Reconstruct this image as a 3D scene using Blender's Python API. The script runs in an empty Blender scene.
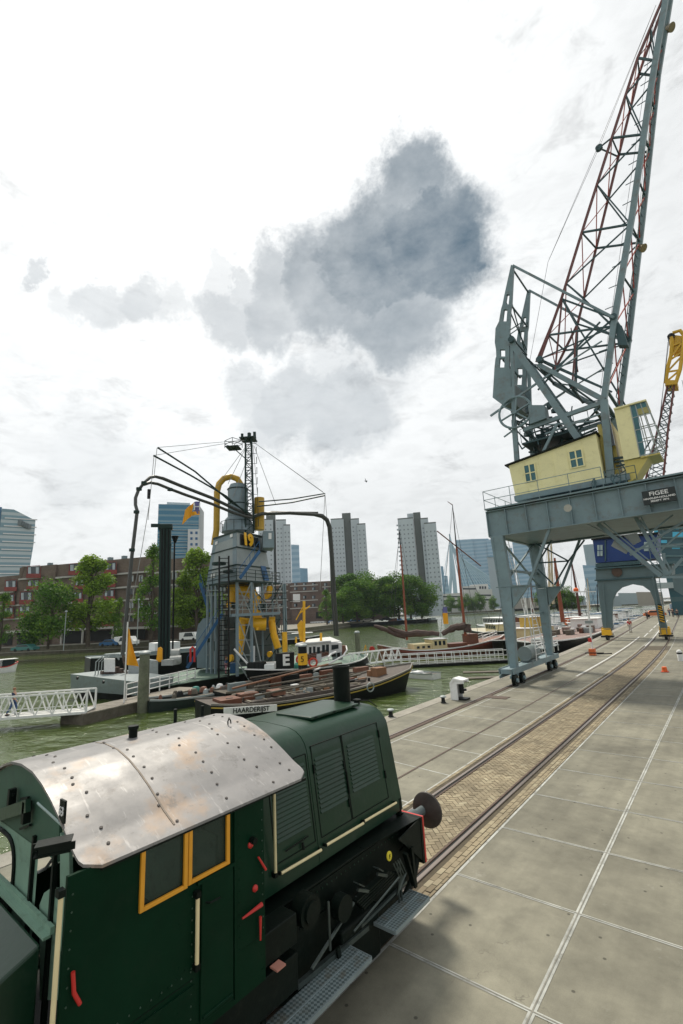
import bpy, bmesh, math, random
from mathutils import Vector, Matrix, Quaternion
random.seed(7)
S = bpy.context.scene
C = S.collection
R = math.radians
V = Vector
# ---------------------------------------------------------------- camera
F, PITCH, ROLL, YAW, CAMH = 461.612, R(12.43675), R(-3.05957), R(38.92827), 4.2
cam_d = bpy.data.cameras.new('camera'); cam = bpy.data.objects.new('camera', cam_d); C.objects.link(cam)
fw = V((-math.sin(YAW)*math.cos(PITCH), math.cos(YAW)*math.cos(PITCH), math.sin(PITCH)))
r0 = V((math.cos(YAW), math.sin(YAW), 0)); u0 = r0.cross(fw)
rr = math.cos(ROLL)*r0 + math.sin(ROLL)*u0; uu = -math.sin(ROLL)*r0 + math.cos(ROLL)*u0
M3 = Matrix((rr, uu, -fw)).transposed()
cam.matrix_world = Matrix.Translation((0, 0, CAMH)) @ M3.to_4x4()
cam_d.sensor_fit = 'VERTICAL'; cam_d.sensor_height = 36; cam_d.lens = F/1024*36
cam_d.clip_start = .1; cam_d.clip_end = 20000
S.camera = cam
EYE = V((0, 0, CAMH))
def ray(x, y): return (fw*F + rr*(x-341.5) + uu*(512-y)).normalized()
# a survey helper: where the line of sight to a point of the photograph meets a known real plane
def PZ(x, y, z=0): d = ray(x, y); return EYE + d*((z-CAMH)/d.z)
def PY(x, y, Y): d = ray(x, y); return EYE + d*(Y/d.y)
def PX(x, y, X): d = ray(x, y); return EYE + d*(X/d.x)
class Plane:
    'vertical plane through a, along direction t; local frame (s along, w away from the camera, z up)'
    def __init__(s, a, t=None):
        s.a = V((a[0], a[1], 0))
        if t is None: t = V((a[1], -a[0], 0))
        s.t = V((t[0], t[1], 0)).normalized()
        s.n = V((-s.t.y, s.t.x, 0))
        if s.n.dot(s.a) < 0: s.n = -s.n
    def hit(s, x, y):
        d = ray(x, y); k = (s.a-EYE).dot(s.n)/d.dot(s.n); p = EYE + d*k
        return (p-s.a).dot(s.t), p.z
    def w(s, q, wv=0, z=None):
        if z is None: q, z = q
        return s.a + s.t*q + s.n*wv + V((0, 0, z))
    def P(s, x, y, wv=0):
        q, z = s.hit(x, y); return s.w(q, wv, z)
# ---------------------------------------------------------------- materials
MATS = {}
def mat(name, col, rough=.6, metal=0, var=.12, scale=3., bump=.0, bscale=40., dirt=None, dirtamt=.5, spec=.5, alpha=None):
    if name in MATS: return MATS[name]
    m = bpy.data.materials.new(name); m.use_nodes = True; n = m.node_tree.nodes; l = m.node_tree.links
    b = n['Principled BSDF']; b.inputs['Roughness'].default_value = rough; b.inputs['Metallic'].default_value = metal
    b.inputs['Specular IOR Level'].default_value = spec
    tc = n.new('ShaderNodeTexCoord')
    no = n.new('ShaderNodeTexNoise'); no.inputs['Scale'].default_value = scale; no.inputs['Detail'].default_value = 6; no.inputs['Roughness'].default_value = .65
    l.new(tc.outputs['Object'], no.inputs['Vector'])
    mr = n.new('ShaderNodeMapRange'); mr.inputs['From Min'].default_value = .3; mr.inputs['From Max'].default_value = .7
    mr.inputs['To Min'].default_value = 1-var; mr.inputs['To Max'].default_value = 1+var; l.new(no.outputs['Fac'], mr.inputs['Value'])
    mx = n.new('ShaderNodeMix'); mx.data_type = 'RGBA'; mx.blend_type = 'MULTIPLY'; mx.inputs[0].default_value = 1
    mx.inputs[6].default_value = (*col, 1); l.new(mr.outputs[0], mx.inputs[7]); out = mx.outputs[2]
    if dirt:
        n2 = n.new('ShaderNodeTexNoise'); n2.inputs['Scale'].default_value = scale*2.3; n2.inputs['Detail'].default_value = 8; n2.inputs['Roughness'].default_value = .75
        l.new(tc.outputs['Object'], n2.inputs['Vector'])
        r2 = n.new('ShaderNodeMapRange'); r2.inputs['From Min'].default_value = .52; r2.inputs['From Max'].default_value = .68
        r2.inputs['To Max'].default_value = dirtamt; l.new(n2.outputs['Fac'], r2.inputs['Value'])
        m2 = n.new('ShaderNodeMix'); m2.data_type = 'RGBA'; l.new(r2.outputs[0], m2.inputs[0]); l.new(out, m2.inputs[6]); m2.inputs[7].default_value = (*dirt, 1); out = m2.outputs[2]
    l.new(out, b.inputs['Base Color'])
    if bump:
        n3 = n.new('ShaderNodeTexNoise'); n3.inputs['Scale'].default_value = bscale; n3.inputs['Detail'].default_value = 5; l.new(tc.outputs['Object'], n3.inputs['Vector'])
        bp = n.new('ShaderNodeBump'); bp.inputs['Strength'].default_value = bump; bp.inputs['Distance'].default_value = .02
        l.new(n3.outputs['Fac'], bp.inputs['Height']); l.new(bp.outputs[0], b.inputs['Normal'])
    if alpha is not None: b.inputs['Alpha'].default_value = alpha
    MATS[name] = m; return m
def node_mat(name):
    m = bpy.data.materials.new(name); m.use_nodes = True; MATS[name] = m
    return m, m.node_tree.nodes, m.node_tree.links, m.node_tree.nodes['Principled BSDF']
# ---------------------------------------------------------------- mesh builder
class MB:
    def __init__(s): s.v = []; s.f = []
    def add(s, vs, fs):
        k = len(s.v); s.v += [V(x) for x in vs]; s.f += [tuple(i+k for i in f) for f in fs]; return s
    def box(s, c, d, rz=0, m=None, taper=1):
        vs = []
        q = Matrix.Rotation(rz, 3, 'Z')
        for z in (-.5, .5):
            t = taper if z > 0 else 1
            for x, y in ((-.5, -.5), (.5, -.5), (.5, .5), (-.5, .5)):
                p = V((x*d[0]*t, y*d[1]*t, z*d[2])); p = (m @ p) if m else (q @ p); vs.append(V(c)+p)
        return s.add(vs, [(0, 3, 2, 1), (4, 5, 6, 7), (0, 1, 5, 4), (1, 2, 6, 5), (2, 3, 7, 6), (3, 0, 4, 7)])
    def bb(s, x0, x1, y0, y1, z0, z1): return s.box(((x0+x1)/2, (y0+y1)/2, (z0+z1)/2), (abs(x1-x0), abs(y1-y0), abs(z1-z0)))
    def bar(s, p, q, w=.1, h=None, up=(0, 0, 1)):
        p, q = V(p), V(q); h = h or w; d = (q-p)
        if d.length < 1e-6: return s
        z = d.normalized(); a = V(up)
        if abs(z.dot(a)) > .97: a = V((1, 0, 0)) if abs(z.x) < .9 else V((0, 1, 0))
        x = z.cross(a).normalized(); y = x.cross(z)
        vs = [o + x*sx*w/2 + y*sy*h/2 for o in (p, q) for sx, sy in ((-1, -1), (1, -1), (1, 1), (-1, 1))]
        return s.add(vs, [(0, 3, 2, 1), (4, 5, 6, 7), (0, 1, 5, 4), (1, 2, 6, 5), (2, 3, 7, 6), (3, 0, 4, 7)])
    def ibar(s, p, q, w=.2, h=.3, t=.03, up=(0, 0, 1)):
        'I section'
        p, q = V(p), V(q); z = (q-p).normalized(); a = V(up)
        x = z.cross(a).normalized(); y = x.cross(z)
        for o in (-1, 1): s.bar(p+y*o*(h/2-t/2), q+y*o*(h/2-t/2), w, t, up)
        s.bar(p, q, t, h-2*t-.002, up); return s
    def tube(s, pts, r, n=8, cap=True, closed=False):
        pts = [V(p) for p in pts]; rs = r if isinstance(r, (list, tuple)) else [r]*len(pts); k = len(s.v); x = None
        for i, p in enumerate(pts):
            a = pts[i-1] if i else (pts[-1] if closed else p); b = pts[i+1] if i < len(pts)-1 else (pts[0] if closed else p)
            z = (b-a).normalized()
            if x is None: x = z.orthogonal().normalized()
            x = (x - z*x.dot(z)).normalized(); y = z.cross(x)
            for j in range(n):
                t = 2*math.pi*j/n; s.v.append(p + (x*math.cos(t)+y*math.sin(t))*rs[i])
        m = len(pts)
        for i in range(m if closed else m-1):
            for j in range(n): s.f.append((k+i*n+j, k+i*n+(j+1) % n, k+((i+1) % m)*n+(j+1) % n, k+((i+1) % m)*n+j))
        if cap and not closed: s.f.append(tuple(k+j for j in range(n))[::-1]); s.f.append(tuple(k+(m-1)*n+j for j in range(n)))
        return s
    def cyl(s, c, r, h, n=20, axis=(0, 0, 1), r2=None):
        a = V(axis).normalized(); return s.tube([V(c), V(c)+a*h], [r, r if r2 is None else r2], n)
    def lathe(s, c, prof, n=20, axis=(0, 0, 1)):
        a = V(axis).normalized(); x = a.orthogonal().normalized(); y = a.cross(x); k = len(s.v); m = len(prof); c = V(c)
        for r, h in prof:
            for j in range(n): t = 2*math.pi*j/n; s.v.append(c+a*h+(x*math.cos(t)+y*math.sin(t))*max(r, .001))
        for i in range(m-1):
            for j in range(n): s.f.append((k+i*n+j, k+i*n+(j+1) % n, k+(i+1)*n+(j+1) % n, k+(i+1)*n+j))
        s.f.append(tuple(k+j for j in range(n))[::-1]); s.f.append(tuple(k+(m-1)*n+j for j in range(n))); return s
    def quad(s, a, b, c, d): return s.add([a, b, c, d], [(0, 1, 2, 3)])
    def prism(s, poly, d):
        'polygon of 3D points extruded by vector d'
        n = len(poly); d = V(d); p = [V(x) for x in poly]
        return s.add(p+[x+d for x in p], [tuple(range(n))[::-1], tuple(range(n, 2*n))]+[(i, (i+1) % n, n+(i+1) % n, n+i) for i in range(n)])
    def islands(s):
        'separate pieces (their boxes do not touch) as builders of their own'
        par = list(range(len(s.v)))
        def fnd(i):
            while par[i] != i: par[i] = par[par[i]]; i = par[i]
            return i
        for f in s.f:
            for a in f[1:]: par[fnd(a)] = fnd(f[0])
        comp = {}
        for i in range(len(s.v)): comp.setdefault(fnd(i), []).append(i)
        cs = list(comp.values())
        if len(cs) < 2 or len(cs) > 220: return [s]
        bx = [[(min(s.v[i][k] for i in c)-.012, max(s.v[i][k] for i in c)+.012) for k in range(3)] for c in cs]
        g = list(range(len(cs)))
        def fg(i):
            while g[i] != i: i = g[i]
            return i
        for i in range(len(cs)):
            for j in range(i):
                if all(bx[i][k][0] <= bx[j][k][1] and bx[j][k][0] <= bx[i][k][1] for k in range(3)): g[fg(i)] = fg(j)
        gr = {}
        for i in range(len(cs)): gr.setdefault(fg(i), []).append(i)
        if len(gr) < 2 or len(gr) > 100: return [s]
        out = []
        own = {}
        for r_, ids in gr.items():
            m = MB(); mp_ = {}
            for c in ids:
                for i in cs[c]: mp_[i] = len(m.v); m.v.append(s.v[i]); own[i] = m
            m.mp = mp_; out.append(m)
        for f in s.f: m = own[f[0]]; m.f.append(tuple(m.mp[i] for i in f))
        return out
    def build(s, name, m, parent=None, smooth=False, loc=None, bevel=0, tri=None):
        if parent is not None:
            parts = s.islands()
            if len(parts) > 1:
                parts.sort(key=lambda q: -len(q.v))
                return [q.build1(name, m, parent, smooth, loc, bevel) for q in parts][0]
        return s.build1(name, m, parent, smooth, loc, bevel)
    def build1(s, name, m, parent=None, smooth=False, loc=None, bevel=0, tri=None):
        me = bpy.data.meshes.new(name)
        base = V((0, 0, 0))
        if parent is not None:
            p = parent
            while p is not None: base = base + p.location; p = p.parent
        loc = V(loc) if loc is not None else None
        if loc is None: off = base; oloc = V((0, 0, 0))
        else: off = loc; oloc = loc-base
        me.from_pydata([tuple(v-off) for v in s.v], [], s.f)
        bm = bmesh.new(); bm.from_mesh(me); bmesh.ops.recalc_face_normals(bm, faces=bm.faces)
        bm.to_mesh(me); bm.free()
        if smooth:
            for p in me.polygons: p.use_smooth = True
            try: me.set_sharp_from_angle(angle=R(38))
            except Exception: pass
        me.materials.append(m); o = bpy.data.objects.new(name, me); C.objects.link(o); o.location = oloc
        if parent is not None: o.parent = parent
        if bevel:
            b = o.modifiers.new('bevel', 'BEVEL'); b.width = bevel; b.segments = 2; b.limit_method = 'ANGLE'
        return o
def tag(o, label=None, cat=None, group=None, kind=None):
    if label: o['label'] = label
    if cat: o['category'] = cat
    if group: o['group'] = group
    if kind: o['kind'] = kind
    return o
def thing(name, label, cat, loc=(0, 0, 0), group=None):
    o = bpy.data.objects.new(name, None); C.objects.link(o); o.location = loc; o.empty_display_size = .2
    return tag(o, label, cat, group)
def struct(name, mb, m, label=None, **k): return tag(mb.build(name, m, **k), label, None, None, 'structure')
def copy_tree(o, parent=None):
    c = o.copy(); C.objects.link(c); c.parent = parent
    for ch in list(o.children): copy_tree(ch, c)
    return c
def lerp(a, b, t): return V(a)*(1-t)+V(b)*t
def text_mesh(name, body, size, m, mw, parent=None, ext=.005, bold=0, align='CENTER', xs=1):
    cu = bpy.data.curves.new(name, 'FONT'); cu.body = body; cu.size = size; cu.extrude = ext; cu.offset = bold
    cu.align_x = align; cu.align_y = 'CENTER'
    t = bpy.data.objects.new('tmp', cu); C.objects.link(t); bpy.context.view_layer.update()
    me = bpy.data.meshes.new_from_object(t.evaluated_get(bpy.context.evaluated_depsgraph_get()))
    bpy.data.objects.remove(t); me.transform(Matrix.Diagonal((xs, 1, 1, 1)))
    me.materials.clear(); me.materials.append(m); o = bpy.data.objects.new(name, me); C.objects.link(o)
    base = V((0, 0, 0)); p = parent
    while p is not None: base = base + p.location; p = p.parent
    o.matrix_world = Matrix.Translation(-base) @ mw
    if parent is not None: o.parent = parent
    return o
def frame(p, xdir, zdir=(0, 0, 1)):
    'matrix whose x is along xdir, y along up, z out of the face'
    x = V(xdir).normalized(); y = V(zdir); y = (y-x*y.dot(x)).normalized(); z = x.cross(y)
    m = Matrix((x, y, z)).transposed().to_4x4(); m.translation = V(p); return m
def truss(mb, A, B, D, E_, n, w=.06, x=True):
    'lacing between chord A-B and chord D-E'
    A, B, D, E_ = map(V, (A, B, D, E_))
    for i in range(n):
        a, b, c, d = lerp(A, B, i/n), lerp(A, B, (i+1)/n), lerp(D, E_, i/n), lerp(D, E_, (i+1)/n)
        mb.bar(a, d, w) if (i % 2 == 0) else mb.bar(c, b, w)
        if x: mb.bar(b, d, w)
def railing(mb, pts, h=1., r=.022, rails=2, step=1.5):
    pts = [V(p) for p in pts]
    for a, b in zip(pts, pts[1:]):
        for k in range(rails): z = V((0, 0, h*(k+1)/rails)); mb.tube([a+z, b+z], r, 5)
        n = max(1, round((b-a).length/step))
        for i in range(n+1): p = lerp(a, b, i/n); mb.tube([p, p+V((0, 0, h))], r, 5)
def ladder(mb, a, b, w=.45, side=(1, 0, 0), step=.3, r=.02):
    a, b = V(a), V(b); s_ = V(side).normalized()*w/2
    mb.tube([a-s_, b-s_], r, 5); mb.tube([a+s_, b+s_], r, 5); n = int((b-a).length/step)
    for i in range(1, n): p = lerp(a, b, i/n); mb.tube([p-s_, p+s_], r*.7, 4)

# shared materials
STEEL = mat('crane_paint', (.165, .24, .262), .5, 0, .16, .8, .15, 25, dirt=(.13, .095, .07), dirtamt=.5)
STEELD = mat('crane_paint_dark', (.045, .09, .10), .5, 0, .2, 2, spec=.3)
CABLE = mat('steel_cable', (.04, .04, .045), .5, .3)
RUSTRED = mat('red_lead_paint', (.36, .05, .035), .6, 0, .2, 3)
YEL = mat('cab_yellow', (.80, .74, .40), .55, 0, .07, 1.2, dirt=(.38, .33, .14), dirtamt=.3)
YELB = mat('bright_yellow', (.80, .44, .012), .45, 0, .1, 2, dirt=(.35, .17, .03), dirtamt=.3)
WHITE = mat('white_paint', (.72, .73, .72), .5, 0, .06, 3, dirt=(.4, .37, .32), dirtamt=.3)
BLACK = mat('black_paint', (.008, .010, .010), .45, 0, .2, 3, dirt=(.04, .032, .025), dirtamt=.3, spec=.2)
GREYB = mat('grey_boat_paint', (.19, .235, .24), .5, 0, .1, 1, dirt=(.13, .10, .08), dirtamt=.45)
WOODM = mat('weathered_timber', (.105, .09, .068), .8, 0, .3, 3, .3, 30, dirt=(.06, .07, .04), dirtamt=.5)
GLASSD = mat('dark_glass', (.02, .03, .035), .08, 0, .1, 1)
GLASST = mat('teal_glass', (.03, .13, .15), .1, 0, .3, 1)
ORANGE = mat('safety_orange', (.75, .13, .02), .6)
REDP = mat('red_paint', (.5, .025, .02), .45, 0, .1, 3)
BLUEP = mat('blue_paint', (.012, .09, .22), .5, 0, .15, 2)
BROWN = mat('varnished_brown', (.13, .045, .022), .45, 0, .2, 3)
# ================================================================ SETTING
def shift(Y): return 0 if Y < 30 else (-.0009*(Y-30)**2 if Y < 60 else -.81-.054*(Y-60))
def strip(x0, x1, ys, z=0, dx=0):
    mb = MB()
    vs = []
    for y in ys: vs += [(x0+shift(y), y, z), (x1+shift(y), y, z)]
    mb.add(vs, [(2*i, 2*i+1, 2*i+3, 2*i+2) for i in range(len(ys)-1)]); return mb
def yr(a, b, s=4.):
    n = max(1, int((b-a)/s)); return [a+(b-a)*i/n for i in range(n+1)]
YALL = yr(-40, 28, 34)+yr(28, 110, 3)[1:]+yr(110, 420, 60)[1:]
QX = -11.7; WZ = -2.0
# water
m, n, l, b = node_mat('harbour_water')
b.inputs['Base Color'].default_value = (.062, .078, .022, 1); b.inputs['Roughness'].default_value = .04; b.inputs['IOR'].default_value = 1.33
b.inputs['Specular IOR Level'].default_value = .58
tc = n.new('ShaderNodeTexCoord'); mp = n.new('ShaderNodeMapping'); mp.inputs['Scale'].default_value = (.8, 1.25, 1); mp.inputs['Rotation'].default_value[2] = R(20); l.new(tc.outputs['Object'], mp.inputs['Vector'])
w1 = n.new('ShaderNodeTexNoise'); w1.inputs['Scale'].default_value = 1.5; w1.inputs['Detail'].default_value = 5; w1.inputs['Roughness'].default_value = .55; w1.inputs['Distortion'].default_value = .5
w2 = n.new('ShaderNodeTexNoise'); w2.inputs['Scale'].default_value = .33; w2.inputs['Detail'].default_value = 2
l.new(mp.outputs[0], w1.inputs['Vector']); l.new(mp.outputs[0], w2.inputs['Vector'])
ad = n.new('ShaderNodeMath'); ad.operation = 'MULTIPLY_ADD'; ad.inputs[1].default_value = 3.2; l.new(w2.outputs['Fac'], ad.inputs[0]); l.new(w1.outputs['Fac'], ad.inputs[2])
bp = n.new('ShaderNodeBump'); bp.inputs['Strength'].default_value = .65; bp.inputs['Distance'].default_value = .3; l.new(ad.outputs[0], bp.inputs['Height']); l.new(bp.outputs[0], b.inputs['Normal'])
w3 = n.new('ShaderNodeTexNoise'); w3.inputs['Scale'].default_value = .06; w3.inputs['Detail'].default_value = 4; l.new(tc.outputs['Object'], w3.inputs['Vector'])
cr = n.new('ShaderNodeMix'); cr.data_type = 'RGBA'; cr.inputs[6].default_value = (.048, .076, .014, 1); cr.inputs[7].default_value = (.078, .108, .030, 1); l.new(w3.outputs['Fac'], cr.inputs[0]); l.new(cr.outputs[2], b.inputs['Base Color'])
WATER = m
struct('water', MB().quad((-2600, -900, WZ), (900, -900, WZ), (900, 2600, WZ), (-2600, 2600, WZ)), WATER, 'murky green harbour water with pale sky reflections')
# concrete apron
def conc(name, col, x_j=None, pitch_y=1.96, y0=1.77, jcol=(.42, .42, .4)):
    m, n, l, b = node_mat(name); b.inputs['Roughness'].default_value = .75; b.inputs['Specular IOR Level'].default_value = .35
    tc = n.new('ShaderNodeTexCoord')
    def noise(sc, det=6, ro=.6):
        q = n.new('ShaderNodeTexNoise'); q.inputs['Scale'].default_value = sc; q.inputs['Detail'].default_value = det; q.inputs['Roughness'].default_value = ro; l.new(tc.outputs['Object'], q.inputs['Vector']); return q
    def rng(src, a, c, d, e):
        q = n.new('ShaderNodeMapRange'); q.inputs['From Min'].default_value = a; q.inputs['From Max'].default_value = c; q.inputs['To Min'].default_value = d; q.inputs['To Max'].default_value = e; l.new(src, q.inputs['Value']); return q.outputs[0]
    def mul(c1, f):
        q = n.new('ShaderNodeMix'); q.data_type = 'RGBA'; q.blend_type = 'MULTIPLY'; q.inputs[0].default_value = 1; l.new(c1, q.inputs[6]); l.new(f, q.inputs[7]); return q.outputs[2]
    rgb = n.new('ShaderNodeRGB'); rgb.outputs[0].default_value = (*col, 1)
    c = rgb.outputs[0]
    c = mul(c, rng(noise(.45, 5).outputs['Fac'], .3, .7, .66, 1.2)); c = mul(c, rng(noise(2.5, 8, .7).outputs['Fac'], .3, .7, .78, 1.16)); c = mul(c, rng(noise(90, 3).outputs['Fac'], .25, .75, .86, 1.14))
    # per slab tone
    sp = n.new('ShaderNodeSeparateXYZ'); l.new(tc.outputs['Object'], sp.inputs[0])
    def cell(o, off, p):
        a = n.new('ShaderNodeMath'); a.operation = 'SUBTRACT'; a.inputs[1].default_value = off; l.new(o, a.inputs[0])
        d = n.new('ShaderNodeMath'); d.operation = 'DIVIDE'; d.inputs[1].default_value = p; l.new(a.outputs[0], d.inputs[0])
        f = n.new('ShaderNodeMath'); f.operation = 'FLOOR'; l.new(d.outputs[0], f.inputs[0]); return f.outputs[0]
    cb = n.new('ShaderNodeCombineXYZ'); l.new(cell(sp.outputs[0], -2.37, 1.84), cb.inputs[0]); l.new(cell(sp.outputs[1], y0, pitch_y), cb.inputs[1])
    wn = n.new('ShaderNodeTexWhiteNoise'); l.new(cb.outputs[0], wn.inputs['Vector']); c = mul(c, rng(wn.outputs['Value'], 0, 1, .9, 1.08))
    # small dark spots and pale scuffs
    vo = n.new('ShaderNodeTexVoronoi'); vo.voronoi_dimensions = '2D'; vo.inputs['Scale'].default_value = 1.25; l.new(tc.outputs['Object'], vo.inputs['Vector'])
    c = mul(c, rng(vo.outputs['Distance'], .020, .032, .4, 1))
    # hairline cracks, only here and there
    dn = noise(1.6, 5); dv = n.new('ShaderNodeVectorMath'); dv.operation = 'MULTIPLY_ADD'; l.new(dn.outputs['Color'], dv.inputs[0]); dv.inputs[1].default_value = (.9, .9, 0); l.new(tc.outputs['Object'], dv.inputs[2])
    vc = n.new('ShaderNodeTexVoronoi'); vc.voronoi_dimensions = '2D'; vc.feature = 'DISTANCE_TO_EDGE'; vc.inputs['Scale'].default_value = .42; l.new(dv.outputs[0], vc.inputs['Vector'])
    ck = rng(vc.outputs['Distance'], .001, .005, 1, 0); mk = rng(noise(.7, 3).outputs['Fac'], .52, .58, 0, .55)
    cm = n.new('ShaderNodeMath'); cm.operation = 'MULTIPLY'; l.new(ck, cm.inputs[0]); l.new(mk, cm.inputs[1])
    qk = n.new('ShaderNodeMix'); qk.data_type = 'RGBA'; l.new(cm.outputs[0], qk.inputs[0]); l.new(c, qk.inputs[6]); qk.inputs[7].default_value = (.07, .065, .05, 1); c = qk.outputs[2]
    # long faint wheel and drip marks running along the quay
    mp = n.new('ShaderNodeMapping'); mp.inputs['Scale'].default_value = (3.2, .12, 1); l.new(tc.outputs['Object'], mp.inputs[0]); wm = n.new('ShaderNodeTexNoise'); wm.inputs['Scale'].default_value = 1; wm.inputs['Detail'].default_value = 5; l.new(mp.outputs[0], wm.inputs['Vector']); c = mul(c, rng(wm.outputs['Fac'], .35, .65, .9, 1.07))
    sc = noise(1.1, 10, .8); f = rng(sc.outputs['Fac'], .60, .72, 0, .55)
    q = n.new('ShaderNodeMix'); q.data_type = 'RGBA'; l.new(f, q.inputs[0]); l.new(c, q.inputs[6]); q.inputs[7].default_value = (.34, .335, .29, 1); c = q.outputs[2]
    l.new(c, b.inputs['Base Color'])
    bp = n.new('ShaderNodeBump'); bp.inputs['Strength'].default_value = .35; bp.inputs['Distance'].default_value = .004; l.new(noise(160, 4).outputs['Fac'], bp.inputs['Height']); l.new(bp.outputs[0], b.inputs['Normal'])
    return m
CONC = conc('quay_concrete', (.198, .190, .145))
q = MB(); ys = YALL
for i in range(len(ys)-1):
    a, c = ys[i], ys[i+1]; xa, xc = QX+.6+shift(a), QX+.6+shift(c)
    q.quad((xa, a, 0), (70, a, 0), (70, c, 0), (xc, c, 0))
struct('quay_paving', q, CONC, 'large square concrete slabs of the quay apron')
# granite kerb along the quay edge with a vertical wall
KERB = mat('quay_edge_stone', (.26, .245, .205), .8, 0, .2, 1.5, .35, 40, dirt=(.12, .11, .085), dirtamt=.6)
q = MB()
for i in range(len(ys)-1):
    a, c = ys[i], ys[i+1]; xa, xc = QX+shift(a), QX+shift(c); n_ = max(1, int((c-a)/1.5)) if a < 100 else 1
    for k in range(n_):
        y0, y1 = a+(c-a)*k/n_, a+(c-a)*(k+1)/n_-.012; x0, x1 = QX+shift(y0), QX+shift(y1)
        q.prism([(x0, y0, .012), (x0+.598, y0, .012), (x1+.598, y1, .012), (x1, y1, .012)], (0, 0, -.4))
struct('quay_kerb', q, KERB, 'worn stone kerb blocks along the quay edge')
WALLM = mat('quay_wall_face', (.10, .095, .075), .85, 0, .3, 1.2, .4, 12, dirt=(.03, .045, .015), dirtamt=.7)
q = MB()
for i in range(len(ys)-1):
    a, c = ys[i], ys[i+1]; xa, xc = QX+.03+shift(a), QX+.03+shift(c); q.quad((xa, a, -.02), (xc, c, -.02), (xc, c, -6), (xa, a, -6))
struct('quay_wall', q, WALLM, 'vertical quay wall dropping to the harbour water')
# joint lines
JM = mat('joint_mortar', (.37, .38, .35), .85, 0, .3, 2, dirt=(.14, .14, .12), dirtamt=.95)
JD = mat('joint_gap', (.20, .195, .165), .9, 0, .3, 4)
q = MB(); qd = MB()
Y0 = 1.77
for x, w in ((-2.37, .075), (-.5, .07), (1.35, .07), (3.2, .07), (5.05, .07)):
    q.quad((x-w/2, -30, .004), (x+w/2, -30, .004), (x+w/2, 70, .004), (x-w/2, 70, .004)); qd.quad((x-.009, -30, .008), (x+.007, -30, .008), (x+.007, 70, .008), (x-.009, 70, .008))
q2 = strip(-4.21, -4.165, yr(-5, 28, 33)+yr(28, 62, 2)[1:], .004); q.v += []; k = len(q.v); q.v += q2.v; q.f += [tuple(i+k for i in f) for f in q2.f]
q_cr = 0
for kk in range(-10, 35):
    y = Y0+1.96*kk; x0 = -4.165+shift(y); q.quad((x0, y-.028, .0045), (6, y-.028-.02, .0045), (6, y+.028-.02, .0045), (x0, y+.028, .0045)); qd.quad((x0, y-.007, .0085), (6, y-.027, .0085), (6, y-.015, .0085), (x0, y+.007, .0085))
for kk in range(-3, 19):
    y = 1.8+2.02*kk; sh = shift(y)
    q.quad((-9.33+sh, y+.18-.022, .0045), (-6.36+sh, y-.2-.022, .0045), (-6.36+sh, y-.2+.022, .0045), (-9.33+sh, y+.18+.022, .0045))
for x, w in ((-6.34, .04), (-9.35, .05)):
    q2 = strip(x-w/2, x+w/2, yr(-5, 28, 33)+yr(28, 90, 2)[1:], .004); k = len(q.v); q.v += q2.v; q.f += [tuple(i+k for i in f) for f in q2.f]
struct('paving_joints', q, JM, 'pale filled joints between the concrete slabs')
struct('paving_joint_cracks', qd, JD, 'thin dark cracks along the slab joints')
# painted far lane lines
q = strip(-7.62, -7.5, yr(30, 62, 2), .006)
for a in range(0, 4): q2 = strip(-7.15, -7.03, yr(62+a*9, 68+a*9, 2), .006); k = len(q.v); q.v += q2.v; q.f += [tuple(i+k for i in f) for f in q2.f]
q2 = strip(-6.2, -6.08, yr(50, 105, 3), .006); k = len(q.v); q.v += q2.v; q.f += [tuple(i+k for i in f) for f in q2.f]
struct('painted_lines', q, mat('road_paint', (.55, .56, .54), .7, 0, .15, 3, dirt=(.25, .25, .22), dirtamt=.6), 'worn white painted lines along the quay')
# herringbone clinker strip
m, n, l, b = node_mat('clinker_brick'); b.inputs['Roughness'].default_value = .8
at = n.new('ShaderNodeAttribute'); at.attribute_name = 'tone'
rp = n.new('ShaderNodeValToRGB'); rp.color_ramp.elements[0].color = (.13, .105, .062, 1); rp.color_ramp.elements[1].color = (.30, .265, .175, 1); e = rp.color_ramp.elements.new(.5); e.color = (.225, .185, .115, 1)
l.new(at.outputs['Fac'], rp.inputs[0]); tc = n.new('ShaderNodeTexCoord'); no = n.new('ShaderNodeTexNoise'); no.inputs['Scale'].default_value = 1.2; no.inputs['Detail'].default_value = 8; l.new(tc.outputs['Object'], no.inputs['Vector'])
mr = n.new('ShaderNodeMapRange'); mr.inputs['From Min'].default_value = .3; mr.inputs['From Max'].default_value = .7; mr.inputs['To Min'].default_value = .75; mr.inputs['To Max'].default_value = 1.25; l.new(no.outputs['Fac'], mr.inputs['Value'])
mx = n.new('ShaderNodeMix'); mx.data_type = 'RGBA'; mx.blend_type = 'MULTIPLY'; mx.inputs[0].default_value = 1; l.new(rp.outputs[0], mx.inputs[6]); l.new(mr.outputs[0], mx.inputs[7]); l.new(mx.outputs[2], b.inputs['Base Color'])
BRK = m
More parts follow.
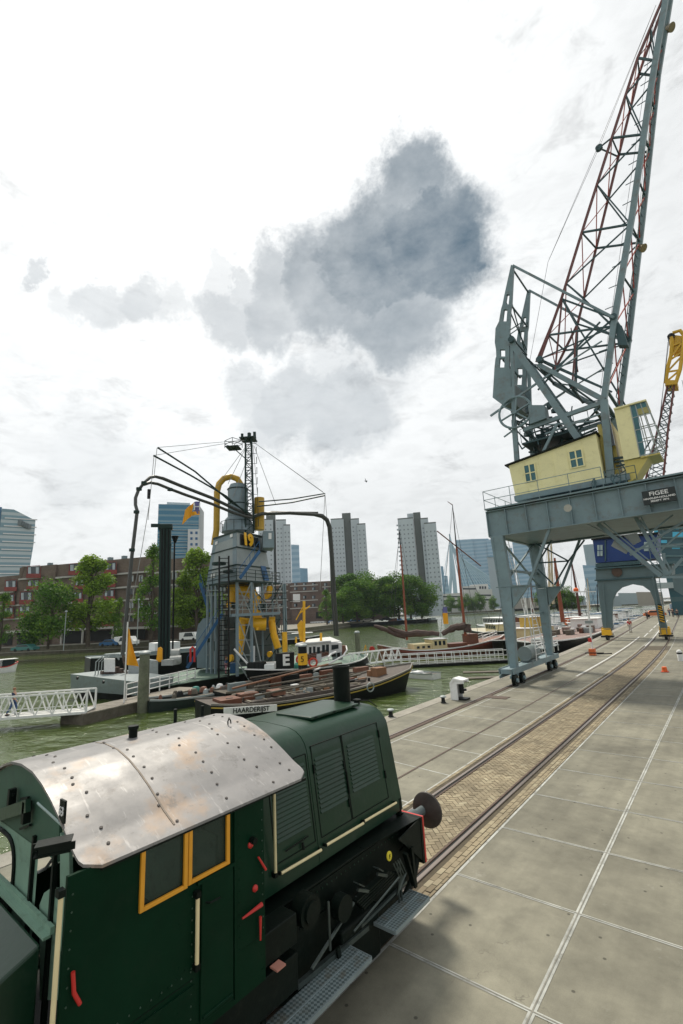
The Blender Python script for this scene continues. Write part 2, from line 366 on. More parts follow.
def bricks(name, x0, x1, y0, y1, L, W, herring, label):
    vs, fs, tones = [], [], []
    g = .006
    def put(c, u, v, hl, hw):
        if not (x0 < c[0] < x1 and y0 < c[1] < y1): return
        k = len(vs); z = .012+random.uniform(-.003, .003); tx, ty = random.uniform(-.0015, .0015), random.uniform(-.0015, .0015)
        t = min(1, max(0, random.gauss(.5, .16)))
        for su, sv in ((-1, -1), (1, -1), (1, 1), (-1, 1)):
            p = (c[0]+u[0]*su*(hl-g)+v[0]*sv*(hw-g), c[1]+u[1]*su*(hl-g)+v[1]*sv*(hw-g)); p = (min(max(p[0], x0), x1)+shift(p[1]), p[1]); vs.append((*p, z+tx*su+ty*sv))
        fs.append((k, k+1, k+2, k+3)); tones.append(t)
    if herring:
        c45 = math.sqrt(.5); n_ = int((max(x1-x0, y1-y0)+4)/W)
        for i in range(-n_, n_):
            for j in range(-n_, n_):
                for (cx, cy, hor) in ((0+L/2, W/2, 1), (L+W/2, L/2, 0) if False else (W/2-0, L/2+W, 0)):
                    pass
        # herringbone lattice: horizontals at (i*W + j*2L...), built on the unit W grid
        for i in range(-n_*2, n_*2):
            for j in range(-n_//2-2, n_//2+2):
                ax = (i+4*j)*W; ay = i*W
                for (bx, by, hor) in ((ax+W, ay+W/2, 1), (ax+W*-.5, ay+W*0+W*1, 0)):
                    X = (bx-by)*c45+(x0+x1)/2; Y = (bx+by)*c45+y0
                    u = (c45, c45); v = (-c45, c45)
                    if not hor: u, v = v, u
                    put((X, Y), u, v, L/2, W/2)
    else:
        r_ = 0; x = x0+W/2
        while x < x1:
            y = y0+(L/2 if r_ % 2 else 0)
            while y < y1: put((x, y), (0, 1), (1, 0), L/2, W/2); y += L
            x += W; r_ += 1
    me = bpy.data.meshes.new(name); me.from_pydata(vs, [], fs); me.materials.append(BRK)
    a = me.attributes.new('tone', 'FLOAT', 'FACE'); a.data.foreach_set('value', tones)
    o = bpy.data.objects.new(name, me); C.objects.link(o); tag(o, label, None, None, 'structure')
bricks('herringbone_paving', -5.95, -4.72, 3.5, 46, .2, .1, True, 'clinker bricks laid in herringbone between the rails')
bricks('brick_edging', -4.47, -4.22, 4, 46, .21, .1, False, 'clinker brick edging beside the right rail')
bricks('brick_edging', -6.31, -6.18, 4, 46, .21, .1, False, 'clinker brick edging beside the left rail')
struct('paving_bed', strip(-6.32, -4.21, yr(-40, 28, 34)+yr(28, 50, 2)[1:], .004), mat('sand_bed', (.075, .062, .04), .95, 0, .3, 4), 'dark sandy bed under the brick paving')
# rails
m, n, l, b = node_mat('polished_rail'); b.inputs['Metallic'].default_value = .85; b.inputs['Roughness'].default_value = .32; b.inputs['Base Color'].default_value = (.30, .25, .215, 1); RAILT = m
RUSTD = mat('rusty_rail', (.075, .048, .034), .75, 0, .3, 5)
def rail(cx, w, z, y0, y1, mtl, name, label, step=2, zb=-.02):
    ys = (yr(y0, 28, 40) if y0 < 28 else [y0])+(yr(28, y1, step)[1:] if y1 > 28 else [])
    mb = MB(); vs = []
    for y in ys:
        s_ = cx+shift(y); vs += [(s_-w/2, y, zb), (s_-w/2, y, z-.006), (s_-w/2+.008, y, z), (s_+w/2-.008, y, z), (s_+w/2, y, z-.006), (s_+w/2, y, zb)]
    mb.add(vs, [(6*i+j, 6*i+j+1, 6*i+6+j+1, 6*i+6+j) for i in range(len(ys)-1) for j in range(5)]); return struct(name, mb, mtl, label)
for cx, nm, ye in ((-4.6, 'right', 130), (-6.06, 'left', 62)):
    inn = 1 if nm == 'right' else -1
    rail(cx, .075, .03, -40, ye, RAILT, 'rail', f'running rail on the {nm} side of the brick strip')
    rail(cx-.115*(1 if nm == 'right' else -1), .05, .026, -40, ye, RUSTD, 'guard_rail', f'rusty guard rail inside the {nm} running rail')
    rail(cx-.06*(1 if nm == 'right' else -1), .045, .0145, -40, ye, BLACK, 'flangeway', f'dark flangeway groove beside the {nm} running rail')
rail(-7.38, .045, .012, -40, 60, RUSTD, 'slot_rail', 'thin slot rail set in the slabs left of the track')
rail(-7.345, .02, .013, -40, 60, RAILT, 'slot_rail', 'polished edge of the thin slot rail')
rail(-9.85, .07, .028, -40, 130, RAILT, 'crane_rail', 'crane rail running close to the quay edge')
rail(-9.74, .11, .0145, -40, 130, RUSTD, 'crane_rail_groove', 'dark rusty groove beside the quay edge crane rail')
rail(-9.63, .05, .024, -40, 130, RUSTD, 'crane_rail_guard', 'rusty guard strip beside the quay edge crane rail')
# opposite bank: land + quay wall
BANK = [(-260, -18), (-152.7, 40.8), (-131.5, 51.2), (-112, 60.9), (-104, 76), (-113, 110), (-132, 160), (-149, 195), (-178, 240), (-235, 330), (-300, 440)]
GROUND = mat('bank_ground', (.17, .16, .13), .85, 0, .2, .2)
q = MB()
for (a, c) in zip(BANK, BANK[1:]):
    q.quad((a[0]-1.0, a[1], 0), (c[0]-1.0, c[1], 0), (-2600, c[1]+(c[0]+2600)*.2, 0), (-2600, a[1]+(a[0]+2600)*.0-100, 0))
far = [(-300, 440), (-188, 478), (-60, 520), (60, 470), (170, 420)]
q = MB(); poly = [(x-1, y, 0) for x, y in BANK]+[(-250, 455, 0), (-200, 484, 0), (-100, 505, 0), (60, 520, 0), (900, 420, 0), (900, 560, 0), (-500, 560, 0), (-2600, 900, 0), (-2600, -400, 0)]
q.add(poly, [tuple(range(len(poly)))])
struct('far_bank', q, GROUND, 'paved ground of the opposite bank')
struct('far_shore', MB().quad((-2600, 1500, 0), (900, 1500, 0), (900, 2600, 0), (-2600, 2600, 0)), GROUND, 'distant shore beyond the river')
WALL2 = mat('bank_wall_brick', (.105, .095, .065), .9, 0, .3, .6, .3, 6, dirt=(.03, .05, .015), dirtamt=.7)
q = MB(); B2 = BANK+[(-250, 455), (-200, 484), (-100, 505), (60, 520), (900, 420)]
for a, c in zip(B2, B2[1:]):
    q.quad((a[0], a[1], .0), (c[0], c[1], .0), (c[0], c[1], -5), (a[0], a[1], -5)); q.quad((a[0], a[1], 0), (c[0], c[1], 0), (c[0]-1.05, c[1], .0), (a[0]-1.05, a[1], .0))
    d = (V(c)-V(a)).normalized(); nn = V((d.y, -d.x)); 
struct('far_quay_wall', q, WALL2, 'mossy wall of the opposite quay')
q = MB()
for a, c in zip(B2[:10], B2[1:11]):
    q.bar((a[0]-.3, a[1], .08), (c[0]-.3, c[1], .08), .7, .2); q.bar((a[0]+.1, a[1], -1.25), (c[0]+.1, c[1], -1.25), .25, .18)
struct('far_quay_coping', q, KERB, 'stone coping along the opposite quay')

# ================================================================ SKY and LIGHT
SUNPX = (200, 70); sd = ray(*SUNPX); el = math.asin(sd.z); az = math.atan2(sd.x, sd.y)
w = bpy.data.worlds.new('World'); S.world = w; w.use_nodes = True; n = w.node_tree.nodes; l = w.node_tree.links
bg = n['Background']; outw = n['World Output']
sky = n.new('ShaderNodeTexSky'); sky.sky_type = 'NISHITA'; sky.sun_disc = False; sky.sun_elevation = el; sky.sun_rotation = az; sky.air_density = 1; sky.dust_density = 2
l.new(sky.outputs[0], bg.inputs[0]); bg.inputs[1].default_value = .1
bg2 = n.new('ShaderNodeBackground'); bg2.inputs[1].default_value = .96
mixs = n.new('ShaderNodeMixShader'); mixs.inputs[0].default_value = .93; l.new(bg.outputs[0], mixs.inputs[1]); l.new(bg2.outputs[0], mixs.inputs[2]); l.new(mixs.outputs[0], outw.inputs[0])
tc = n.new('ShaderNodeTexCoord')
def math_(op, a, b_=None, c_=None, clamp=False):
    q = n.new('ShaderNodeMath'); q.operation = op; q.use_clamp = clamp
    for i, v in enumerate((a, b_, c_)):
        if v is None: continue
        if isinstance(v, (int, float)): q.inputs[i].default_value = v
        else: l.new(v, q.inputs[i])
    return q.outputs[0]
def wnoise(scale, det=6, ro=.55, dist=0, off=(0, 0, 0), sc=(1, 1, 1.6)):
    mp = n.new('ShaderNodeMapping'); mp.inputs['Location'].default_value = off; mp.inputs['Scale'].default_value = sc; l.new(tc.outputs['Generated'], mp.inputs[0])
    q = n.new('ShaderNodeTexNoise'); q.inputs['Scale'].default_value = scale; q.inputs['Detail'].default_value = det; q.inputs['Roughness'].default_value = ro; q.inputs['Distortion'].default_value = dist; l.new(mp.outputs[0], q.inputs['Vector']); return q.outputs['Fac']
def mrange(v, a, b_, c_, d, smooth=True):
    q = n.new('ShaderNodeMapRange'); q.interpolation_type = 'SMOOTHSTEP' if smooth else 'LINEAR'
    for i, x in enumerate((a, b_, c_, d)): q.inputs[i+1].default_value = x
    l.new(v, q.inputs[0]); return q.outputs[0]
# distort lookups so that cloud edges are ragged
nz = n.new('ShaderNodeTexNoise'); nz.inputs['Scale'].default_value = 6; nz.inputs['Detail'].default_value = 9; nz.inputs['Roughness'].default_value = .7; l.new(tc.outputs['Generated'], nz.inputs['Vector'])
vs_ = n.new('ShaderNodeVectorMath'); vs_.operation = 'SUBTRACT'; l.new(nz.outputs['Color'], vs_.inputs[0]); vs_.inputs[1].default_value = (.5, .5, .5)
vm = n.new('ShaderNodeVectorMath'); vm.operation = 'SCALE'; l.new(vs_.outputs[0], vm.inputs[0]); vm.inputs['Scale'].default_value = .21
va = n.new('ShaderNodeVectorMath'); va.operation = 'ADD'; l.new(tc.outputs['Generated'], va.inputs[0]); l.new(vm.outputs[0], va.inputs[1])
def blob(px, py, rpx, amt, soft=.62):
    c_ = ray(px, py); e = ray(px+rpx, py); rad = (c_-e).length
    q = n.new('ShaderNodeVectorMath'); q.operation = 'DISTANCE'; l.new(va.outputs[0], q.inputs[0]); q.inputs[1].default_value = c_
    return mrange(q.outputs['Value'], rad*soft, rad*1.15, amt, 0)
dark = None
for bb_ in [(408, 200, 58, .78), (432, 250, 70, .92), (380, 262, 74, .86), (335, 290, 62, .74), (390, 315, 66, .72), (285, 303, 46, .55), (228, 312, 36, .42), (240, 285, 22, .35), (178, 303, 26, .26), (140, 298, 28, .34), (105, 303, 26, .28), (75, 300, 22, .18), (250, 385, 34, .30), (295, 400, 46, .38), (345, 415, 50, .40), (280, 418, 36, .3), (36, 256, 20, .34), (215, 275, 20, .22), (90, 460, 60, .12), (470, 230, 34, .4), (360, 370, 60, .25), (128, 195, 20, .15)]:
    v = blob(*bb_); dark = v if dark is None else math_('MAXIMUM', dark, v)
det_ = mrange(wnoise(7, 9, .62), .3, .7, .72, 1.12, False)
dark = math_('MULTIPLY', dark, det_, clamp=True)
small = mrange(wnoise(9, 10, .66, .4, (3, 1, 2), (1, 1, 2.2)), .50, .74, 0, .30)
broad = mrange(wnoise(2.2, 5, .5, 0, (1, 5, 2)), .42, .7, 0, .10)
fine = mrange(wnoise(17, 9, .6, .6, (6, 2, 1), (1, 1, 2.6)), .42, .68, 0, .075)
base = math_('SUBTRACT', .985, math_('ADD', math_('MAXIMUM', small, broad), fine))
# glow of the veiled sun
q = n.new('ShaderNodeVectorMath'); q.operation = 'DISTANCE'; l.new(tc.outputs['Generated'], q.inputs[0]); q.inputs[1].default_value = sd
glow = mrange(q.outputs['Value'], 0, 1.1, .42, 0)
base = math_('ADD', base, glow)
colr = n.new('ShaderNodeMix'); colr.data_type = 'RGBA'; l.new(dark, colr.inputs[0])
brt = n.new('ShaderNodeMix'); brt.data_type = 'RGBA'; brt.blend_type = 'MULTIPLY'; brt.inputs[0].default_value = 1; brt.inputs[6].default_value = (.925, .94, .935, 1); l.new(base, brt.inputs[7])
l.new(brt.outputs[2], colr.inputs[6]); colr.inputs[7].default_value = (.085, .15, .205, 1)
# the lower hemisphere of the world only reflects the dull water
sep = n.new('ShaderNodeSeparateXYZ'); l.new(tc.outputs['Generated'], sep.inputs[0])
low = mrange(sep.outputs[2], -.12, -.02, .25, 1)
fin = n.new('ShaderNodeMix'); fin.data_type = 'RGBA'; fin.blend_type = 'MULTIPLY'; fin.inputs[0].default_value = 1; l.new(colr.outputs[2], fin.inputs[6]); l.new(low, fin.inputs[7])
l.new(fin.outputs[2], bg2.inputs[0])
sun = bpy.data.lights.new('sun', 'SUN'); sun.energy = 3.7; sun.angle = R(10); sun.color = (1, .92, .79)
so = bpy.data.objects.new('sun', sun); C.objects.link(so); so.rotation_euler = (-sd).to_track_quat('-Z', 'Y').to_euler()
S.view_settings.view_transform = 'Standard'; S.view_settings.look = 'None'; S.view_settings.gamma = 1; S.view_settings.exposure = .03
S.render.engine = 'CYCLES'
# ================================================================ LOCOMOTIVE
LG = mat('loco_green', (.0025, .022, .010), .45, 0, .2, 1.5, .05, 30, dirt=(.008, .024, .013), dirtamt=.5, spec=.08)
LGH = mat('loco_green_hood', (.006, .032, .016), .33, 0, .2, 1.3, .1, 14, dirt=(.026, .048, .034), dirtamt=.6, spec=.4)
LGI = mat('loco_interior_green', (.17, .29, .22), .6, 0, .15, 2, dirt=(.04, .06, .04), dirtamt=.6)
ELL_ROD = mat('rod_pale', (.3, .4, .38), .4)
LBK = mat('loco_black', (.003, .007, .005), .5, 0, .3, 4, .1, 40, dirt=(.014, .018, .013), dirtamt=.6, spec=.15)
CREAM = mat('cream_handrail', (.72, .62, .36), .4, 0, .06, 6)
AMBER = mat('amber_frame', (.66, .30, .02), .45, 0, .08, 6)
# galvanised weathered roof
m, n, l, b = node_mat('loco_roof_metal'); b.inputs['Metallic'].default_value = .15; b.inputs['Specular IOR Level'].default_value = .45
tc = n.new('ShaderNodeTexCoord')
def nz_(sc, det=8, ro=.65, st=(1, 1, 1), off=(0, 0, 0)):
    mp = n.new('ShaderNodeMapping'); mp.inputs['Scale'].default_value = st; mp.inputs['Location'].default_value = off; l.new(tc.outputs['Object'], mp.inputs[0])
    q = n.new('ShaderNodeTexNoise'); q.inputs['Scale'].default_value = sc; q.inputs['Detail'].default_value = det; q.inputs['Roughness'].default_value = ro; l.new(mp.outputs[0], q.inputs['Vector']); return q.outputs['Fac']
def mr_(v, a, c, d, e):
    q = n.new('ShaderNodeMapRange'); q.inputs[1].default_value = a; q.inputs[2].default_value = c; q.inputs[3].default_value = d; q.inputs[4].default_value = e; l.new(v, q.inputs[0]); return q.outputs[0]
def mixc(f, a, c):
    q = n.new('ShaderNodeMix'); q.data_type = 'RGBA'; l.new(f, q.inputs[0])
    for i, v in ((6, a), (7, c)):
        if isinstance(v, tuple): q.inputs[i].default_value = (*v, 1)
        else: l.new(v, q.inputs[i])
    return q.outputs[2]
c = mixc(mr_(nz_(.9), .35, .65, 0, 1), (.15, .15, .15), (.27, .262, .258))
c = mixc(mr_(nz_(3.5, 9, .7, (1, .4, 1), (2, 1, 0)), .48, .7, 0, .6), c, (.20, .20, .205))
c = mixc(mr_(nz_(1.7, 8, .6, (1, 1, 1), (4.5, 2, 0)), .55, .68, 0, .6), c, (.30, .20, .12))
c = mixc(mr_(nz_(9, 6, .6, (.3, 2.2, 1), (7, 1, 0)), .6, .72, 0, .6), c, (.42, .41, .40))
c = mixc(mr_(nz_(4, 9, .75, (1, 1, 1), (1, 8, 0)), .56, .62, 0, .55), c, (.13, .125, .12))
c = mixc(mr_(nz_(12, 9, .8, (1, .25, 1), (0, 3, 0)), .62, .72, 0, .8), c, (.14, .11, .09))
l.new(c, b.inputs['Base Color']); l.new(mr_(nz_(2.5), .3, .7, .38, .62), b.inputs['Roughness'])
bp = n.new('ShaderNodeBump'); bp.inputs['Strength'].default_value = .3; bp.inputs['Distance'].default_value = .01; l.new(nz_(2.2, 5), bp.inputs['Height']); l.new(bp.outputs[0], b.inputs['Normal'])
ROOFM = m
loco = thing('shunting_locomotive', 'dark green diesel shunting locomotive with grey barrel roof parked in the foreground', 'locomotive', (-5.3, 4, 0))
XC = -5.3; XS = -3.93   # centre line, near cab side
XF = 2*XC-XS
# roof: barrel sheet, Y 1.05 .. 4.0
prof = [(-3.88, 2.50), (-3.94, 2.53), (-4.02, 2.565), (-4.12, 2.61), (-4.25, 2.685), (-4.4, 2.765), (-4.58, 2.85), (-4.78, 2.925), (-5.02, 2.985), (-5.3, 3.005)]
prof = prof+[(2*XC-x, z) for x, z in prof[-2::-1]]
_p = []
for (a, za), (c_, zc) in zip(prof, prof[1:]):
    n_ = max(1, int(math.hypot(a-c_, za-zc)/.035)); _p += [(a+(c_-a)*k/n_, za+(zc-za)*k/n_) for k in range(n_)]
prof = _p+[prof[-1]]
def barrel(y0, y1, t, ye0=None):
    mb = MB(); vs = []
    ys_ = [y0+(y1-y0)*i/8 for i in range(9)]
    for y in ys_:
        for dz in (0, -t):
            for k, (x, z) in enumerate(prof):
                yy = y
                s_ = min(abs(x-prof[0][0]), abs(x-prof[-1][0])); rr_ = .13
                if s_ < rr_: ins = rr_-math.sqrt(max(0, rr_**2-(rr_-s_)**2)); yy = min(max(y, y0+ins), y1-ins)   # rounded corners
                vs.append((x, yy, z+dz))
    N = len(prof); f = []
    for i in range(8):
        for j in range(N-1):
            a = i*2*N+j; f.append((a, a+1, a+2*N+1, a+2*N)); a += N; f.append((a, a+2*N, a+2*N+1, a+1))
        for j in (0, N-1): a = i*2*N+j; f.append((a, a+2*N, a+3*N, a+N))
    for i in (0, 8):
        for j in range(N-1): a = i*2*N+j; f.append((a, a+1, a+N+1, a+N))
    mb.add(vs, f); return mb
roof = barrel(1.67, 4.0, .022).build('roof', ROOFM, loco, smooth=True)
def roofz(x):
    for (a, za), (c_, zc) in zip(prof, prof[1:]):
        if c_ <= x <= a: return za+(zc-za)*(a-x)/(a-c_)
    return 2.9
riv = MB(); rnd = random.Random(3)
for y in (1.9, 2.45, 3.0, 3.5, 3.85):
    for k in range(11):
        x = -4.0-.16*k+rnd.uniform(-.05, .05); riv.cyl((x, y+rnd.uniform(-.05, .05), roofz(x)-.002), .014, .008, 8, (.35*(1 if x > XC else -1), 0, 1))
riv.build('rivet', mat('rivet_dark', (.03, .025, .022), .7), roof)
sm = MB()
for y in (2.42,):
    for k in range(26):
        x0 = -3.95-k*.06; sm.bar((x0, y, roofz(x0)+.0015), (x0-.06, y, roofz(x0-.06)+.0015), .016, .006)
sm.build('seam', mat('roof_seam', (.2, .165, .13), .7, 0, .3, 8), roof)
mb = MB(); mb.lathe((XC, 2.72, 2.92), [(.045, 0), (.045, .16), (.055, .165), (.055, .2), (.04, .2)], 14); mb.build('roof_vent_stub', LBK, loco, smooth=True)
mb = MB()
for (x, y) in ((-5.75, 3.5), (-5.6, 3.8)): mb.cyl((x, y, roofz(-4.9)-.04), .022, .2, 10)
for (x, y) in ((-4.95, 3.72),): mb.tube([(x, y, 2.86), (x, y, 3.0), (x+.02, y, 3.03), (x+.05, y, 3.02), (x+.06, y, 2.98)], .008, 6)
mb.build('roof_hook', LBK, loco)
# gutter rim under the near eave
mb = MB(); mb.bb(-3.915, -3.885, 1.8, 3.95, 2.46, 2.485); mb.build('rain_gutter', LBK, loco)
# cab side with openings (built from strips around the windows)
cab = MB()
def side(mb, x, t, y0, y1, z0, z1, holes):
    ys_ = sorted(set([y0, y1]+[h[0] for h in holes]+[h[1] for h in holes])); zs = sorted(set([z0, z1]+[h[2] for h in holes]+[h[3] for h in holes]))
    for a, b_ in zip(ys_, ys_[1:]):
        for c_, d in zip(zs, zs[1:]):
            cy_, cz = (a+b_)/2, (c_+d)/2
            if any(h[0] < cy_ < h[1] and h[2] < cz < h[3] for h in holes): continue
            mb.bb(x-t/2, x+t/2, a, b_, c_, d)
WN = [(2.13, 2.50, 2.065, 2.475), (2.55, 2.93, 2.075, 2.475)]
side(cab, XS, .03, 1.58, 3.37, .95, 2.50, WN)
body = cab.build('cab_side', LG, loco)
cab = MB(); side(cab, XF, .03, 1.58, 3.37, .95, 2.50, [(1.62, 3.3, 1.5, 2.46)]); cab.build('cab_side', LG, loco)
# cab front bulkhead and rear frame
mb = MB()
mb.prism([(x, 3.33, z-.04) for x, z in prof[1:-1]]+[(XF, 3.33, 1.0), (XS-.02, 3.33, 1.0)], (0, .03, 0)); mb.build('bulkhead', LGI, loco)
# rear bulkhead: pale green sheet with an oval window, an open doorway and a low door leaf
def B(x, y): return PY(x, y, 1.7)
def rp(pts, name, m_, d=.025): return MB().prism([B(*p) for p in pts], (0, d, 0)).build(name, m_, loco)
XLf = XF+.02
def Wz(x, z): return V((x, 1.7, z))
LGD = mat('loco_headlining_green', (.03, .085, .055), .6, 0, .15, 2, dirt=(.02, .04, .03), dirtamt=.5)
MB().prism([Wz(x, z-.035) for x, z in prof if x <= B(60, 826).x]+[Wz(XLf, 2.415), Wz(B(60, 826).x, 2.415)], (0, .025, 0)).build('rear_lintel', LGD, loco)
xw0, xw1 = -6.05, B(17, 850).x
mb = MB(); z0_, z1_ = 1.62, 2.36; K = 24
cxw, czw, rw, rh_ = (xw0+xw1)/2, (z0_+z1_)/2, (xw1-xw0)/2, (z1_-z0_)/2
ov = [(cxw+rw*(abs(math.cos(t))**.6)*(1 if math.cos(t) >= 0 else -1), czw+rh_*(abs(math.sin(t))**.6)*(1 if math.sin(t) >= 0 else -1)) for t in [2*math.pi*k/K for k in range(K)]]
X0b, X1b, Z0b, Z1b = XLf, B(38, 860).x, .95, 2.42
def onrect(x, z):
    dx, dz = x-cxw, z-czw; k = min((X1b-cxw)/dx if dx > 1e-6 else 1e9, (X0b-cxw)/dx if dx < -1e-6 else 1e9, (Z1b-czw)/dz if dz > 1e-6 else 1e9, (Z0b-czw)/dz if dz < -1e-6 else 1e9); return (cxw+dx*k, czw+dz*k)
rc_ = [onrect(*p) for p in ov]
cor = []
vs = [Wz(*p) for p in ov]+[Wz(*p) for p in rc_]; mb.add(vs, [(k, (k+1) % K, K+(k+1) % K, K+k) for k in range(K)])
for (cx_, cz_) in ((X0b, Z0b), (X1b, Z0b), (X1b, Z1b), (X0b, Z1b)):
    near = sorted(rc_, key=lambda p: abs(p[0]-cx_)+abs(p[1]-cz_))
    a_ = [p for p in near if abs(p[0]-cx_) < 1e-4][0]; b_ = [p for p in near if abs(p[1]-cz_) < 1e-4][0]
    mb.add([Wz(*a_), Wz(cx_, cz_), Wz(*b_)], [(0, 1, 2)])
rb_ = mb.build1('rear_bulkhead', LGI, loco)
mb = MB(); mb.tube([Wz(*p)-V((0, .01, 0)) for p in ov], .018, 6, closed=True); mb.build('window_rim', LBK, rb_)
MB().add([Wz(*p)+V((0, .01, 0)) for p in ov], [tuple(range(K))]).build('rear_window_pane', mat('clear_glass', (.5, .55, .5), .03, 0, .05, 1, alpha=.15), rb_)
rp([(60, 833), (69, 845), (71, 960), (60, 950)], 'door_post', LGI)
mb = MB()
for x in (38.5, 60): a = B(x, 810); mb.bar((a.x, 1.69, 1.0), (a.x, 1.69, 2.5), .035)
mb.build('doorway_post', LBK, loco)
lo = [(39.5, 905), (44, 893), (51, 888), (58.5, 890), (58.5, 1000), (39.5, 1000)]; rp(lo, 'low_door_leaf', LGI)
a, c_ = B(0, 815), B(36, 803); mb = MB(); mb.bar(a-V((0, .06, 0)), c_-V((0, .06, 0)), .04, .1); mb.build('grey_shelf_bar', LGH, loco)
mb = MB(); mb.tube([B(38, 803), B(68, 830)], .012, 6); mb.build('pale_rod', ELL_ROD, loco)
for p in ((18, 797), (33, 810)): c_ = B(*p); MB().box(c_-V((0, .05, 0)), (.05, .06, .17)).build('bracket_block', LBK, loco)
mb = MB(); c_ = B(18, 792); mb.bar(c_-V((.07, .05, 0)), c_+V((.07, -.05, 0)), .02); mb.build('tap_handle', LBK, loco)
for p, q_ in (((23, 828), (33, 824)), ((24, 798), (31, 797))): MB().bar(B(*p)-V((0, .02, 0)), B(*q_)-V((0, .02, 0)), .02).build('small_clamp', LBK, loco)
# square steel arm jutting out under the eave
mb = MB(); a, c_ = PY(35, 855, 1.42), PY(72, 845, 1.62); c_.z = a.z; 
mb.bar(a, c_, .13, .012); mb.bar(a+V((0, 0, .06)), c_+V((0, 0, .06)), .13, .012); 
for s_ in (-1, 1): mb.bar(a+V((.056*s_, 0, .03)), c_+V((.056*s_, 0, .03)), .012, .05)
mb.build('roof_bracket', LBK, loco)
mb = MB(); mb.tube([PY(39, 872, 1.9), PY(46, 868, 1.9), PY(51, 861, 1.9), PY(57, 854, 1.9)], .014, 6); mb.build('grab_handle', WHITE, loco)
# cab seat and control box just seen through the windows
mb = MB(); mb.bb(-4.9, -4.5, 2.2, 2.6, 1.5, 1.62); mb.bb(-4.9, -4.8, 2.2, 2.6, 1.62, 2.05); mb.build('driver_seat', BROWN, loco)
mb = MB(); mb.bb(-5.6, -4.6, 3.3, 3.8, 1.0, 2.0); mb.cyl((-4.9, 3.28, 2.2), .14, .03, 16, (0, 1, 0)); mb.build('control_desk', LGI, loco)
# sloping rear hood with hinge strip
hc = PY(41, 944, 1.6)
mb = MB(); mb.prism([(-6.3, 1.60, hc.z), (-6.3, .6, hc.z-.42), (-6.3, .6, .95), (-6.3, 1.60, .95)], (hc.x+6.3, 0, 0))
rh = mb.build('rear_hood', LGH, loco, bevel=.02)
mb = MB(); mb.bar((-6.25, 1.63, hc.z+.03), (hc.x+.02, 1.63, hc.z+.03), .05, .02); mb.bar((-6.25, 1.665, hc.z+.06), (hc.x+.02, 1.665, hc.z+.06), .03, .05); mb.build('hinge_strip', LGI, rh)
mb = MB(); mb.bb(-6.6, -3.96, .4, 1.62, .9, .95); mb.build('rear_floor', LBK, loco)
# door in the near side
mb = MB(); mb.bb(XS+.017, XS+.035, 2.66, 2.99, 1.02, 2.02); mb.tube([(XS+.04, 2.68, 1.06), (XS+.04, 2.98, 1.06)], .012, 6); d = mb.build('door', LG, loco, bevel=.006)
MB().tube([(XS+.03, 2.70, 1.86), (XS+.07, 2.72, 1.86), (XS+.07, 2.82, 1.855)], .008, 6).build('handle', LBK, d)
mb = MB(); mb.bb(XS+.017, XS+.04, 2.62, 3.0, 2.015, 2.045); mb.bb(XS+.017, XS+.04, 3.0, 3.022, 1.0, 2.48); mb.build('door_frame', LG, loco)
# windows with amber frames
for k, (a, c_, e, f_) in enumerate(WN):
    mb = MB(); t = .022; x = XS+.022
    mb.bb(x-.01, x+.016, a-t, a+t*.6, e-t, f_); mb.bb(x-.01, x+.016, c_-t*.6, c_+t, e-t, f_); mb.bb(x-.0101, x+.0161, a+t*.6, c_-t*.6, e-t, e+t*.4); mb.bb(x-.01, x+.0158, a+t*.6, c_-t*.6, f_-t*.5, f_+.003)
    wn = mb.build('window', AMBER, loco, bevel=.004)
    MB().bb(XS-.003, XS+.003, a, c_, e, f_).build('pane', mat('cab_glass', (.03, .05, .04), .05, 0, .05, 1, alpha=.45), wn)
# cream handrails
for (y, z0, z1, x) in ((1.53, 1.0, 2.42, XS+.05), (2.61, 1.46, 1.95, XS+.05), (3.86, 1.50, 2.3, -4.30)):
    mb = MB(); mb.tube([(x, y, z0), (x, y, z1)], .017, 10); h = mb.build('handrail', CREAM, loco, smooth=True)
    mb = MB()
    for z in (z0-.012, z1+.012): mb.box((x-.012, y, z), (.06, .045, .045))
    mb.build('bracket', LBK, h)
# rivets on the cab side
mb = MB()
for i in range(13): mb.cyl((XS+.014, 1.68+i*.07, 1.22+i*.02), .006, .006, 6, (1, 0, 0))
for z in (1.2, 1.5, 1.8, 2.1): mb.cyl((XS+.014, 2.47, z), .006, .006, 6, (1, 0, 0))
for i in range(12): mb.cyl((XS+.03, 3.06, 1.34+i*.09), .006, .006, 6, (1, 0, 0)); mb.cyl((XS+.014, 3.33, 1.05+i*.11), .006, .006, 6, (1, 0, 0))
mb.build('cab_rivets', LG, loco)
RV = mat('rivet_worn', (.03, .065, .045), .4, 0, .3, 20)
mb = MB()
for k in range(12): mb.cyl((XS+.014, 1.64+k*.085, 1.42+k*.0), .0065, .007, 6, (1, 0, 0))
for k in range(9): mb.cyl((XS+.014, 1.62, 1.5+k*.11), .0065, .007, 6, (1, 0, 0))
for k in range(11): mb.cyl((XS+.014, 2.58, 1.1+k*.085), .0065, .007, 6, (1, 0, 0))
for k in range(12): mb.cyl((XS+.03, 3.33, 1.38+k*.09), .0065, .007, 6, (1, 0, 0))
mb.build('side_rivets', RV, loco)
MB().bb(XS+.0155, XS+.018, 1.6, 2.6, 1.36, 1.364).build('panel_seam', LBK, loco)
mb = MB(); mb.bar((XS+.02, 1.6, 1.30), (XS+.02, 2.6, 1.30), .02, .05); mb.build('waist_strip', LG, loco)
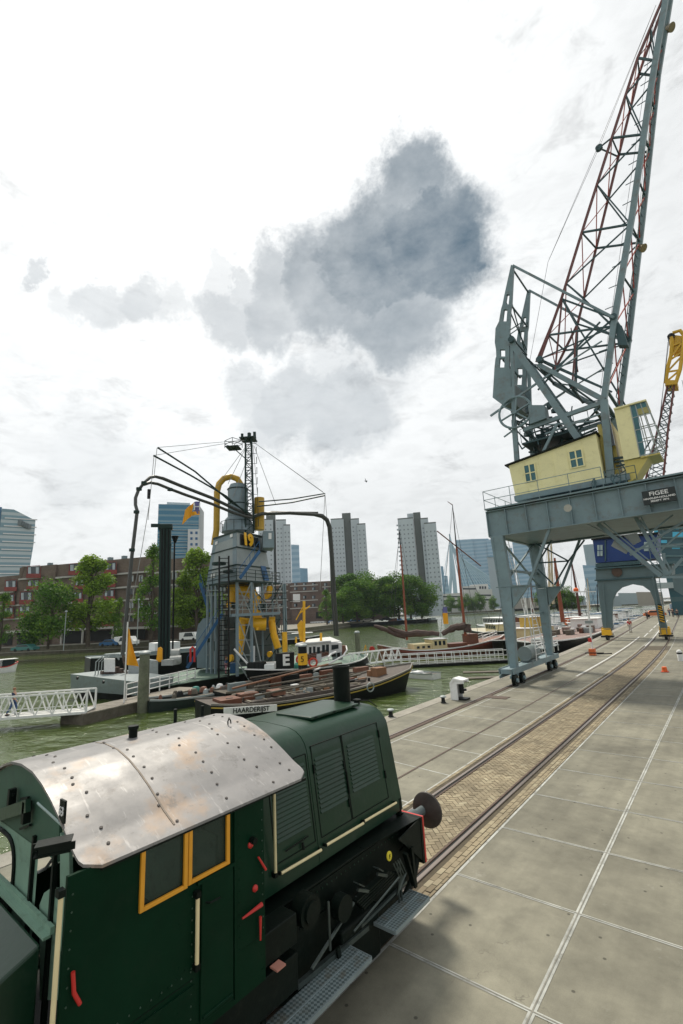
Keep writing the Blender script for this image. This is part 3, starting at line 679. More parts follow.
# recessed control panel side between cab door and hood, with red levers
mb = MB(); mb.bb(XS+.016, XS+.03, 3.03, 3.36, 1.33, 2.48); mb.build('side_panel', LG, loco, bevel=.004)
def PXs(x, y): return PX(x, y, XS+.04)
def lever(p, q, w0, w1, nm='lever'):
    p, q = PXs(*p), PXs(*q); mb = MB(); mb.tube([p+V((.02, 0, 0)), q+V((.02, 0, 0))], [w0, w1], 8); return mb.build(nm, REDP, loco, smooth=True)
lever((257, 856.5), (264.5, 869), .009, .012)
lever((200+295/4.88, 840+310/4.88), (200+200/4.88, 840+380/4.88), .02, .008)
lever((200+288/4.88, 840+370/4.88), (200+288/4.88, 840+485/4.88), .014, .008)
mb = MB(); p, q, s_ = PXs(73, 972), PXs(74, 993), PXs(80, 1004); mb.tube([p, q, s_], .014, 8); mb.build('lever', REDP, loco, smooth=True)
for px in ((255.5, 888.5), (251, 845)):
    p = PXs(*px); MB().lathe(p-V((.03, 0, 0)), [(.03, 0), (.03, .03), (.012, .05)], 12, (1, 0, 0)).build('red_plug', REDP, loco, smooth=True)
p = PXs(252, 840); MB().cyl(p-V((.03, 0, 0)), .03, .08, 10, (1, 0, 0)).build('lamp_bracket', LBK, loco)
# small plate with a number in the far corner of the open cab
mb = MB(); pl = frame(PY(61, 812, 1.9), (1, 0, 0)); p = PY(60, 812, 1.66); mb.bb(p.x-.05, p.x+.05, 1.672, 1.688, p.z-.08, p.z+.08); d = mb.build('number_plate', LBK, loco)
text_mesh('plate_number', '63', .09, WHITE, frame((p.x, 1.669, p.z), (1, 0, 0)), d)
# ---- hood
HY0, HY1 = 3.37, 6.44
def hprof(y):
    # slightly tapered cross section; end leans back
    t = (y-HY0)/(HY1-HY0)
    top = 2.79-.03*t
    return [(-4.33, 1.30), (-4.335, 1.45), (-4.47, 2.45), (-4.485, 2.53), (-4.52, top-.17), (-4.58, top-.1), (-4.67, top-.045), (-4.8, top-.01), (-4.95, top), (-5.3, top+.015)]
def hood(y0, y1, slant0=0, slant1=0, grow=0.):
    mb = MB(); vs = []; N = None
    for y, sl in ((y0, slant0), (y1, slant1)):
        p = hprof(y); p = p+[(2*XC-x, z) for x, z in p[-2::-1]]; N = len(p)
        for x, z in p: vs.append((x+(grow if x > XC else -grow), y-sl*(z-1.3), z+grow*.5))
    f = [(j, j+1, N+j+1, N+j) for j in range(N-1)]+[tuple(range(N)), tuple(range(N, 2*N))[::-1]]
    mb.add(vs, f); return mb
hood(HY0, 4.60).build('hood_rear_section', LGH, loco, smooth=True)
hood(4.615, HY1, 0, .04).build('hood', LGH, loco, smooth=True)
mb = hood(4.585, 4.63, 0, 0, .006); mb.build('hood_seam_strap', LGH, loco, smooth=True)
# door panel edges and louvres follow the sloped hood side
sn = V((1, 0, .132)).normalized()   # outward normal of the hood side
def hs(y, z, o=0): 
    x = -4.335-(z-1.45)*.135; return V((x, y, z))+sn*o
def louvres(y0, y1, z0, z1, n_, name='louvre_panel'):
    mb = MB(); fr = MB()
    for i in range(n_):
        z = z0+(z1-z0)*(i+.5)/n_; h = (z1-z0)/n_
        mb.add([hs(y0, z-h*.28, .002), hs(y1, z-h*.28, .002), hs(y1, z-h*.22, .016), hs(y0, z-h*.22, .016), hs(y0, z+h*.40, .002), hs(y1, z+h*.40, .002)], [(0, 1, 2, 3), (3, 2, 5, 4), (0, 3, 4), (1, 5, 2)])
    return mb.build(name, LGH, loco)
louvres(3.95, 4.50, 1.72, 2.42, 15); louvres(4.70, 5.22, 1.78, 2.42, 12); louvres(5.36, 5.98, 1.82, 2.42, 12)
mb = MB()
for y0, y1, z0, z1 in ((3.91, 4.55, 1.55, 2.5), (4.66, 5.26, 1.55, 2.56), (5.28, 6.12, 1.55, 2.56)):
    for p, q in (((y0, z0), (y1, z0)), ((y1, z0), (y1, z1)), ((y1, z1), (y0, z1)), ((y0, z1), (y0, z0))): mb.bar(hs(*p, .001), hs(*q, .001), .012, .008)
mb.build('hood_doors', LBK, loco)
mb = MB()
for y, z in ((5.24, 2.2), (5.24, 1.75), (6.12, 2.4), (6.12, 1.85), (4.66, 2.3)): mb.bar(hs(y, z-.05, .012), hs(y, z+.05, .012), .02, .02)
mb.bar(hs(5.26, 1.85, .02), hs(5.26, 2.12, .02), .02, .014); mb.tube([hs(4.05, 1.63, .025), hs(4.42, 1.65, .025)], .008, 6); mb.tube([hs(4.32, 1.62, .02), hs(4.32, 1.55, .03)], .014, 6)
mb.build('hinges_and_latches', LBK, loco)
for y0, y1 in ((3.93, 4.58), (4.68, 5.42), (5.45, 6.22)):
    mb = MB(); z0, z1 = 1.47, 1.455; mb.tube([hs(y0, z0, .05), hs(y1, z1, .05)], .016, 10); h = mb.build('handrail', CREAM, loco, smooth=True)
    mb = MB(); mb.tube([hs(y0-.005, z0, 0), hs(y0-.005, z0, .055)], .018, 8); mb.tube([hs(y1+.005, z1, 0), hs(y1+.005, z1, .055)], .018, 8); mb.build('bracket', LBK, h)
mb = MB(); mb.bb(-5.50, -4.78, 5.0, 6.1, 2.775, 2.815); fl = mb.build('roof_hatch', LGH, loco, bevel=.012)
mb = MB()
for y in (5.1, 5.5, 5.95): mb.cyl((-4.79, y-.03, 2.80), .014, .06, 8, (0, 1, 0))
mb.build('hinge', LBK, fl)
mb = MB(); mb.lathe((-5.3, 6.32, 2.70), [(.16, 0), (.14, .02), (.14, .60), (.152, .605), (.152, .64), (.13, .64), (.13, .5)], 24); mb.build('exhaust_stack', LBK, loco, smooth=True)
mb = MB(); mb.lathe((-4.98, 6.3, 2.74), [(.05, 0), (.05, .06), (.07, .06), (.07, .085), (.02, .1)], 14); mb.tube([(-4.95, 6.34, 2.80), (-4.8, 6.38, 2.81), (-4.65, 6.40, 2.72)], .01, 6); mb.build('filler_cap', LBK, loco, smooth=True)
# ---- running plate, frame, buffer beam, wheels
mb = MB(); mb.bb(-6.4, -4.2, HY0+.1, 6.55, 1.20, 1.225); mb.build('running_plate', LBK, loco, bevel=.004)
fr = MB()
for x in (-4.22, -6.4):
    fr.prism([(x, .4, 1.195), (x, 6.55, 1.195), (x, 6.55, .95), (x, 6.1, .93), (x, 5.9, .72), (x, 5.0, .70), (x, 4.75, .9), (x, 4.1, .93), (x, 3.8, .62), (x, .4, .55)], (.025, 0, 0))
fr.build('side_frame', LBK, loco)
mb = MB()
for i in range(30): mb.cyl((-4.195, 3.95+i*.086, 1.14), .009, .008, 6, (1, 0, 0))
mb.build('frame_rivets', LGH, loco)
mb = MB(); mb.bb(XF+.1, -4.02, 6.47, 6.505, .66, 1.25); mb.build('buffer_beam', REDP, loco)
mb = MB(); mb.bb(XF+.11, -4.022, 6.42, 6.468, .665, 1.252); mb.bb(-4.4, -4.33, 6.36, 6.41, 1.23, 1.46); mb.build('beam_backing', LBK, loco)
mb = MB(); mb.prism([(-4.03, 6.42, 1.245), (-4.03, 5.85, 1.17), (-4.03, 6.15, .93), (-4.03, 6.42, .7)], (-.02, 0, 0)); mb.prism([(-4.03, 6.42, 1.25), (-4.2, 5.3, 1.23), (-4.3, 5.3, 1.23), (-4.3, 6.42, 1.25)], (0, 0, -.012)); mb.build('beam_gusset', LBK, loco)
for x in (-4.42, -6.18):
    mb = MB(); mb.lathe((x, 6.505, 1.04), [(.16, 0), (.16, .03), (.105, .05), (.10, .38), (.07, .39), (.07, .66)], 20, (0, 1, 0))
    bf = mb.build('buffer', mat('buffer_grey', (.10, .125, .13), .45, .3, .15, 3), loco, smooth=True)
    mb = MB(); mb.lathe((x+.03, 7.22, 1.02), [(.07, -.1), (.26, 0), (.265, .03), (.24, .045), (.12, .055)], 28, (0, 1, 0)); mb.build('buffer_head', mat('buffer_head_rust', (.05, .045, .04), .55, .3, .3, 6), bf, smooth=True)
def wheel(x, y):
    mb = MB(); s_ = 1 if x > XC else -1
    mb.lathe((x, y, .5), [(.001, 0), (.46, 0), (.5, .02), (.5, .1), (.43, .12), (.43, .07), (.12, .07), (.12, .14), (.001, .14)], 28, (s_, 0, 0)); w_ = mb.build('wheel', LBK, loco, smooth=True)
    mb = MB(); mb.lathe((x, y, .5), [(.50, .0), (.53, .0), (.53, .025), (.5, .03)], 28, (s_, 0, 0)); mb.build('flange', RUSTD, w_)
for y in (2.0, 4.35): wheel(-4.66, y); wheel(-6.0, y)
# springs, axle box, brake gear and battery boxes under the frame
mb = MB(); mb.cyl((-4.1, 4.02, 1.18), .15, .16, 20, (1, 0, 0)); mb.cyl((-3.96, 4.02, 1.18), .10, .05, 16, (1, 0, 0)); mb.cyl((-4.1, 4.62, .93), .13, .12, 18, (1, 0, 0)); mb.build('sand_box_drum', LBK, loco, smooth=True)
mb = MB(); mb.bb(-4.15, -3.93, 3.05, 3.8, 1.02, 1.28); mb.bb(-4.12, -3.95, 1.65, 3.82, .62, .93); mb.build('lower_side_box', LBK, loco, bevel=.01)
mb = MB()
for k in range(5): mb.bar((-4.02, 4.95-.03*k+.0, .78+.03*k), (-4.02, 5.75+.03*k*0-.06*k, .82+.03*k), .08, .022)
mb.build('leaf_spring', LBK, loco)
mb = MB()
for y in (4.85, 5.25): 
    mb.bar((-3.98, y, 1.02), (-3.98, y+.2, .92), .03); mb.bar((-3.98, y-.02, 1.10), (-3.98, y+.08, 1.03), .09, .012)
mb.tube([(-3.9, 4.65, .72), (-3.9, 5.6, .86)], .012, 6); mb.tube([(-3.95, 4.3, .7), (-3.95, 4.3, 1.15)], .014, 6); mb.bar((-4.0, 4.9, .62), (-4.0, 5.9, .66), .03)
for y in (5.72, 5.78): mb.tube([(-4.0, y, .5), (-4.0, y, .95)], .012, 6)
mb.tube([(-4.04, 4.1, .6), (-4.04, 4.9, .9)], .02, 6); mb.bar((-4.06, 3.9, .55), (-4.06, 5.1, .5), .05)
for i in range(4): mb.tube([(-3.97, 5.6+.05*i, 1.0), (-3.95, 5.7+.05*i, .8), (-3.98, 5.65, .62)], .009, 5)
mb.build('brake_rigging', mat('worn_steel', (.07, .09, .085), .35, .6, .3, 5), loco)
mb = MB(); mb.bar((-4.0, 6.1, 1.0), (-4.0, 6.13, .5), .05, .03); mb.bar((-4.28, 6.1, 1.0), (-4.28, 6.13, .5), .05, .03); mb.bar((-3.98, 5.9, 1.0), (-3.98, 6.06, .56), .07, .03); mb.bar((-4.02, 3.4, .9), (-4.02, 3.42, .5), .05, .03); mb.bar((-4.02, 4.5, .6), (-4.02, 4.52, .5), .05, .03)
mb.build('step_hanger', LBK, loco)
# curved guard iron
mb = MB(); mb.tube([(-4.15, 6.35, .95), (-4.13, 6.38, .7), (-4.12, 6.25, .5), (-4.12, 6.0, .42)], [.05, .06, .05, .03], 8); mb.build('guard_iron', LBK, loco, smooth=True)
mb = MB(); mb.lathe(( -4.05, 5.62, 1.06), [(.055, 0), (.055, .012), (.04, .014)], 16, (1, 0, .1)); lb = mb.build('round_label', mat('label_yellow', (.6, .5, .03), .5), loco)
text_mesh('round_label_mark', 'F', .07, LBK, frame((-4.032, 5.62, 1.055), (0, 1, 0)), lb, .002)
p = PXs(276.5, 965); MB().box(p+V((.02, 0, 0)), (.1, .11, .015)).build('pink_foot_pad', mat('faded_pink', (.45, .2, .15), .7), loco)
# chequered footsteps
m, n, l, b = node_mat('chequer_plate'); b.inputs['Metallic'].default_value = .4; b.inputs['Roughness'].default_value = .45
tc = n.new('ShaderNodeTexCoord'); mp = n.new('ShaderNodeMapping'); mp.inputs['Rotation'].default_value[2] = R(45); mp.inputs['Scale'].default_value = (34, 34, 34); l.new(tc.outputs['Object'], mp.inputs[0])
ck = n.new('ShaderNodeTexChecker'); ck.inputs['Scale'].default_value = 1; ck.inputs[1].default_value = (.10, .14, .145, 1); ck.inputs[2].default_value = (.26, .32, .33, 1); l.new(mp.outputs[0], ck.inputs[0])
no = n.new('ShaderNodeTexNoise'); no.inputs['Scale'].default_value = 9; l.new(tc.outputs['Object'], no.inputs['Vector'])
r_ = n.new('ShaderNodeMapRange'); r_.inputs[1].default_value = .5; r_.inputs[2].default_value = .75; r_.inputs[4].default_value = .7; l.new(no.outputs['Fac'], r_.inputs[0])
mx = n.new('ShaderNodeMix'); mx.data_type = 'RGBA'; l.new(r_.outputs[0], mx.inputs[0]); l.new(ck.outputs[0], mx.inputs[6]); mx.inputs[7].default_value = (.14, .12, .08, 1); l.new(mx.outputs[2], b.inputs['Base Color'])
bp = n.new('ShaderNodeBump'); bp.inputs['Distance'].default_value = .004; l.new(ck.outputs[1], bp.inputs['Height']); l.new(bp.outputs[0], b.inputs['Normal']); CHQ = m
for x0, x1, y0, y1 in ((-4.05, -3.74, 5.22, 6.03), (-4.05, -3.73, 2.9, 4.72)):
    mb = MB(); mb.bb(x0, x1, y0, y1, .488, .5); st = mb.build('footstep', CHQ, loco)
    mb = MB(); mb.bar((x1+.006, y0, .487), (x1+.006, y1, .487), .012, .04); mb.bar((x0, y0-.006, .487), (x1, y0-.006, .487), .012, .04); mb.bar((x0, y1+.006, .487), (x1, y1+.006, .487), .012, .04); mb.bar(((x0+x1)/2, y0, .506), ((x0+x1)/2, y1, .506), .012, .01); mb.build('step_edge', mat('step_edge', (.22, .27, .28), .5, .3), st)
mb = MB(); mb.bb(-6.4, -4.2, .5, 6.45, .45, .9) ; mb.build('underframe', LBK, loco)
mb = MB(); mb.bb(-4.42, -4.06, 4.62, 5.35, .12, .66); mb.build('hanging_dark_box', LBK, loco, bevel=.02)  # dark box added for the loco's shadow and hanging gear between the steps
mb = MB(); mb.bb(-4.6, -4.12, 5.3, 6.0, .1, .5); mb.build('brake_block_box', LBK, loco, bevel=.02)
# ================================================================ NEAR PORTAL CRANE
YF, YB = 26.3, 33.0      # front and rear portal frames
Y1, Y2 = 28.3, 31.6      # near and far side frames of the slewing part
crane = thing('portal_crane', 'tall blue-grey harbour crane with pale yellow machine house and lattice jib standing on a portal', 'crane', (-6, 29.6, 0))
zt = PY(487, 512, YF).z; zb_ = PY(489, 538, YF).z
XL = PY(487, 512, YF).x
XR = 2.2
beamp = []
for Y in (YF, YB):
    mb = MB()
    d = .0
    mb.bb(XL, XR, Y-.02, Y+.02, zb_+.05, zt-.05); mb.bb(XL-.03, XR, Y-.19, Y+.19, zt-.05, zt); mb.bb(XL, XR, Y-.19, Y+.19, zb_, zb_+.05); mb.bb(XL-.02, XL+.02, Y-.19, Y+.19, zb_+.05, zt-.05)
    bm_ = mb.build('portal_beam', STEEL, crane)
    mb = MB(); x = XL+1.1
    while x < XR: mb.bb(x-.02, x+.02, Y-.17, Y-.021, zb_+.052, zt-.052); x += 1.15
    mb.build('web_stiffeners', STEEL, bm_)
mb = MB()
for x in (XL+.12, -5.2, XR-.2): mb.bb(x-.1, x+.1, YF+.2, YB-.2, zb_+.05, zt-.06)
mb.bb(XL+.25, XR, YF+.2, YB-.2, zb_+.1, zb_+.16); mb.build('cross_beam', STEEL, crane)
# walkway deck with railing
zd = zt+.14
mb = MB(); mb.bb(XL-.02, XR, YF-.32, YB+.3, zd-.08, zd); mb.build('walkway_deck', STEEL, crane)
mb = MB(); railing(mb, [(XL, YB+.2, zd), (XL, YF-.28, zd), (-3.9, YF-.28, zd)], 1.05, .02, 2, 1.6); mb.build('walkway_railing', STEEL, crane)
# legs: front and rear column with triangular gusset
zk = PY(497, 588, YF).z
def leg(Y, xoff=0, mir=1):
    X = XL+xoff
    mb = MB()
    def seg(x0t, x1t, x0b, x1b, zt_, zb2, h=.38):
        vs = [(x0b, Y-h/2, zb2), (x1b, Y-h/2, zb2), (x1b, Y+h/2, zb2), (x0b, Y+h/2, zb2), (x0t, Y-h/2, zt_), (x1t, Y-h/2, zt_), (x1t, Y+h/2, zt_), (x0t, Y+h/2, zt_)]
        mb.add(vs, [(0, 3, 2, 1), (4, 5, 6, 7), (0, 1, 5, 4), (1, 2, 6, 5), (2, 3, 7, 6), (3, 0, 4, 7)])
    a, w_ = X+.08*mir, .72*mir
    seg(a, a+w_, a+.12*mir, a+.8*mir, zb_, zk); seg(a+.12*mir, a+.8*mir, a+.2*mir, a+.55*mir, zk-.02, .85)
    g = mb.build('leg', STEEL, crane)
    mb = MB(); mb.prism([(a+.8*mir, Y-.12, zk), (a+1.75*mir, Y-.12, zk), (a+.78*mir, Y-.12, zk-1.15)], (0, .24, 0)); mb.bb(min(a, a+1.78*mir)-.02, max(a, a+1.78*mir)+.02, Y-.2, Y+.2, zk, zk+.05)
    mb.bb(a+.14*mir, a+.17*mir, Y-.215, Y-.19, 1.0, zb_-.01)
    mb.build('leg_gusset', STEEL, g)
leg(YF); leg(YB); leg(YF, XR-XL, -1); leg(YB, XR-XL, -1)
mb = MB()
gx = XL+.08+1.75
for Y in (YF, YB): mb.ibar((gx, Y, zk+.05), (gx+1.5, Y, zb_+.02), .14, .14, .03, (0, 1, 0))
# braces between the two frames (side X-bracing) and horizontal members
mb.bar((XL+.4, YF+.2, zk+1.0), (XL+.4, YB-.2, zk+1.0), .14); mb.bar((XL+.4, YF+.2, zk+.12), (XL+.4, YB-.2, zk+.12), .1); mb.bar((XL+.4, YF+.2, 3.6), (XL+.4, YB-.2, 3.6), .09)
mb.bar((XL+.4, YF+.2, zb_), (XL+.4, YB-.2, zk+.2), .1); mb.bar((XL+.4, YF+.2, zk+.2), (XL+.4, YB-.2, zb_), .1)
mb.build('leg_brace', STEEL, crane)
mb = MB()
a_, b_, c_ = PY(536, 543.5, YB-.8), PY(568.5, 561, YB-.8), PY(554.5, 585, YB-.8)
for p, q in (((536, 543.5), (568.5, 561)), ((538, 563), (568.5, 561)), ((584.4, 540), (568.5, 561)), ((568.5, 561), (554.5, 585)), ((538, 569), (553, 584)), ((552, 540), (538, 563))): mb.bar(PY(*p, YB-.9), PY(*q, YB-.9), .09)
mb.build('wind_bracing', STEELD, crane)
# right-hand brace assembly under the beam: pixel survey put on the mid plane
mb = MB(); YM = YF+1.2
def seg(mb, p, q, Y, w_=.1, h=None): mb.bar(PY(*p, Y), PY(*q, Y), w_, h)
for p, q, w_ in (((598, 524), (661, 576), .2), ((603, 522), (664, 573), .06), ((620, 489), (668, 575), .18), ((624, 487), (671, 570), .06), ((668, 575), (683, 558), .12), ((630, 555), (683, 522), .1), ((636, 549), (683, 544), .08), ((651, 549), (668, 575), .1), ((664, 553), (664, 576), .1), ((673, 515), (646, 536), .08), ((661, 577), (683, 577), .12), ((655, 556), (683, 530), .07), ((640, 520), (660, 545), .07)): seg(mb, p, q, YM, w_)
mb.build('portal_bracing', STEEL, crane)
mb = MB(); mb.prism([PY(611, 546, YM+.1), PY(616, 537, YM+.1), PY(630, 547, YM+.1), PY(626, 554, YM+.1)], (0, .12, 0)); mb.prism([PY(623, 535, YM+.3), PY(637, 533, YM+.3), PY(641, 541, YM+.3), PY(633, 545, YM+.3)], (0, .12, 0)); mb.build('cable_box', mat('box_grey', (.25, .28, .27), .5, 0, .1, 2), crane)
# bogies on the quay rail
mb = MB(); mb.bb(-10.15, -9.55, YF-.9, YB+1.0, .62, .86); mb.bb(-10.25, -10.2, YF-.9, YB+1.0, .6, .9); mb.bb(-9.5, -9.45, YF-.9, YB+1.0, .6, .9); mb.build('sill_beam', STEEL, crane)
def bogie(Y, X=-9.85):
    mb = MB()
    for s_ in (-.26, .26): mb.prism([(X+s_, Y-.95, .42), (X+s_, Y+.95, .42), (X+s_, Y+.95, .56), (X+s_, Y+.4, .66), (X+s_, Y-.4, .66), (X+s_, Y-.95, .56)], (.04*(1 if s_ > 0 else -1), 0, 0))
    bg_ = mb.build('bogie', STEEL, crane)
    for y in (Y-.55, Y+.55):
        mb = MB(); mb.lathe((X+.29-.0, y, .31), [(.001, 0), (.3, 0), (.3, .03), (.27, .03), (.27, .15), (.3, .15), (.3, .18), (.001, .18)], 22, (1, 0, 0)); w_ = mb.build('wheel', LBK, bg_, smooth=True)
        MB().cyl((X+.475, y, .31), .11, .08, 14, (1, 0, 0)).build('axle_box', STEEL, w_)
for Y in (YF-.2, YB-.7): bogie(Y)
for Y in (YF-.2, YB-.7): bogie(Y, XR-.5)
mb = MB(); mb.bb(-9.95, -9.75, YB+.98, YB+1.12, .35, .75); mb.build('rail_buffer', YELB, crane)
mb = MB(); mb.cyl((-9.85, 28.6, 1.35), .42, 1.7, 20, (0, 1, 0)); mb.bb(-10.2, -9.5, 28.8, 30.1, .87, 1.0); mb.cyl((-9.85, 30.3, 1.3), .25, .5, 16, (0, 1, 0)); mb.build('travel_motor', mat('motor_grey', (.16, .2, .2), .5, 0, .1, 2), crane, smooth=True)
mb = MB(); 
for y in (29.2, 31.2): mb.tube([(-9.4, y, .9), (-9.6, 30.2, 4.6)], .035, 6); mb.tube([(-10.1, y, .9), (-9.9, 30.2, 4.6)], .035, 6)
for k in range(1, 11): t = k/11; mb.tube([lerp((-9.4, 29.2, .9), (-9.6, 30.2, 4.6), t), lerp((-9.4, 31.2, .9), (-9.6, 30.2, 4.6), t)], .022, 5)
ladder(mb, (-9.3, 28.2, 3.6), (-9.9, 28.2, zb_), .5, (0, 1, 0)); mb.bb(-10.2, -9.0, 27, 29.6, 3.5, 3.56); mb.build('access_ladder', WHITE, crane)
# name board
mb = MB(); p0, p1, p2, p3 = PY(642.8, 492.5, YF-.45), PY(673.5, 487.5, YF-.45), PY(674, 500, YF-.45), PY(643.5, 505, YF-.45)
zc_, xc_ = (p0.z+p3.z)/2, (p0.x+p1.x)/2; wd, hg = p1.x-p0.x, p0.z-p3.z
mb.bb(xc_-wd/2-.05, xc_+wd/2+.05, YF-.5, YF-.45, zc_-hg/2-.04, zc_+hg/2+.04); sg = mb.build('name_board', mat('board_black', (.008, .016, .016), .5), crane, bevel=.02)
for k, (t, sz, dz) in enumerate((('FIGEE', .27, .15), ('HAARLEM-HOLLAND', .115, -.06), ('SEDERT 1836', .11, -.2))):
    text_mesh('lettering', t, sz, WHITE, frame((xc_, YF-.505, zc_+dz), (1, 0, 0)), sg, .004, .004, xs=1.15)
mb = MB(); mb.cyl(PY(568.5, 508.5, YF-.55), .16, .14, 16, (0, -1, 0), .2); mb.build('flood_lamp', mat('lamp_grey', (.35, .35, .3), .4), crane, smooth=True)
# slewing ring and house
zs = zd
mb = MB(); mb.lathe((-6.2, 30, zs), [(2.0, 0), (2.0, .35), (1.7, .4)], 32); mb.build('slewing_ring', STEELD, crane, smooth=True)
h0, h1, h2, h3 = PY(515.4, 496, Y1-.5), PY(509.8, 465.5, Y1-.5), PY(600.2, 432.5, Y1-.5), PY(604, 479, Y1-.5)
# level floor, sloping roof
zfl = (h0.z+h3.z)/2; xl, xr = h0.x, h3.x
mb = MB(); mb.prism([(xl, Y1-.5, zfl), (xr, Y1-.5, zfl), (xr, Y1-.5, h2.z), (xl-.15, Y1-.5, h1.z)], (0, 3.9, 0)); house = mb.build('machine_house', YEL, crane)
mb = MB(); mb.prism([(xl-.35, Y1-.65, h1.z+.0), (xr+.1, Y1-.65, h2.z+.03), (xr+.1, Y1-.65, h2.z+.1), (xl-.35, Y1-.65, h1.z+.08)], (0, 4.2, 0)); mb.build('house_roof', LBK, house)
mb = MB(); mb.bb(xl-.05, xr+1.2, Y1-.62, Y2+.5, zfl-.32, zfl); mb.build('house_base', STEEL, house)
for (a, c_) in (((568.5, 452), (584.5, 465.5)), ((523.5, 465.8), (537, 480))):
    p, q = PY(*a, Y1-.52), PY(*c_, Y1-.52); x0, x1, z0, z1 = p.x, q.x, q.z, p.z
    wn = MB().bb(x0, x1, Y1-.53, Y1-.505, z0, z1).build('window', GLASST, house)
    mb = MB()
    for u in (x0, (x0+x1)/2, x1): mb.bb(u-.035, u+.035, Y1-.56, Y1-.53, z0-.035, z1+.035)
    for u in (z0, (z0+z1)/2, z1): mb.bb(x0+.036, x1-.036, Y1-.555, Y1-.53, u-.03, u+.03)
    mb.build('frame', YEL, wn)
# seams on the house wall
mb = MB()
for k in range(1, 6):
    x = xl+(xr-xl)*k/6; mb.bb(x-.012, x+.012, Y1-.512, Y1-.5, zfl, h1.z+(h2.z-h1.z)*k/6-.05)
mb.build('wall_seams', YEL, house)
# rear narrow block between house and cab
mb = MB(); p = PY(604, 425, Y1+.6); q = PY(616, 478, Y1+.6); mb.bb(xr+.02, q.x+.3, Y1+.3, Y2-.4, zfl, p.z); mb.build('house_annex', mat('cab_yellow_worn', (.55, .45, .12), .55, 0, .1, 2), house)
# cabin
c0, c1 = PY(614, 410, Y1-.6), PY(646, 410, Y1-.6); cb_ = PY(630, 458, Y1-.6).z
xa, xb = c0.x+.0, c0.x+.75; xc2 = c1.x+.1
cabn = MB().bb(xa, xb, Y1-.6, Y1+1.3, cb_-.05, c0.z).build('driver_cabin', YEL, crane)
mb = MB(); mb.bb(xa, xc2, Y1-.7, Y1+1.4, c0.z, c0.z+.08); mb.build('cabin_roof', YEL, cabn)
mb = MB(); mb.bb(xb, xc2+.1, Y1-.6, Y1+1.3, cb_-.12, cb_-.04); mb.prism([(xa, Y1-.5, cb_-.06), (xa+1.1, Y1-.5, cb_-.12), (xa+.35, Y1-.5, cb_-1.1), (xa, Y1-.5, cb_-1.3)], (0, 1.6, 0)); mb.build('cabin_floor', mat('cab_yellow_worn', (.5, .42, .12)), cabn)
mb = MB()
xt, xm = xc2-.05, xc2+.28
for Y in (Y1-.6, Y1+1.3):
    for i in range(4): 
        t = i/3; mb.bar((xb+(xt-xb)*t, Y, c0.z), (xb+(xm-xb)*t, Y, cb_+.5), .045); mb.bar((xb+(xm-xb)*t, Y, cb_+.5), (xb+(xt-.1-xb)*t, Y, cb_-.05), .045)
    for i in range(5):
        z = c0.z-(c0.z-cb_)*i/4; e = xt+(xm-xt)*min(1, i/2.6) if i < 3 else xm-.1*(i-2); mb.bar((xb, Y, z), (e, Y, z), .04)
for i in range(5):
    z = c0.z-(c0.z-cb_)*i/4; e = xt+(xm-xt)*min(1, i/2.6) if i < 3 else xm-.1*(i-2); mb.bar((e, Y1-.6, z), (e, Y1+1.3, z), .04)
for Y in (Y1, Y1+.65): mb.bar((xt, Y, c0.z), (xm, Y, cb_+.5), .04)
gf = mb.build('cabin_window_frame', mat('frame_grey', (.3, .34, .33), .5), cabn)
mb = MB(); mb.quad((xb+.01, Y1-.6, c0.z-.3), (xt, Y1-.6, c0.z-.3), (xt, Y1-.6, c0.z), (xb+.01, Y1-.6, c0.z)); mb.quad((xb+.01, Y1-.605, cb_), (xb+.25, Y1-.605, cb_), (xb+.25, Y1-.605, c0.z-.3), (xb+.01, Y1-.605, c0.z-.3)); mb.build('cabin_glass', GLASST, gf)
mb = MB(); p = PY(606, 440, Y1-.55); mb.prism([PY(601, 423, Y1-.1), PY(609, 415, Y1-.1), PY(615, 445, Y1-.1), PY(606, 448, Y1-.1)], (0, .1, 0)); mb.build('dark_hatch', GLASSD, cabn)
# platform and clutter under the cabin
mb = MB()
for p, q, w_ in (((611, 459), (641, 455), .12), ((614, 462), (638, 459), .1), ((638, 458), (620, 486), .07), ((620, 462), (634, 482), .06), ((628, 470), (640, 470), .05), ((641, 456), (651, 440), .06), ((612, 480), (626, 470), .06), ((616, 466), (640, 462), .08)): seg(mb, p, q, Y1+.2, w_); seg(mb, p, q, Y1+1.2, w_)
mb.build('cabin_support', STEELD, crane)
mb = MB(); mb.cyl(PY(630, 486, Y1+.3), .28, .75, 14, (-.2, 0, 1)); mb.cyl(PY(618, 484, Y1), .2, .5, 12, (0, 0, 1)); mb.build('winch_housing', mat('winch_pale', (.42, .45, .43), .5, 0, .15, 3), crane, smooth=True)
mb = MB()
railing(mb, [(PY(606, 484, YF-.6).x, YF-.6, zd), (-2.4, YF-.6, zd)], .7, .02, 2, .8)
for k in range(7): a = rnd.uniform(-4.6, -3.0); mb.tube([(a, 27.2, zd), (a+rnd.uniform(-.3, .3), 27.4, zd+.6), (a+rnd.uniform(-.3, .3), 27.6, zd+.9)], .03, 5)
mb.build('deck_pipes', STEELD, crane)
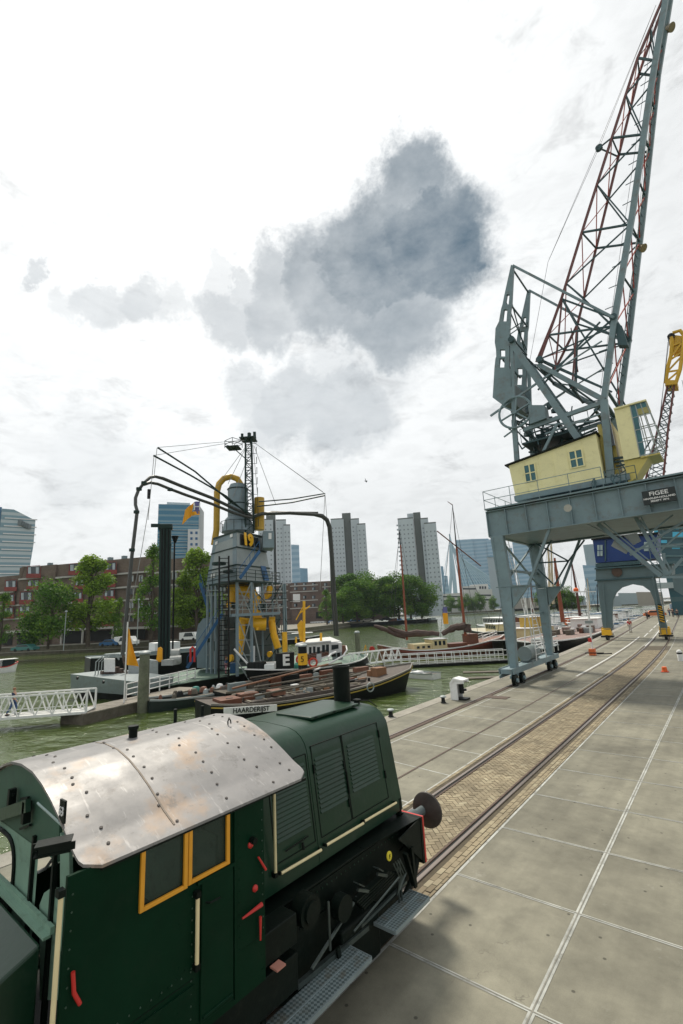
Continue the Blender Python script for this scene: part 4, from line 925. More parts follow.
# --- side frames of the slewing part
def P1(x, y, o=0): return PY(x, y, Y1+o)
DY = V((0, Y2-Y1, 0))
def both(nm, lst, m=STEEL, up=(0, 1, 0), par=crane):
    for far in (0, 1):
        mb = MB()
        for p, q, w_, h in lst:
            a, b2 = P1(*p), P1(*q)
            if far: a, b2 = a+DY, b2+DY
            mb.bar(a, b2, w_, h, up)
        mb.build(nm, m, par)
both('side_frame', [((514, 420), (519.7, 497), .28, .2), ((604, 400), (611.5, 484), .38, .25), ((510.5, 341.4), (585.4, 449), .36, .22), ((585.4, 449), (605, 477), .26, .2), ((557, 424), (522.5, 494), .16, .12), ((490.5, 416), (550, 374), .12, .1), ((524, 430), (604, 402), .24, .18), ((538.6, 364.8), (604, 400), .26, .2), ((504, 437), (538, 412), .08, .08), ((512, 345), (514, 420), .2, .2), ((550, 374), (602, 341), .07, .07), ((546, 425), (595, 421), .07, .07), ((545, 434), (603, 413), .09, .09)])
mb = MB()
for p, q, w_ in (((519, 437), (603, 408), .12), ((520, 446), (560, 447), .1), ((512, 428), (532, 447), .1), ((532, 447), (590, 421), .1), ((560, 424), (600, 447), .08)):
    a, c_ = P1(*p), P1(*q); mb.bar(a+DY*.5, c_+DY*.5, w_)
for p in ((604, 400), (514, 420), (557, 424), (538.6, 365), (585.4, 449), (524, 430), (570, 385), (513, 345), (595, 410)): a = P1(*p); mb.bar(a, a+DY, .14)
for p, q in (((514, 420), (557, 424)), ((557, 424), (604, 402)), ((538.6, 365), (570, 385)), ((570, 385), (604, 400)), ((513, 345), (538, 365))): a, c_ = P1(*p), P1(*q); mb.bar(a, c_+DY, .08); mb.bar(a+DY, c_, .08)
mb.build('cross_bracing', STEELD, crane)
# machinery platform at the back
mb = MB(); a = P1(520, 442); c_ = P1(590, 432); mb.bb(a.x, c_.x-.8, Y1+.3, Y2-.3, a.z-.1, a.z); mb.build('machinery_platform', STEELD, crane)
mb = MB(); railing(mb, [(a.x, Y1+.3, a.z), (c_.x, Y1+.3, a.z)], .9, .02, 2, .8); railing(mb, [(a.x, Y2-.3, a.z), (c_.x, Y2-.3, a.z)], .9, .02, 2, .8); mb.build('platform_railing', STEELD, crane)
mb = MB(); 
for k in range(16):
    x = rnd.uniform(a.x+.1, a.x+2.4); z = a.z+rnd.uniform(.1, 2.6); Y = rnd.uniform(Y1+.5, Y2-.5); mb.box((x, Y, z), (rnd.uniform(.15, .5), rnd.uniform(.2, .6), rnd.uniform(.15, .4)), rnd.uniform(0, 1))
for k in range(14):
    x = rnd.uniform(a.x, a.x+2.6); mb.bar((x, rnd.uniform(Y1, Y2), a.z-.4), (x+rnd.uniform(-.8, .8), rnd.uniform(Y1, Y2), a.z+rnd.uniform(1, 3)), .06)
mb.build('luffing_machinery', STEELD, crane)
# big sheave wheel
mb = MB(); c_ = P1(515, 412.3, -.25); r_ = (P1(515, 412.3, -.25)-P1(515, 397, -.25)).length
mb.tube([c_+V((math.cos(t)*r_, 0, math.sin(t)*r_)) for t in [2*math.pi*k/28 for k in range(28)]], .075, 6, closed=True)
for k in range(6): t = math.pi*k/3+.3; mb.bar(c_, c_+V((math.cos(t)*r_, 0, math.sin(t)*r_)), .11, .08)
mb.cyl(c_-V((0, .15, 0)), .14, .5, 14, (0, 1, 0)); mb.build('sheave_wheel', STEEL, crane, smooth=True)
mb = MB(); mb.prism([P1(528, 405, -.3), P1(544, 405, -.3), P1(546, 418, -.3), P1(530, 424, -.3)], (0, .8, 0)); mb.build('gear_case', STEEL, crane)
# counterweight arms with openings and box
def arm(pts, holes, off):
    o = V((0, off, 0))
    P_ = [P1(x, y) for x, y in pts]
    me = bmesh.new(); 
    # outline split into left spine and right spine, with rungs between the openings
    mb = MB(); n_ = len(pts)//2
    L_ = P_[:n_]; R_ = P_[n_:][::-1]
    for a, b2, c2, d2, hole in zip(L_, L_[1:], R_[1:], R_, holes):
        if not hole: mb.prism([x+o for x in (a, b2, c2, d2)], (0, .22, 0)); continue
        li, lj = lerp(a, d2, .3), lerp(b2, c2, .3); ri, rj = lerp(a, d2, .68), lerp(b2, c2, .68)
        mb.prism([x+o for x in (a, b2, lj, li)], (0, .22, 0)); mb.prism([x+o for x in (ri, rj, c2, d2)], (0, .22, 0))
    return mb.build('counterweight_arm', STEEL, crane)
A_ = [(511.5, 265.5), (505, 295), (503, 305), (501.5, 310), (499.5, 322), (496, 329), (495.3, 343), (496.5, 350), (496.8, 357), (496, 359), (495, 368), (493.2, 398), (502, 404.5),
      (513, 400), (511.5, 372), (509.5, 368), (509.7, 359), (510, 357), (510, 350), (509.5, 343), (510, 329), (510.5, 322), (511, 310), (512, 305), (512.5, 295), (514, 266.5)]
HL = [0, 1, 0, 1, 0, 0, 0, 1, 0, 1, 0, 0]
arm(A_, HL, -.1)
arm(A_, HL, Y2-Y1-.1)
mb = MB(); mb.prism([P1(503, 372), P1(511, 381), P1(513, 402), P1(502, 404)], (0, Y2-Y1-.2, 0)); mb.build('counterweight', mat('counterweight_grey', (.12, .16, .165), .6, 0, .12, 2), crane)
mb = MB()
for p, q in (((511, 300), (509, 335)), ((509, 335), (513, 345)), ((505, 300), (510, 330))): a, c_ = P1(*p), P1(*q); mb.bar(a, c_+DY, .07); mb.bar(a+DY, c_, .07)
for p in ((512, 268), (511, 305), (510, 335), (503, 360), (511, 345)): a = P1(*p); mb.bar(a, a+DY, .09)
mb.build('arm_bracing', STEELD, crane)
# tie bars from the arms to the jib
both('tie_bar', [((512.8, 265.5), (613.5, 317.5), .13, .1)])
# ---- jib: two heavy chords, two light chords
JN0, JN1 = P1(604, 400, .1), None
def jn(x, y):   # near jib plane, narrowing towards the tip
    t = (400-y)/400; return PY(x, y, Y1+.15+1.15*t)
def jf(x, y):
    t = (400-y)/400; return PY(x, y, Y2-.15-1.15*t)
tip = jn(665.5, 0); top = tip+(tip-jn(632.3, 214.7)).normalized()*2.2
nearc = [jn(604, 400), jn(614.7, 318), jn(632.3, 214.7), jn(649.5, 96.6), jn(665.6, 0), top]
farc = [jf(619.4, 409.3), jf(628.7, 339), jf(643, 214.7), jf(658, 75), jf(670, 0), top+V((0, .4, 0))]
nu = [jn(540, 359), jn(562, 297), jn(586, 219), jn(612, 137.4), jn(637.7, 58), jn(662.4, 0)]
fu = [jf(556, 368), jf(577.6, 324), jf(603.3, 219), jf(618.4, 156.8), jf(639.9, 70.9), jf(664.5, 3)]
nu.append(lerp(nu[-1], nearc[-1], .8)); fu.append(lerp(fu[-1], farc[-1], .8))
for ch in (nearc, farc):
    mb = MB()
    for a, c_ in zip(ch, ch[1:]): mb.bar(a, c_, .30, .30, (0, 1, 0))
    mb.build('jib_main_chord', STEEL, crane)
for ch in (nu, fu):
    mb = MB()
    for a, c_ in zip(ch, ch[1:]): mb.bar(a, c_, .13, .13, (0, 1, 0))
    mb.build('jib_light_chord', mat('jib_dark_red', (.14, .045, .04), .55, 0, .2, 2), crane)
def along(ch, t):
    L_ = [(b2-a).length for a, b2 in zip(ch, ch[1:])]; T = sum(L_)*t
    for (a, b2), k in zip(zip(ch, ch[1:]), L_):
        if T <= k: return lerp(a, b2, T/k)
        T -= k
    return ch[-1]
def atz(ch, z):
    for a, b2 in zip(ch, ch[1:]):
        if a.z <= z <= b2.z: return lerp(a, b2, (z-a.z)/(b2.z-a.z))
    return ch[-1] if z > ch[-1].z else ch[0]
mb = MB(); mr2 = MB(); zz = [15.6, 19.5, 22.5, 25.5, 28.3, 31, 33.5, 35.6, 37.2]
zz = [z for z in zz]
for i, z in enumerate(zz):
    a, b2, c_, d = atz(nearc, z), atz(farc, z), atz(nu, z+1.0), atz(fu, z+1.0)
    if z > 17: mb.bar(a, b2, .09); mb.bar(c_, d, .08)
    if z > 19 and i % 2 == 1: mb.bar(a, c_, .10); mb.bar(b2, d, .10)
    if i < len(zz)-1:
        z2 = zz[i+1]; a2, b3, c2, d2 = atz(nearc, z2), atz(farc, z2), atz(nu, z2+1.0), atz(fu, z2+1.0)
        mr2.bar(a, b3, .06); mr2.bar(b2, a2, .06)
        mr2.bar(c_, lerp(c2, d2, 1), .05); mr2.bar(d, lerp(d2, c2, 1), .05)
        if i % 2: mb.bar(a, c2, .07); mb.bar(b2, d2, .07)
        else: mb.bar(c_, a2, .07); mb.bar(d, b3, .07)
mb.build('jib_lacing', STEELD, crane); mr2.build('jib_red_lacing', RUSTRED, crane)
# lower struts between the A-frame and the jib
mb = MB()
for p, q in (((562, 299), (613.5, 318)), ((562, 299), (577, 326)), ((539.7, 359), (606, 389)), ((556, 368), (614, 318)), ((600, 322), (538, 390))): mb.bar(jn(*p), jn(*q), .09)
for p, q in (((577.6, 324), (628, 340)), ((556, 368), (612, 392)), ((577.6, 326), (628, 410)), ((577.6, 326), (576, 390)), ((606, 389), (629, 340))): mb.bar(jf(*p), jf(*q), .09)
mb.bar(jn(562, 298), jf(577.6, 325), .09); mb.bar(jn(614, 318), jf(628, 340), .14); mb.bar(jn(540, 360), jf(556, 368), .12); mb.bar(jn(606, 389), jf(619, 409), .14)
mb.build('jib_foot_strut', STEELD, crane)
mr2 = MB()
for p, q in (((562, 299), (555, 372)), ((562, 299), (536, 362)), ((577, 326), (572, 388))): mr2.bar(jn(*p), jn(*q), .09)
for p, q in (((577.6, 326), (574, 392)), ((571, 328), (578, 372)), ((577.6, 324), (563, 299))): mr2.bar(jf(*p), jf(*q), .06)
mr2.build('luffing_strut', mat('jib_dark_red', (.14, .045, .04)), crane)
mb = MB()
for c_ in (P1(540, 360, -.05), jf(556, 369), jn(613.5, 318), jf(628, 340), P1(512, 340, -.15)): mb.cyl(c_-V((0, .2, 0)), .2, .4, 14, (0, 1, 0))
mb.prism([jn(614, 320), jn(622, 326), jn(628, 345), jn(618, 345)], (0, .5, 0)); mb.build('pivot_joint', STEELD, crane, smooth=True)
# sheave outrigger and floodlights on the jib
mb = MB(); s_ = jn(599, 148); mb.bar(s_, jn(612, 137.5), .07); mb.bar(s_, jf(618.4, 156.8), .07); mb.cyl(s_-V((0, .1, 0)), .2, .2, 14, (0, 1, 0)); mb.build('rope_sheave', STEELD, crane)
for p in ((668.5, 28), (640.5, 247)): q = jf(*p)+V((-.1, 0, 0)); MB().cyl(q, .16, .38, 14, (.6, -.3, -.6), .25).build('jib_lamp', mat('lamp_brown', (.2, .16, .07), .4), crane, smooth=True)
# access rungs on the main chord
mb = MB()
for k in range(16): z = 17+k*1.25; a = atz(nearc, z); mb.bar(a, a+V((-.62, 0, .0)), .035)
for k in range(40): z = 16+k*.5; a = atz(farc, z); b2 = atz(nearc, z); c_ = lerp(a, b2, .28); mb.bar(a, c_, .03)
mb.tube([lerp(atz(farc, 16+k*.9), atz(nearc, 16+k*.9), .3) for k in range(22)], .03, 5)
mb.build('jib_ladder', STEELD, crane)
mb = MB()
for off in (-.1, .1): mb.tube([s_+V((0, off, .1)), P1(548, 262, .2+off), P1(530, 360, .4)], .012, 5); mb.tube([s_+V((0, off, .1)), jn(656, 5)], .012, 5)
mb.tube([jn(656, 20), jf(623, 400)], .012, 5); mb.tube([jn(654, 20), jf(600, 392)], .012, 5)
mb.build('hoist_rope', CABLE, crane)
# ================================================================ FLOATING ELEVATOR
def _Q(s, x, y, w=0):
    d = ray(x, y); k = (s.a+s.n*w-EYE).dot(s.n)/d.dot(s.n); return EYE + d*k
Plane.Q = _Q
EP = Plane((-41, 32.5))
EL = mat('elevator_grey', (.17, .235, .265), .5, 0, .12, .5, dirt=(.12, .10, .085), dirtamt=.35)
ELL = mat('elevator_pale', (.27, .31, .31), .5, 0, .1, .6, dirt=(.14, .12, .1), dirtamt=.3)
DKG = mat('dark_green_steel', (.014, .035, .030), .55, 0, .2, 1, spec=.25)
DECKG = mat('deck_green', (.09, .16, .12), .7, 0, .2, 1, dirt=(.1, .08, .06), dirtamt=.5)
elev = thing('floating_grain_elevator', 'floating grain elevator with grey tower numbered 19, yellow pipes and long suction booms', 'grain elevator', (-41, 32.5, -2))
q = EP.Q
# pontoon hull: stern faces the camera side, runs away along +Y
def hullbox(name, x0, x1, y0, y1, z0, z1, m, par, rise=0):
    mb = MB(); mb.add([(x0+.7, y0+.6, z0), (x1-.5, y0+.6, z0), (x1-.5, y1, z0), (x0+.7, y1, z0), (x0, y0, z1+rise), (x1, y0, z1+rise), (x1, y1, z1), (x0, y1, z1)], [(0, 3, 2, 1), (4, 5, 6, 7), (0, 1, 5, 4), (1, 2, 6, 5), (2, 3, 7, 6), (3, 0, 4, 7)])
    return mb.build(name, m, par)
hullbox('pontoon_side', -48, -38.9, 20.6, 48, -2.6, -1.15, BLACK, elev)
mb = MB(); mb.bb(-47.9, -39, 20.8, 47.9, -1.16, -1.1); mb.build('deck', DECKG, elev)
mb = MB(); s0, s1 = PZ(73, 672, -.2), PZ(146, 688, -.9)
mb.add([(-47.6, 18.4, -1.3), (-39.3, 20.2, -1.5), (-39.3, 23.5, -1.5), (-47.6, 22.5, -1.3), (-47.4, 18.2, .15), (-39.3, 19.9, -.35), (-39, 23.5, -.4), (-47.6, 22.5, .1)], [(0, 3, 2, 1), (4, 5, 6, 7), (0, 1, 5, 4), (1, 2, 6, 5), (2, 3, 7, 6), (3, 0, 4, 7)]); mb.build('stern_bulwark', GREYB, elev)
mb = MB(); mb.add([(-46.6, 19.2, -2.6), (-39.8, 20.6, -2.6), (-39.8, 24, -2.6), (-46.6, 22.5, -2.6), (-47.55, 18.5, -1.3), (-39.35, 20.3, -1.5), (-39.35, 23.5, -1.5), (-47.55, 22.5, -1.3)], [(0, 3, 2, 1), (4, 5, 6, 7), (0, 1, 5, 4), (1, 2, 6, 5), (2, 3, 7, 6), (3, 0, 4, 7)]); mb.build('stern_bottom', BLACK, elev)
# round ports and machinery on the stern
mb = MB()
for p in (((78, 678)), ((104, 682))): mb.cyl(EP.Q(*p, -11.5), .12, .1, 10, (0, -1, 0))
mb.build('stern_port', BLACK, elev)
PS = Plane((-44.5, 20.5))
mb = MB(); mb.prism([PS.Q(129, 683), PS.Q(129, 664), PS.Q(141, 659), PS.Q(158, 661), PS.Q(158, 687), PS.Q(140, 688)], PS.n*1.8); mb.build('stern_deckhouse', mat('deckhouse_grey', (.32, .36, .36), .5, 0, .1, 1, dirt=(.15, .12, .1), dirtamt=.4), elev)
mb = MB(); mb.prism([PS.Q(104, 672), PS.Q(104, 659), PS.Q(115, 659), PS.Q(115, 672)], PS.n*.8); mb.build('white_winch_box', WHITE, elev)
mb = MB()
for k in range(3): mb.tube([PS.Q(95+k*3, 676, .3*k), PS.Q(96+k*3, 662, .3*k), PS.Q(104+k*3, 655, .3*k), PS.Q(115+k*2, 654, .3*k), PS.Q(119, 660, .3*k)], .05, 6)
mb.build('hose_hoops', ELL, elev, smooth=True)
mb = MB()
for k in range(9): mb.box(PS.Q(104+k*2.3, 672+rnd.uniform(-2, 3), .5), (.5, .5, rnd.uniform(.3, .7)), k)
mb.tube([PS.Q(128, 682, -.2), PS.Q(123, 655, -.2)], .12, 6); mb.build('mooring_winch', mat('rust_machinery', (.10, .07, .055), .7, .2, .4, 4), elev)
# tower body
Fc, Lc, Rc = (236.8, 531), (214, 532.5), (263, 531)
Fb, Lb, Rb = (236.8, 579.6), (206.5, 582), (272, 581)
f1, l1, r1 = q(*Fc, -4.2), q(*Lc, .3), q(*Rc, -.4); f0, l0, r0_ = q(*Fb, -5.2), q(*Lb, .3), q(*Rb, -.4)
zt1 = f1.z; 
for p in (l1, r1): p.z = zt1
zb1 = f0.z
for p in (l0, r0_): p.z = zb1
b1, b0 = l1+r1-f1, l0+r0_-f0
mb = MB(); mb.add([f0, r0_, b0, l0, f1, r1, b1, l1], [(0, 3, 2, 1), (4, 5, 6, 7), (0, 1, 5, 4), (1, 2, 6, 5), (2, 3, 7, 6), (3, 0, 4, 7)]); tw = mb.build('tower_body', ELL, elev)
nl = (f0-l0).cross(V((0, 0, 1))).normalized(); nl = nl if nl.dot(EP.n) < 0 else -nl
nr = (r0_-f0).cross(V((0, 0, 1))).normalized(); nr = nr if nr.dot(EP.n) < 0 else -nr
def onface(t, h, side, o=.04):
    'point on the right (1) or left (0) face; t from the front corner outwards, h from bottom to top'
    a = lerp(f0, r0_, t) if side else lerp(f0, l0, t); c_ = lerp(f1, r1, t) if side else lerp(f1, l1, t)
    return lerp(a, c_, h)+(nr if side else nl)*o
mb = MB()
for h in (.995, .66, .3):
    for s_ in (0, 1): mb.bar(onface(-.01, h, s_), onface(1.01, h, s_), .1, .2 if h > .9 else .12)
mb.build('belt_ledge', DKG, tw)
# darker blue-grey sheet laid over the tower's left face
mb = MB(); mb.add([onface(0, 0, 0, .02), onface(1, 0, 0, .02), onface(1, .985, 0, .02), onface(0, .985, 0, .02)], [(0, 1, 2, 3)]); mb.build('left_face_sheet', EL, tw)
mb = MB(); mb.add([onface(.10, .72, 1, .07), onface(.55, .72, 1, .07), onface(.55, .95, 1, .07), onface(.10, .95, 1, .07)], [(0, 1, 2, 3)]); sgn = mb.build('number_board', BLACK, tw)
dr = (onface(1, .8, 1)-onface(0, .8, 1)).normalized(); upv = (onface(.3, 1, 1)-onface(.3, 0, 1)).normalized()
mm = Matrix((dr, upv, dr.cross(upv))).transposed().to_4x4(); pt = onface(.31, .835, 1, .3); mm.translation = pt
text_mesh('number', '19', 1.75, YELB, mm, sgn, .03, .09)
mb = MB(); mb.prism([onface(.60, .73, 1, .05), onface(.76, .73, 1, .05), onface(.76, .94, 1, .05), onface(.60, .94, 1, .05)], nr*.03); mb.build('window', GLASSD, tw)
mb = MB(); mb.prism([onface(.73, .02, 1, .05), onface(.9, .02, 1, .05), onface(.86, .33, 1, .05), onface(.7, .33, 1, .05)], nr*.05); mb.build('door', BLUEP, tw)
for (t, h) in ((.15, .9), (.78, .84)): MB().prism([onface(t, h, 0, .04), onface(t+.1, h, 0, .04), onface(t+.1, h+.07, 0, .04), onface(t, h+.07, 0, .04)], nl*.04).build('hatch', WHITE, tw)
MB().prism([onface(.72, .12, 0, .04), onface(.86, .12, 0, .04), onface(.86, .23, 0, .04), onface(.72, .23, 0, .04)], nl*.05).build('hatch', WHITE, tw)
def stair(name, a, b_, wdt, m, par, side=None):
    a, b_ = V(a), V(b_); s_ = side if side is not None else EP.n; mb = MB()
    mb.bar(a, b_, .06, .28); mb.bar(a+s_*wdt, b_+s_*wdt, .06, .28); mb.tube([a+V((0, 0, 1)), b_+V((0, 0, 1))], .03, 5); n_ = max(3, int((b_-a).length/.35))
    for i in range(n_): p = lerp(a, b_, (i+.5)/n_); mb.bar(p, p+s_*wdt, .22, .04)
    for i in range(5): p = lerp(a, b_, i/4); mb.tube([p, p+V((0, 0, 1))], .025, 5)
    return mb.build(name, m, par)
stair('stairway', q(240, 578, -6.4), q(259.5, 551, -5.2), .8, BLUEP, elev)
# booth
mb = MB(); p = q(263, 548, -3.2); p2 = q(274, 531, -3.2); s_, z0 = EP.a, 0
mb.prism([q(263, 547.5, -3.4), q(274, 547.5, -3.4), q(274, 531, -3.4), q(263, 531, -3.4)], EP.n*2.6); bo = mb.build('control_booth', EL, elev)
MB().prism([q(268.5, 539, -3.45), q(271.5, 539, -3.45), q(271.5, 533, -3.45), q(268.5, 533, -3.45)], EP.n*.04).build('window', WHITE, bo)
# cone and dome
cx = q(236, 505, 0); def_r = (q(250, 510, 0)-q(230, 510, 0)).length
ctr = lambda px, py, w=0: q(px, py, w)
mb = MB(); z0, z1, z2, z3 = q(237, 531, -.5).z, q(237, 519, 0).z, q(237, 489, 0).z, q(237, 484, 0).z
Cx = q(238, 510, .3); rc = (q(248.5, 500, 0)-q(228, 500, 0)).length/2
mb.lathe((Cx.x, Cx.y, 0), [(rc*1.62, z0), (rc*1.25, z1), (rc, z1+.3), (rc, z2), (rc*.75, z3), (.3, z3+.15)], 28); mb.build('cyclone_dome', EL, elev, smooth=True)
mb = MB()
for z in (z1+.2, (z1+z2)/2, z2): 
    mb.tube([(Cx.x+math.cos(t)*(rc+.03), Cx.y+math.sin(t)*(rc+.03), z) for t in [2*math.pi*k/24 for k in range(24)]], .06, 5, closed=True)
for k in range(14): t = 2*math.pi*k/14; r_ = rc*1.7; mb.tube([(Cx.x+math.cos(t)*r_, Cx.y+math.sin(t)*r_, z0), (Cx.x+math.cos(t)*r_, Cx.y+math.sin(t)*r_, z0+1.1)], .03, 4)
mb.tube([(Cx.x+math.cos(t)*rc*1.7, Cx.y+math.sin(t)*rc*1.7, z0+1.1) for t in [2*math.pi*k/24 for k in range(24)]], .03, 4, closed=True)
mb.build('dome_railing', DKG, elev)
# yellow gooseneck pipe, stub pipe
pts = [q(x, y, 1.0) for x, y in ((214, 545), (216.5, 530), (216.8, 510), (217, 492), (219, 484), (224, 478.5), (231, 476.5), (237.5, 479), (241, 485), (242, 490))]
MB().tube(pts, .36, 12).build('gooseneck_pipe', mat('pipe_yellow_dull', (.50, .30, .02), .5, 0, .15, 1, dirt=(.25, .14, .04), dirtamt=.4), elev, smooth=True)
MB().tube([q(259.3, 530, .2), q(259.3, 498, .2)], .58, 16).build('vent_pipe', mat('pipe_yellow_dull', (.5, .3, .02)), elev, smooth=True)
# lattice mast
mb = MB(); m0, m1, m2, m3 = q(245.5, 531, -1.2), q(254, 531, -1.2), q(245.5, 438, -1.2), q(251.5, 438, -1.2)
zt_ = m2.z; wv = V(EP.n)*1.4
c4 = [(m0, m2), (m1, m3), (m1+wv, m3+wv), (m0+wv, m2+wv)]
for a, b_ in c4: mb.bar(a, b_, .14)
mb.build('mast_posts', DKG, elev)
mb = MB()
for i in range(4):
    a, b_ = c4[i]; c_, d = c4[(i+1) % 4]; truss(mb, a, b_, c_, d, 14, .07)
for k in range(9): a = lerp(m1, m3, k/9+.05); mb.tube([a, a+EP.t*.5, a+EP.t*.5+V((0, 0, .8))], .04, 4)
mb.build('mast_lacing', DKG, elev)
mb = MB(); top = (m2+m3)/2+wv*.5; mb.box(top+V((0, 0, .1)), (1.7, 1.7, .12), .6); ps_ = top-EP.t*1.7-V((0, 0, 1.0)); mb.box(ps_, (1.5, 1.5, .1), .6); railing(mb, [ps_+V((-.7, -.7, 0)), ps_+V((.7, -.7, 0)), ps_+V((.7, .7, 0)), ps_+V((-.7, .7, 0)), ps_+V((-.7, -.7, 0))], .9, .035, 2, 1); mb.bar(ps_, top-V((0, 0, 2.6)), .09)
for a in (-.7, .1, .7): mb.box(top+V((a, a*.5, .55)), (.3, .3, .7), a)
mb.build('mast_platform', DKG, elev)
# booms: struts and curved suction pipes; the left set swings towards the camera side
def qq(lst, w0, w1): return [q(x, y, w0+(w1-w0)*i/(len(lst)-1)) for i, (x, y) in enumerate(lst)]
for lst, w0, w1, r_ in (([(250, 513.5), (232, 503), (195, 471.5), (157.5, 447.5)], -1, -6, .09), ([(250, 516), (226, 496), (190, 475), (153.5, 455.5)], -1, -8, .09), ([(259, 501.7), (292, 499), (325, 493.5)], -1, 2, .08), ([(257, 506.5), (292, 502.5), (325, 495.5)], -1, -2, .08)):
    MB().tube(qq(lst, w0, w1), r_, 6).build('boom_strut', DKG, elev)
PIPE = mat('suction_pipe', (.045, .05, .045), .5, .2, .2, 1, dirt=(.09, .06, .045), dirtamt=.4)
L1 = [(252, 516), (235, 509), (212, 498), (180, 485.5), (163, 478.5), (155, 476.5), (150, 477.5), (144, 483), (138.5, 490), (135.5, 498), (135.5, 505), (137.2, 511), (135, 530), (132, 555), (128.5, 590), (125, 630), (122.5, 655)]
MB().tube(qq(L1, -1, -8.5), [.19]*5+[.16]*12, 8).build('suction_pipe', PIPE, elev, smooth=True)
L2 = [(252, 518), (235, 513.5), (212, 504), (186, 495), (170, 489), (158, 484), (150, 482.5), (144, 484.5)]
MB().tube(qq(L2, -1.5, -5), .16, 8).build('suction_pipe', PIPE, elev, smooth=True)
mb = MB()
for p in ((170, 489.5), (144, 483), (136.5, 512), (132, 550), (139, 489)): c_ = q(*p, -6 if p[0] > 150 else -8); mb.cyl(c_-V((0, 0, .12)), .26, .24, 10)
mb.build('pipe_flange', DKG, elev)
L3 = [(252, 517), (262, 513.7), (290, 513), (314, 514.5), (322, 516), (327, 520), (329.5, 527), (331, 545), (333, 575), (335, 605), (337.5, 636)]
MB().tube(qq(L3, -1, 1), [.2]*4+[.27]*4+[.26, .2, .18], 8).build('suction_pipe', PIPE, elev, smooth=True)
MB().tube(qq([(262, 514.8), (272, 511.7), (290, 512.2), (318, 512.5)], -1, 1), .1, 6).build('boom_strut', PIPE, elev, smooth=True)
MB().tube(qq([(330.5, 560), (332, 600), (335, 636)], 2, 2), .1, 6).build('hanging_hose', PIPE, elev)
mb = MB()
T = (246, 440); 
for a, b_, w0, w1 in ((T, (157.5, 447.5), -1, -6), (T, (153.5, 455.5), -1, -8), ((252, 441), (325, 493.8), -1, 1), ((252, 441), (323, 492), -1, -1), ((247, 445), (217, 486), -1, 0), ((247, 445), (228, 484), -1, 0), ((253, 445), (258, 500), -1, 0), ((254, 446), (276, 505), -1, 0), ((157, 448), (154, 477), -6, -6), ((154, 456), (148, 520), -8, -8), ((325, 494), (320, 590), 0, 0), ((325, 494), (327, 520), 0, 0), ((122, 655), (140, 560), -8, -8), ((140, 560), (150, 500), -8, -8), ((248, 470), (240, 500), -1, -1), ((245, 465), (233, 497), -1, -1)):
    mb.tube([q(*a, w0), q(*b_, w1)], .028, 4)
mb.build('stay_rope', mat('rope_grey', (.25, .26, .26), .7), elev)
MB().box(q(148.8, 494, -8), (.2, .2, .9)).build('rope_weight', BLACK, elev)
# substructure: columns, platforms, braces, yellow pipework
zP = f0.z; zM = q(245, 614, -4).z; zD = -1.1
def colm(px, w, zt__=None, r_=.1, m=EL, pyt=582, pyb=668):
    a = q(px, pyt, w); return (a, V((a.x, a.y, zD)))
mb = MB(); 
c_ = [f0+(b0-f0)*-.04, r0_+(r0_-f0).normalized()*1.6, b0, l0-(f0-l0).normalized()*.3]
mb.add([x+V((0, 0, -.02)) for x in c_]+[x+V((0, 0, -.2)) for x in c_], [(0, 1, 2, 3), (7, 6, 5, 4), (0, 4, 5, 1), (1, 5, 6, 2), (2, 6, 7, 3), (3, 7, 4, 0)]); mb.build('upper_platform', DKG, elev)
mb = MB(); railing(mb, [c_[3], c_[0], c_[1], c_[2]], 1.1, .035, 3, 1.6); mb.build('upper_railing', DKG, elev)
for (px, w) in ((237, -4.6), (251, -3.6), (208, .3), (212, -.6), (216, -1.2), (272, -.5), (262, -1.6), (283, 0), (285, .6), (222, 3), (255, 3)):
    a = q(px, 583, w); MB().bar((a.x, a.y, zP-.2), (a.x, a.y, zD), .22 if w < -3 or px < 220 else .16).build('column', EL, elev)
mb = MB(); a, b_ = q(230, 615.5, -4.5), q(278, 613.5, -2.5); b_.z = a.z; mb.bar(a, b_, .9, .28); mb.bar(a+EP.n*3, b_+EP.n*3, .9, .2); mb.bb(0, 0, 0, 0, 0, 0) if False else None; mb.build('middle_platform', EL, elev)
mb = MB()
for p, r__, w in (((237, 583), (251, 614), -4), ((251, 583), (237, 614), -4), ((251, 583), (262, 614), -3), ((268, 583), (255, 612), -2), ((272, 583), (280, 613), -1), ((283, 583), (272, 613), -.5), ((237, 616), (251, 652), -4.2), ((251, 616), (237, 668), -4.2), ((251, 616), (262, 668), -3), ((270, 616), (278, 660), -1.5), ((237, 640), (251, 668), -4.2), ((208, 583), (216, 640), -.5), ((207, 640), (218, 583), -.5), ((253, 583), (256, 612), -2.5), ((262, 583), (266, 612), -1.5), ((251, 600), (266, 590), -2), ((283, 640), (272, 616), -.5), ((237, 660), (255, 690), -5.2)):
    mb.bar(q(*p, w), q(*r__, w), .1)
for y in (592, 600, 606): mb.bar(q(237, y, -4.2), q(251, y, -4.2), .08); mb.bar(q(251, y, -3), q(284, y, -.5), .07)
for y in (625, 640, 655): mb.bar(q(237, y, -4.2), q(251, y, -4.2), .07); mb.bar(q(207, y, 0), q(220, y, 0), .07)
mb.build('brace', ELL, elev)
mb = MB(); mb.prism([q(222, 668, 1.5), q(280, 664, 1.5), q(278, 628, 1.5), q(222, 630, 1.5)], EP.n*1.2); mb.prism([q(222, 628, 2), q(280, 628, 2), q(280, 615, 2), q(222, 615, 2)], EP.n*.5); mb.build('engine_casing', mat('casing_grey', (.085, .105, .10), .6, 0, .3, 1, dirt=(.05, .045, .04), dirtamt=.6), elev)
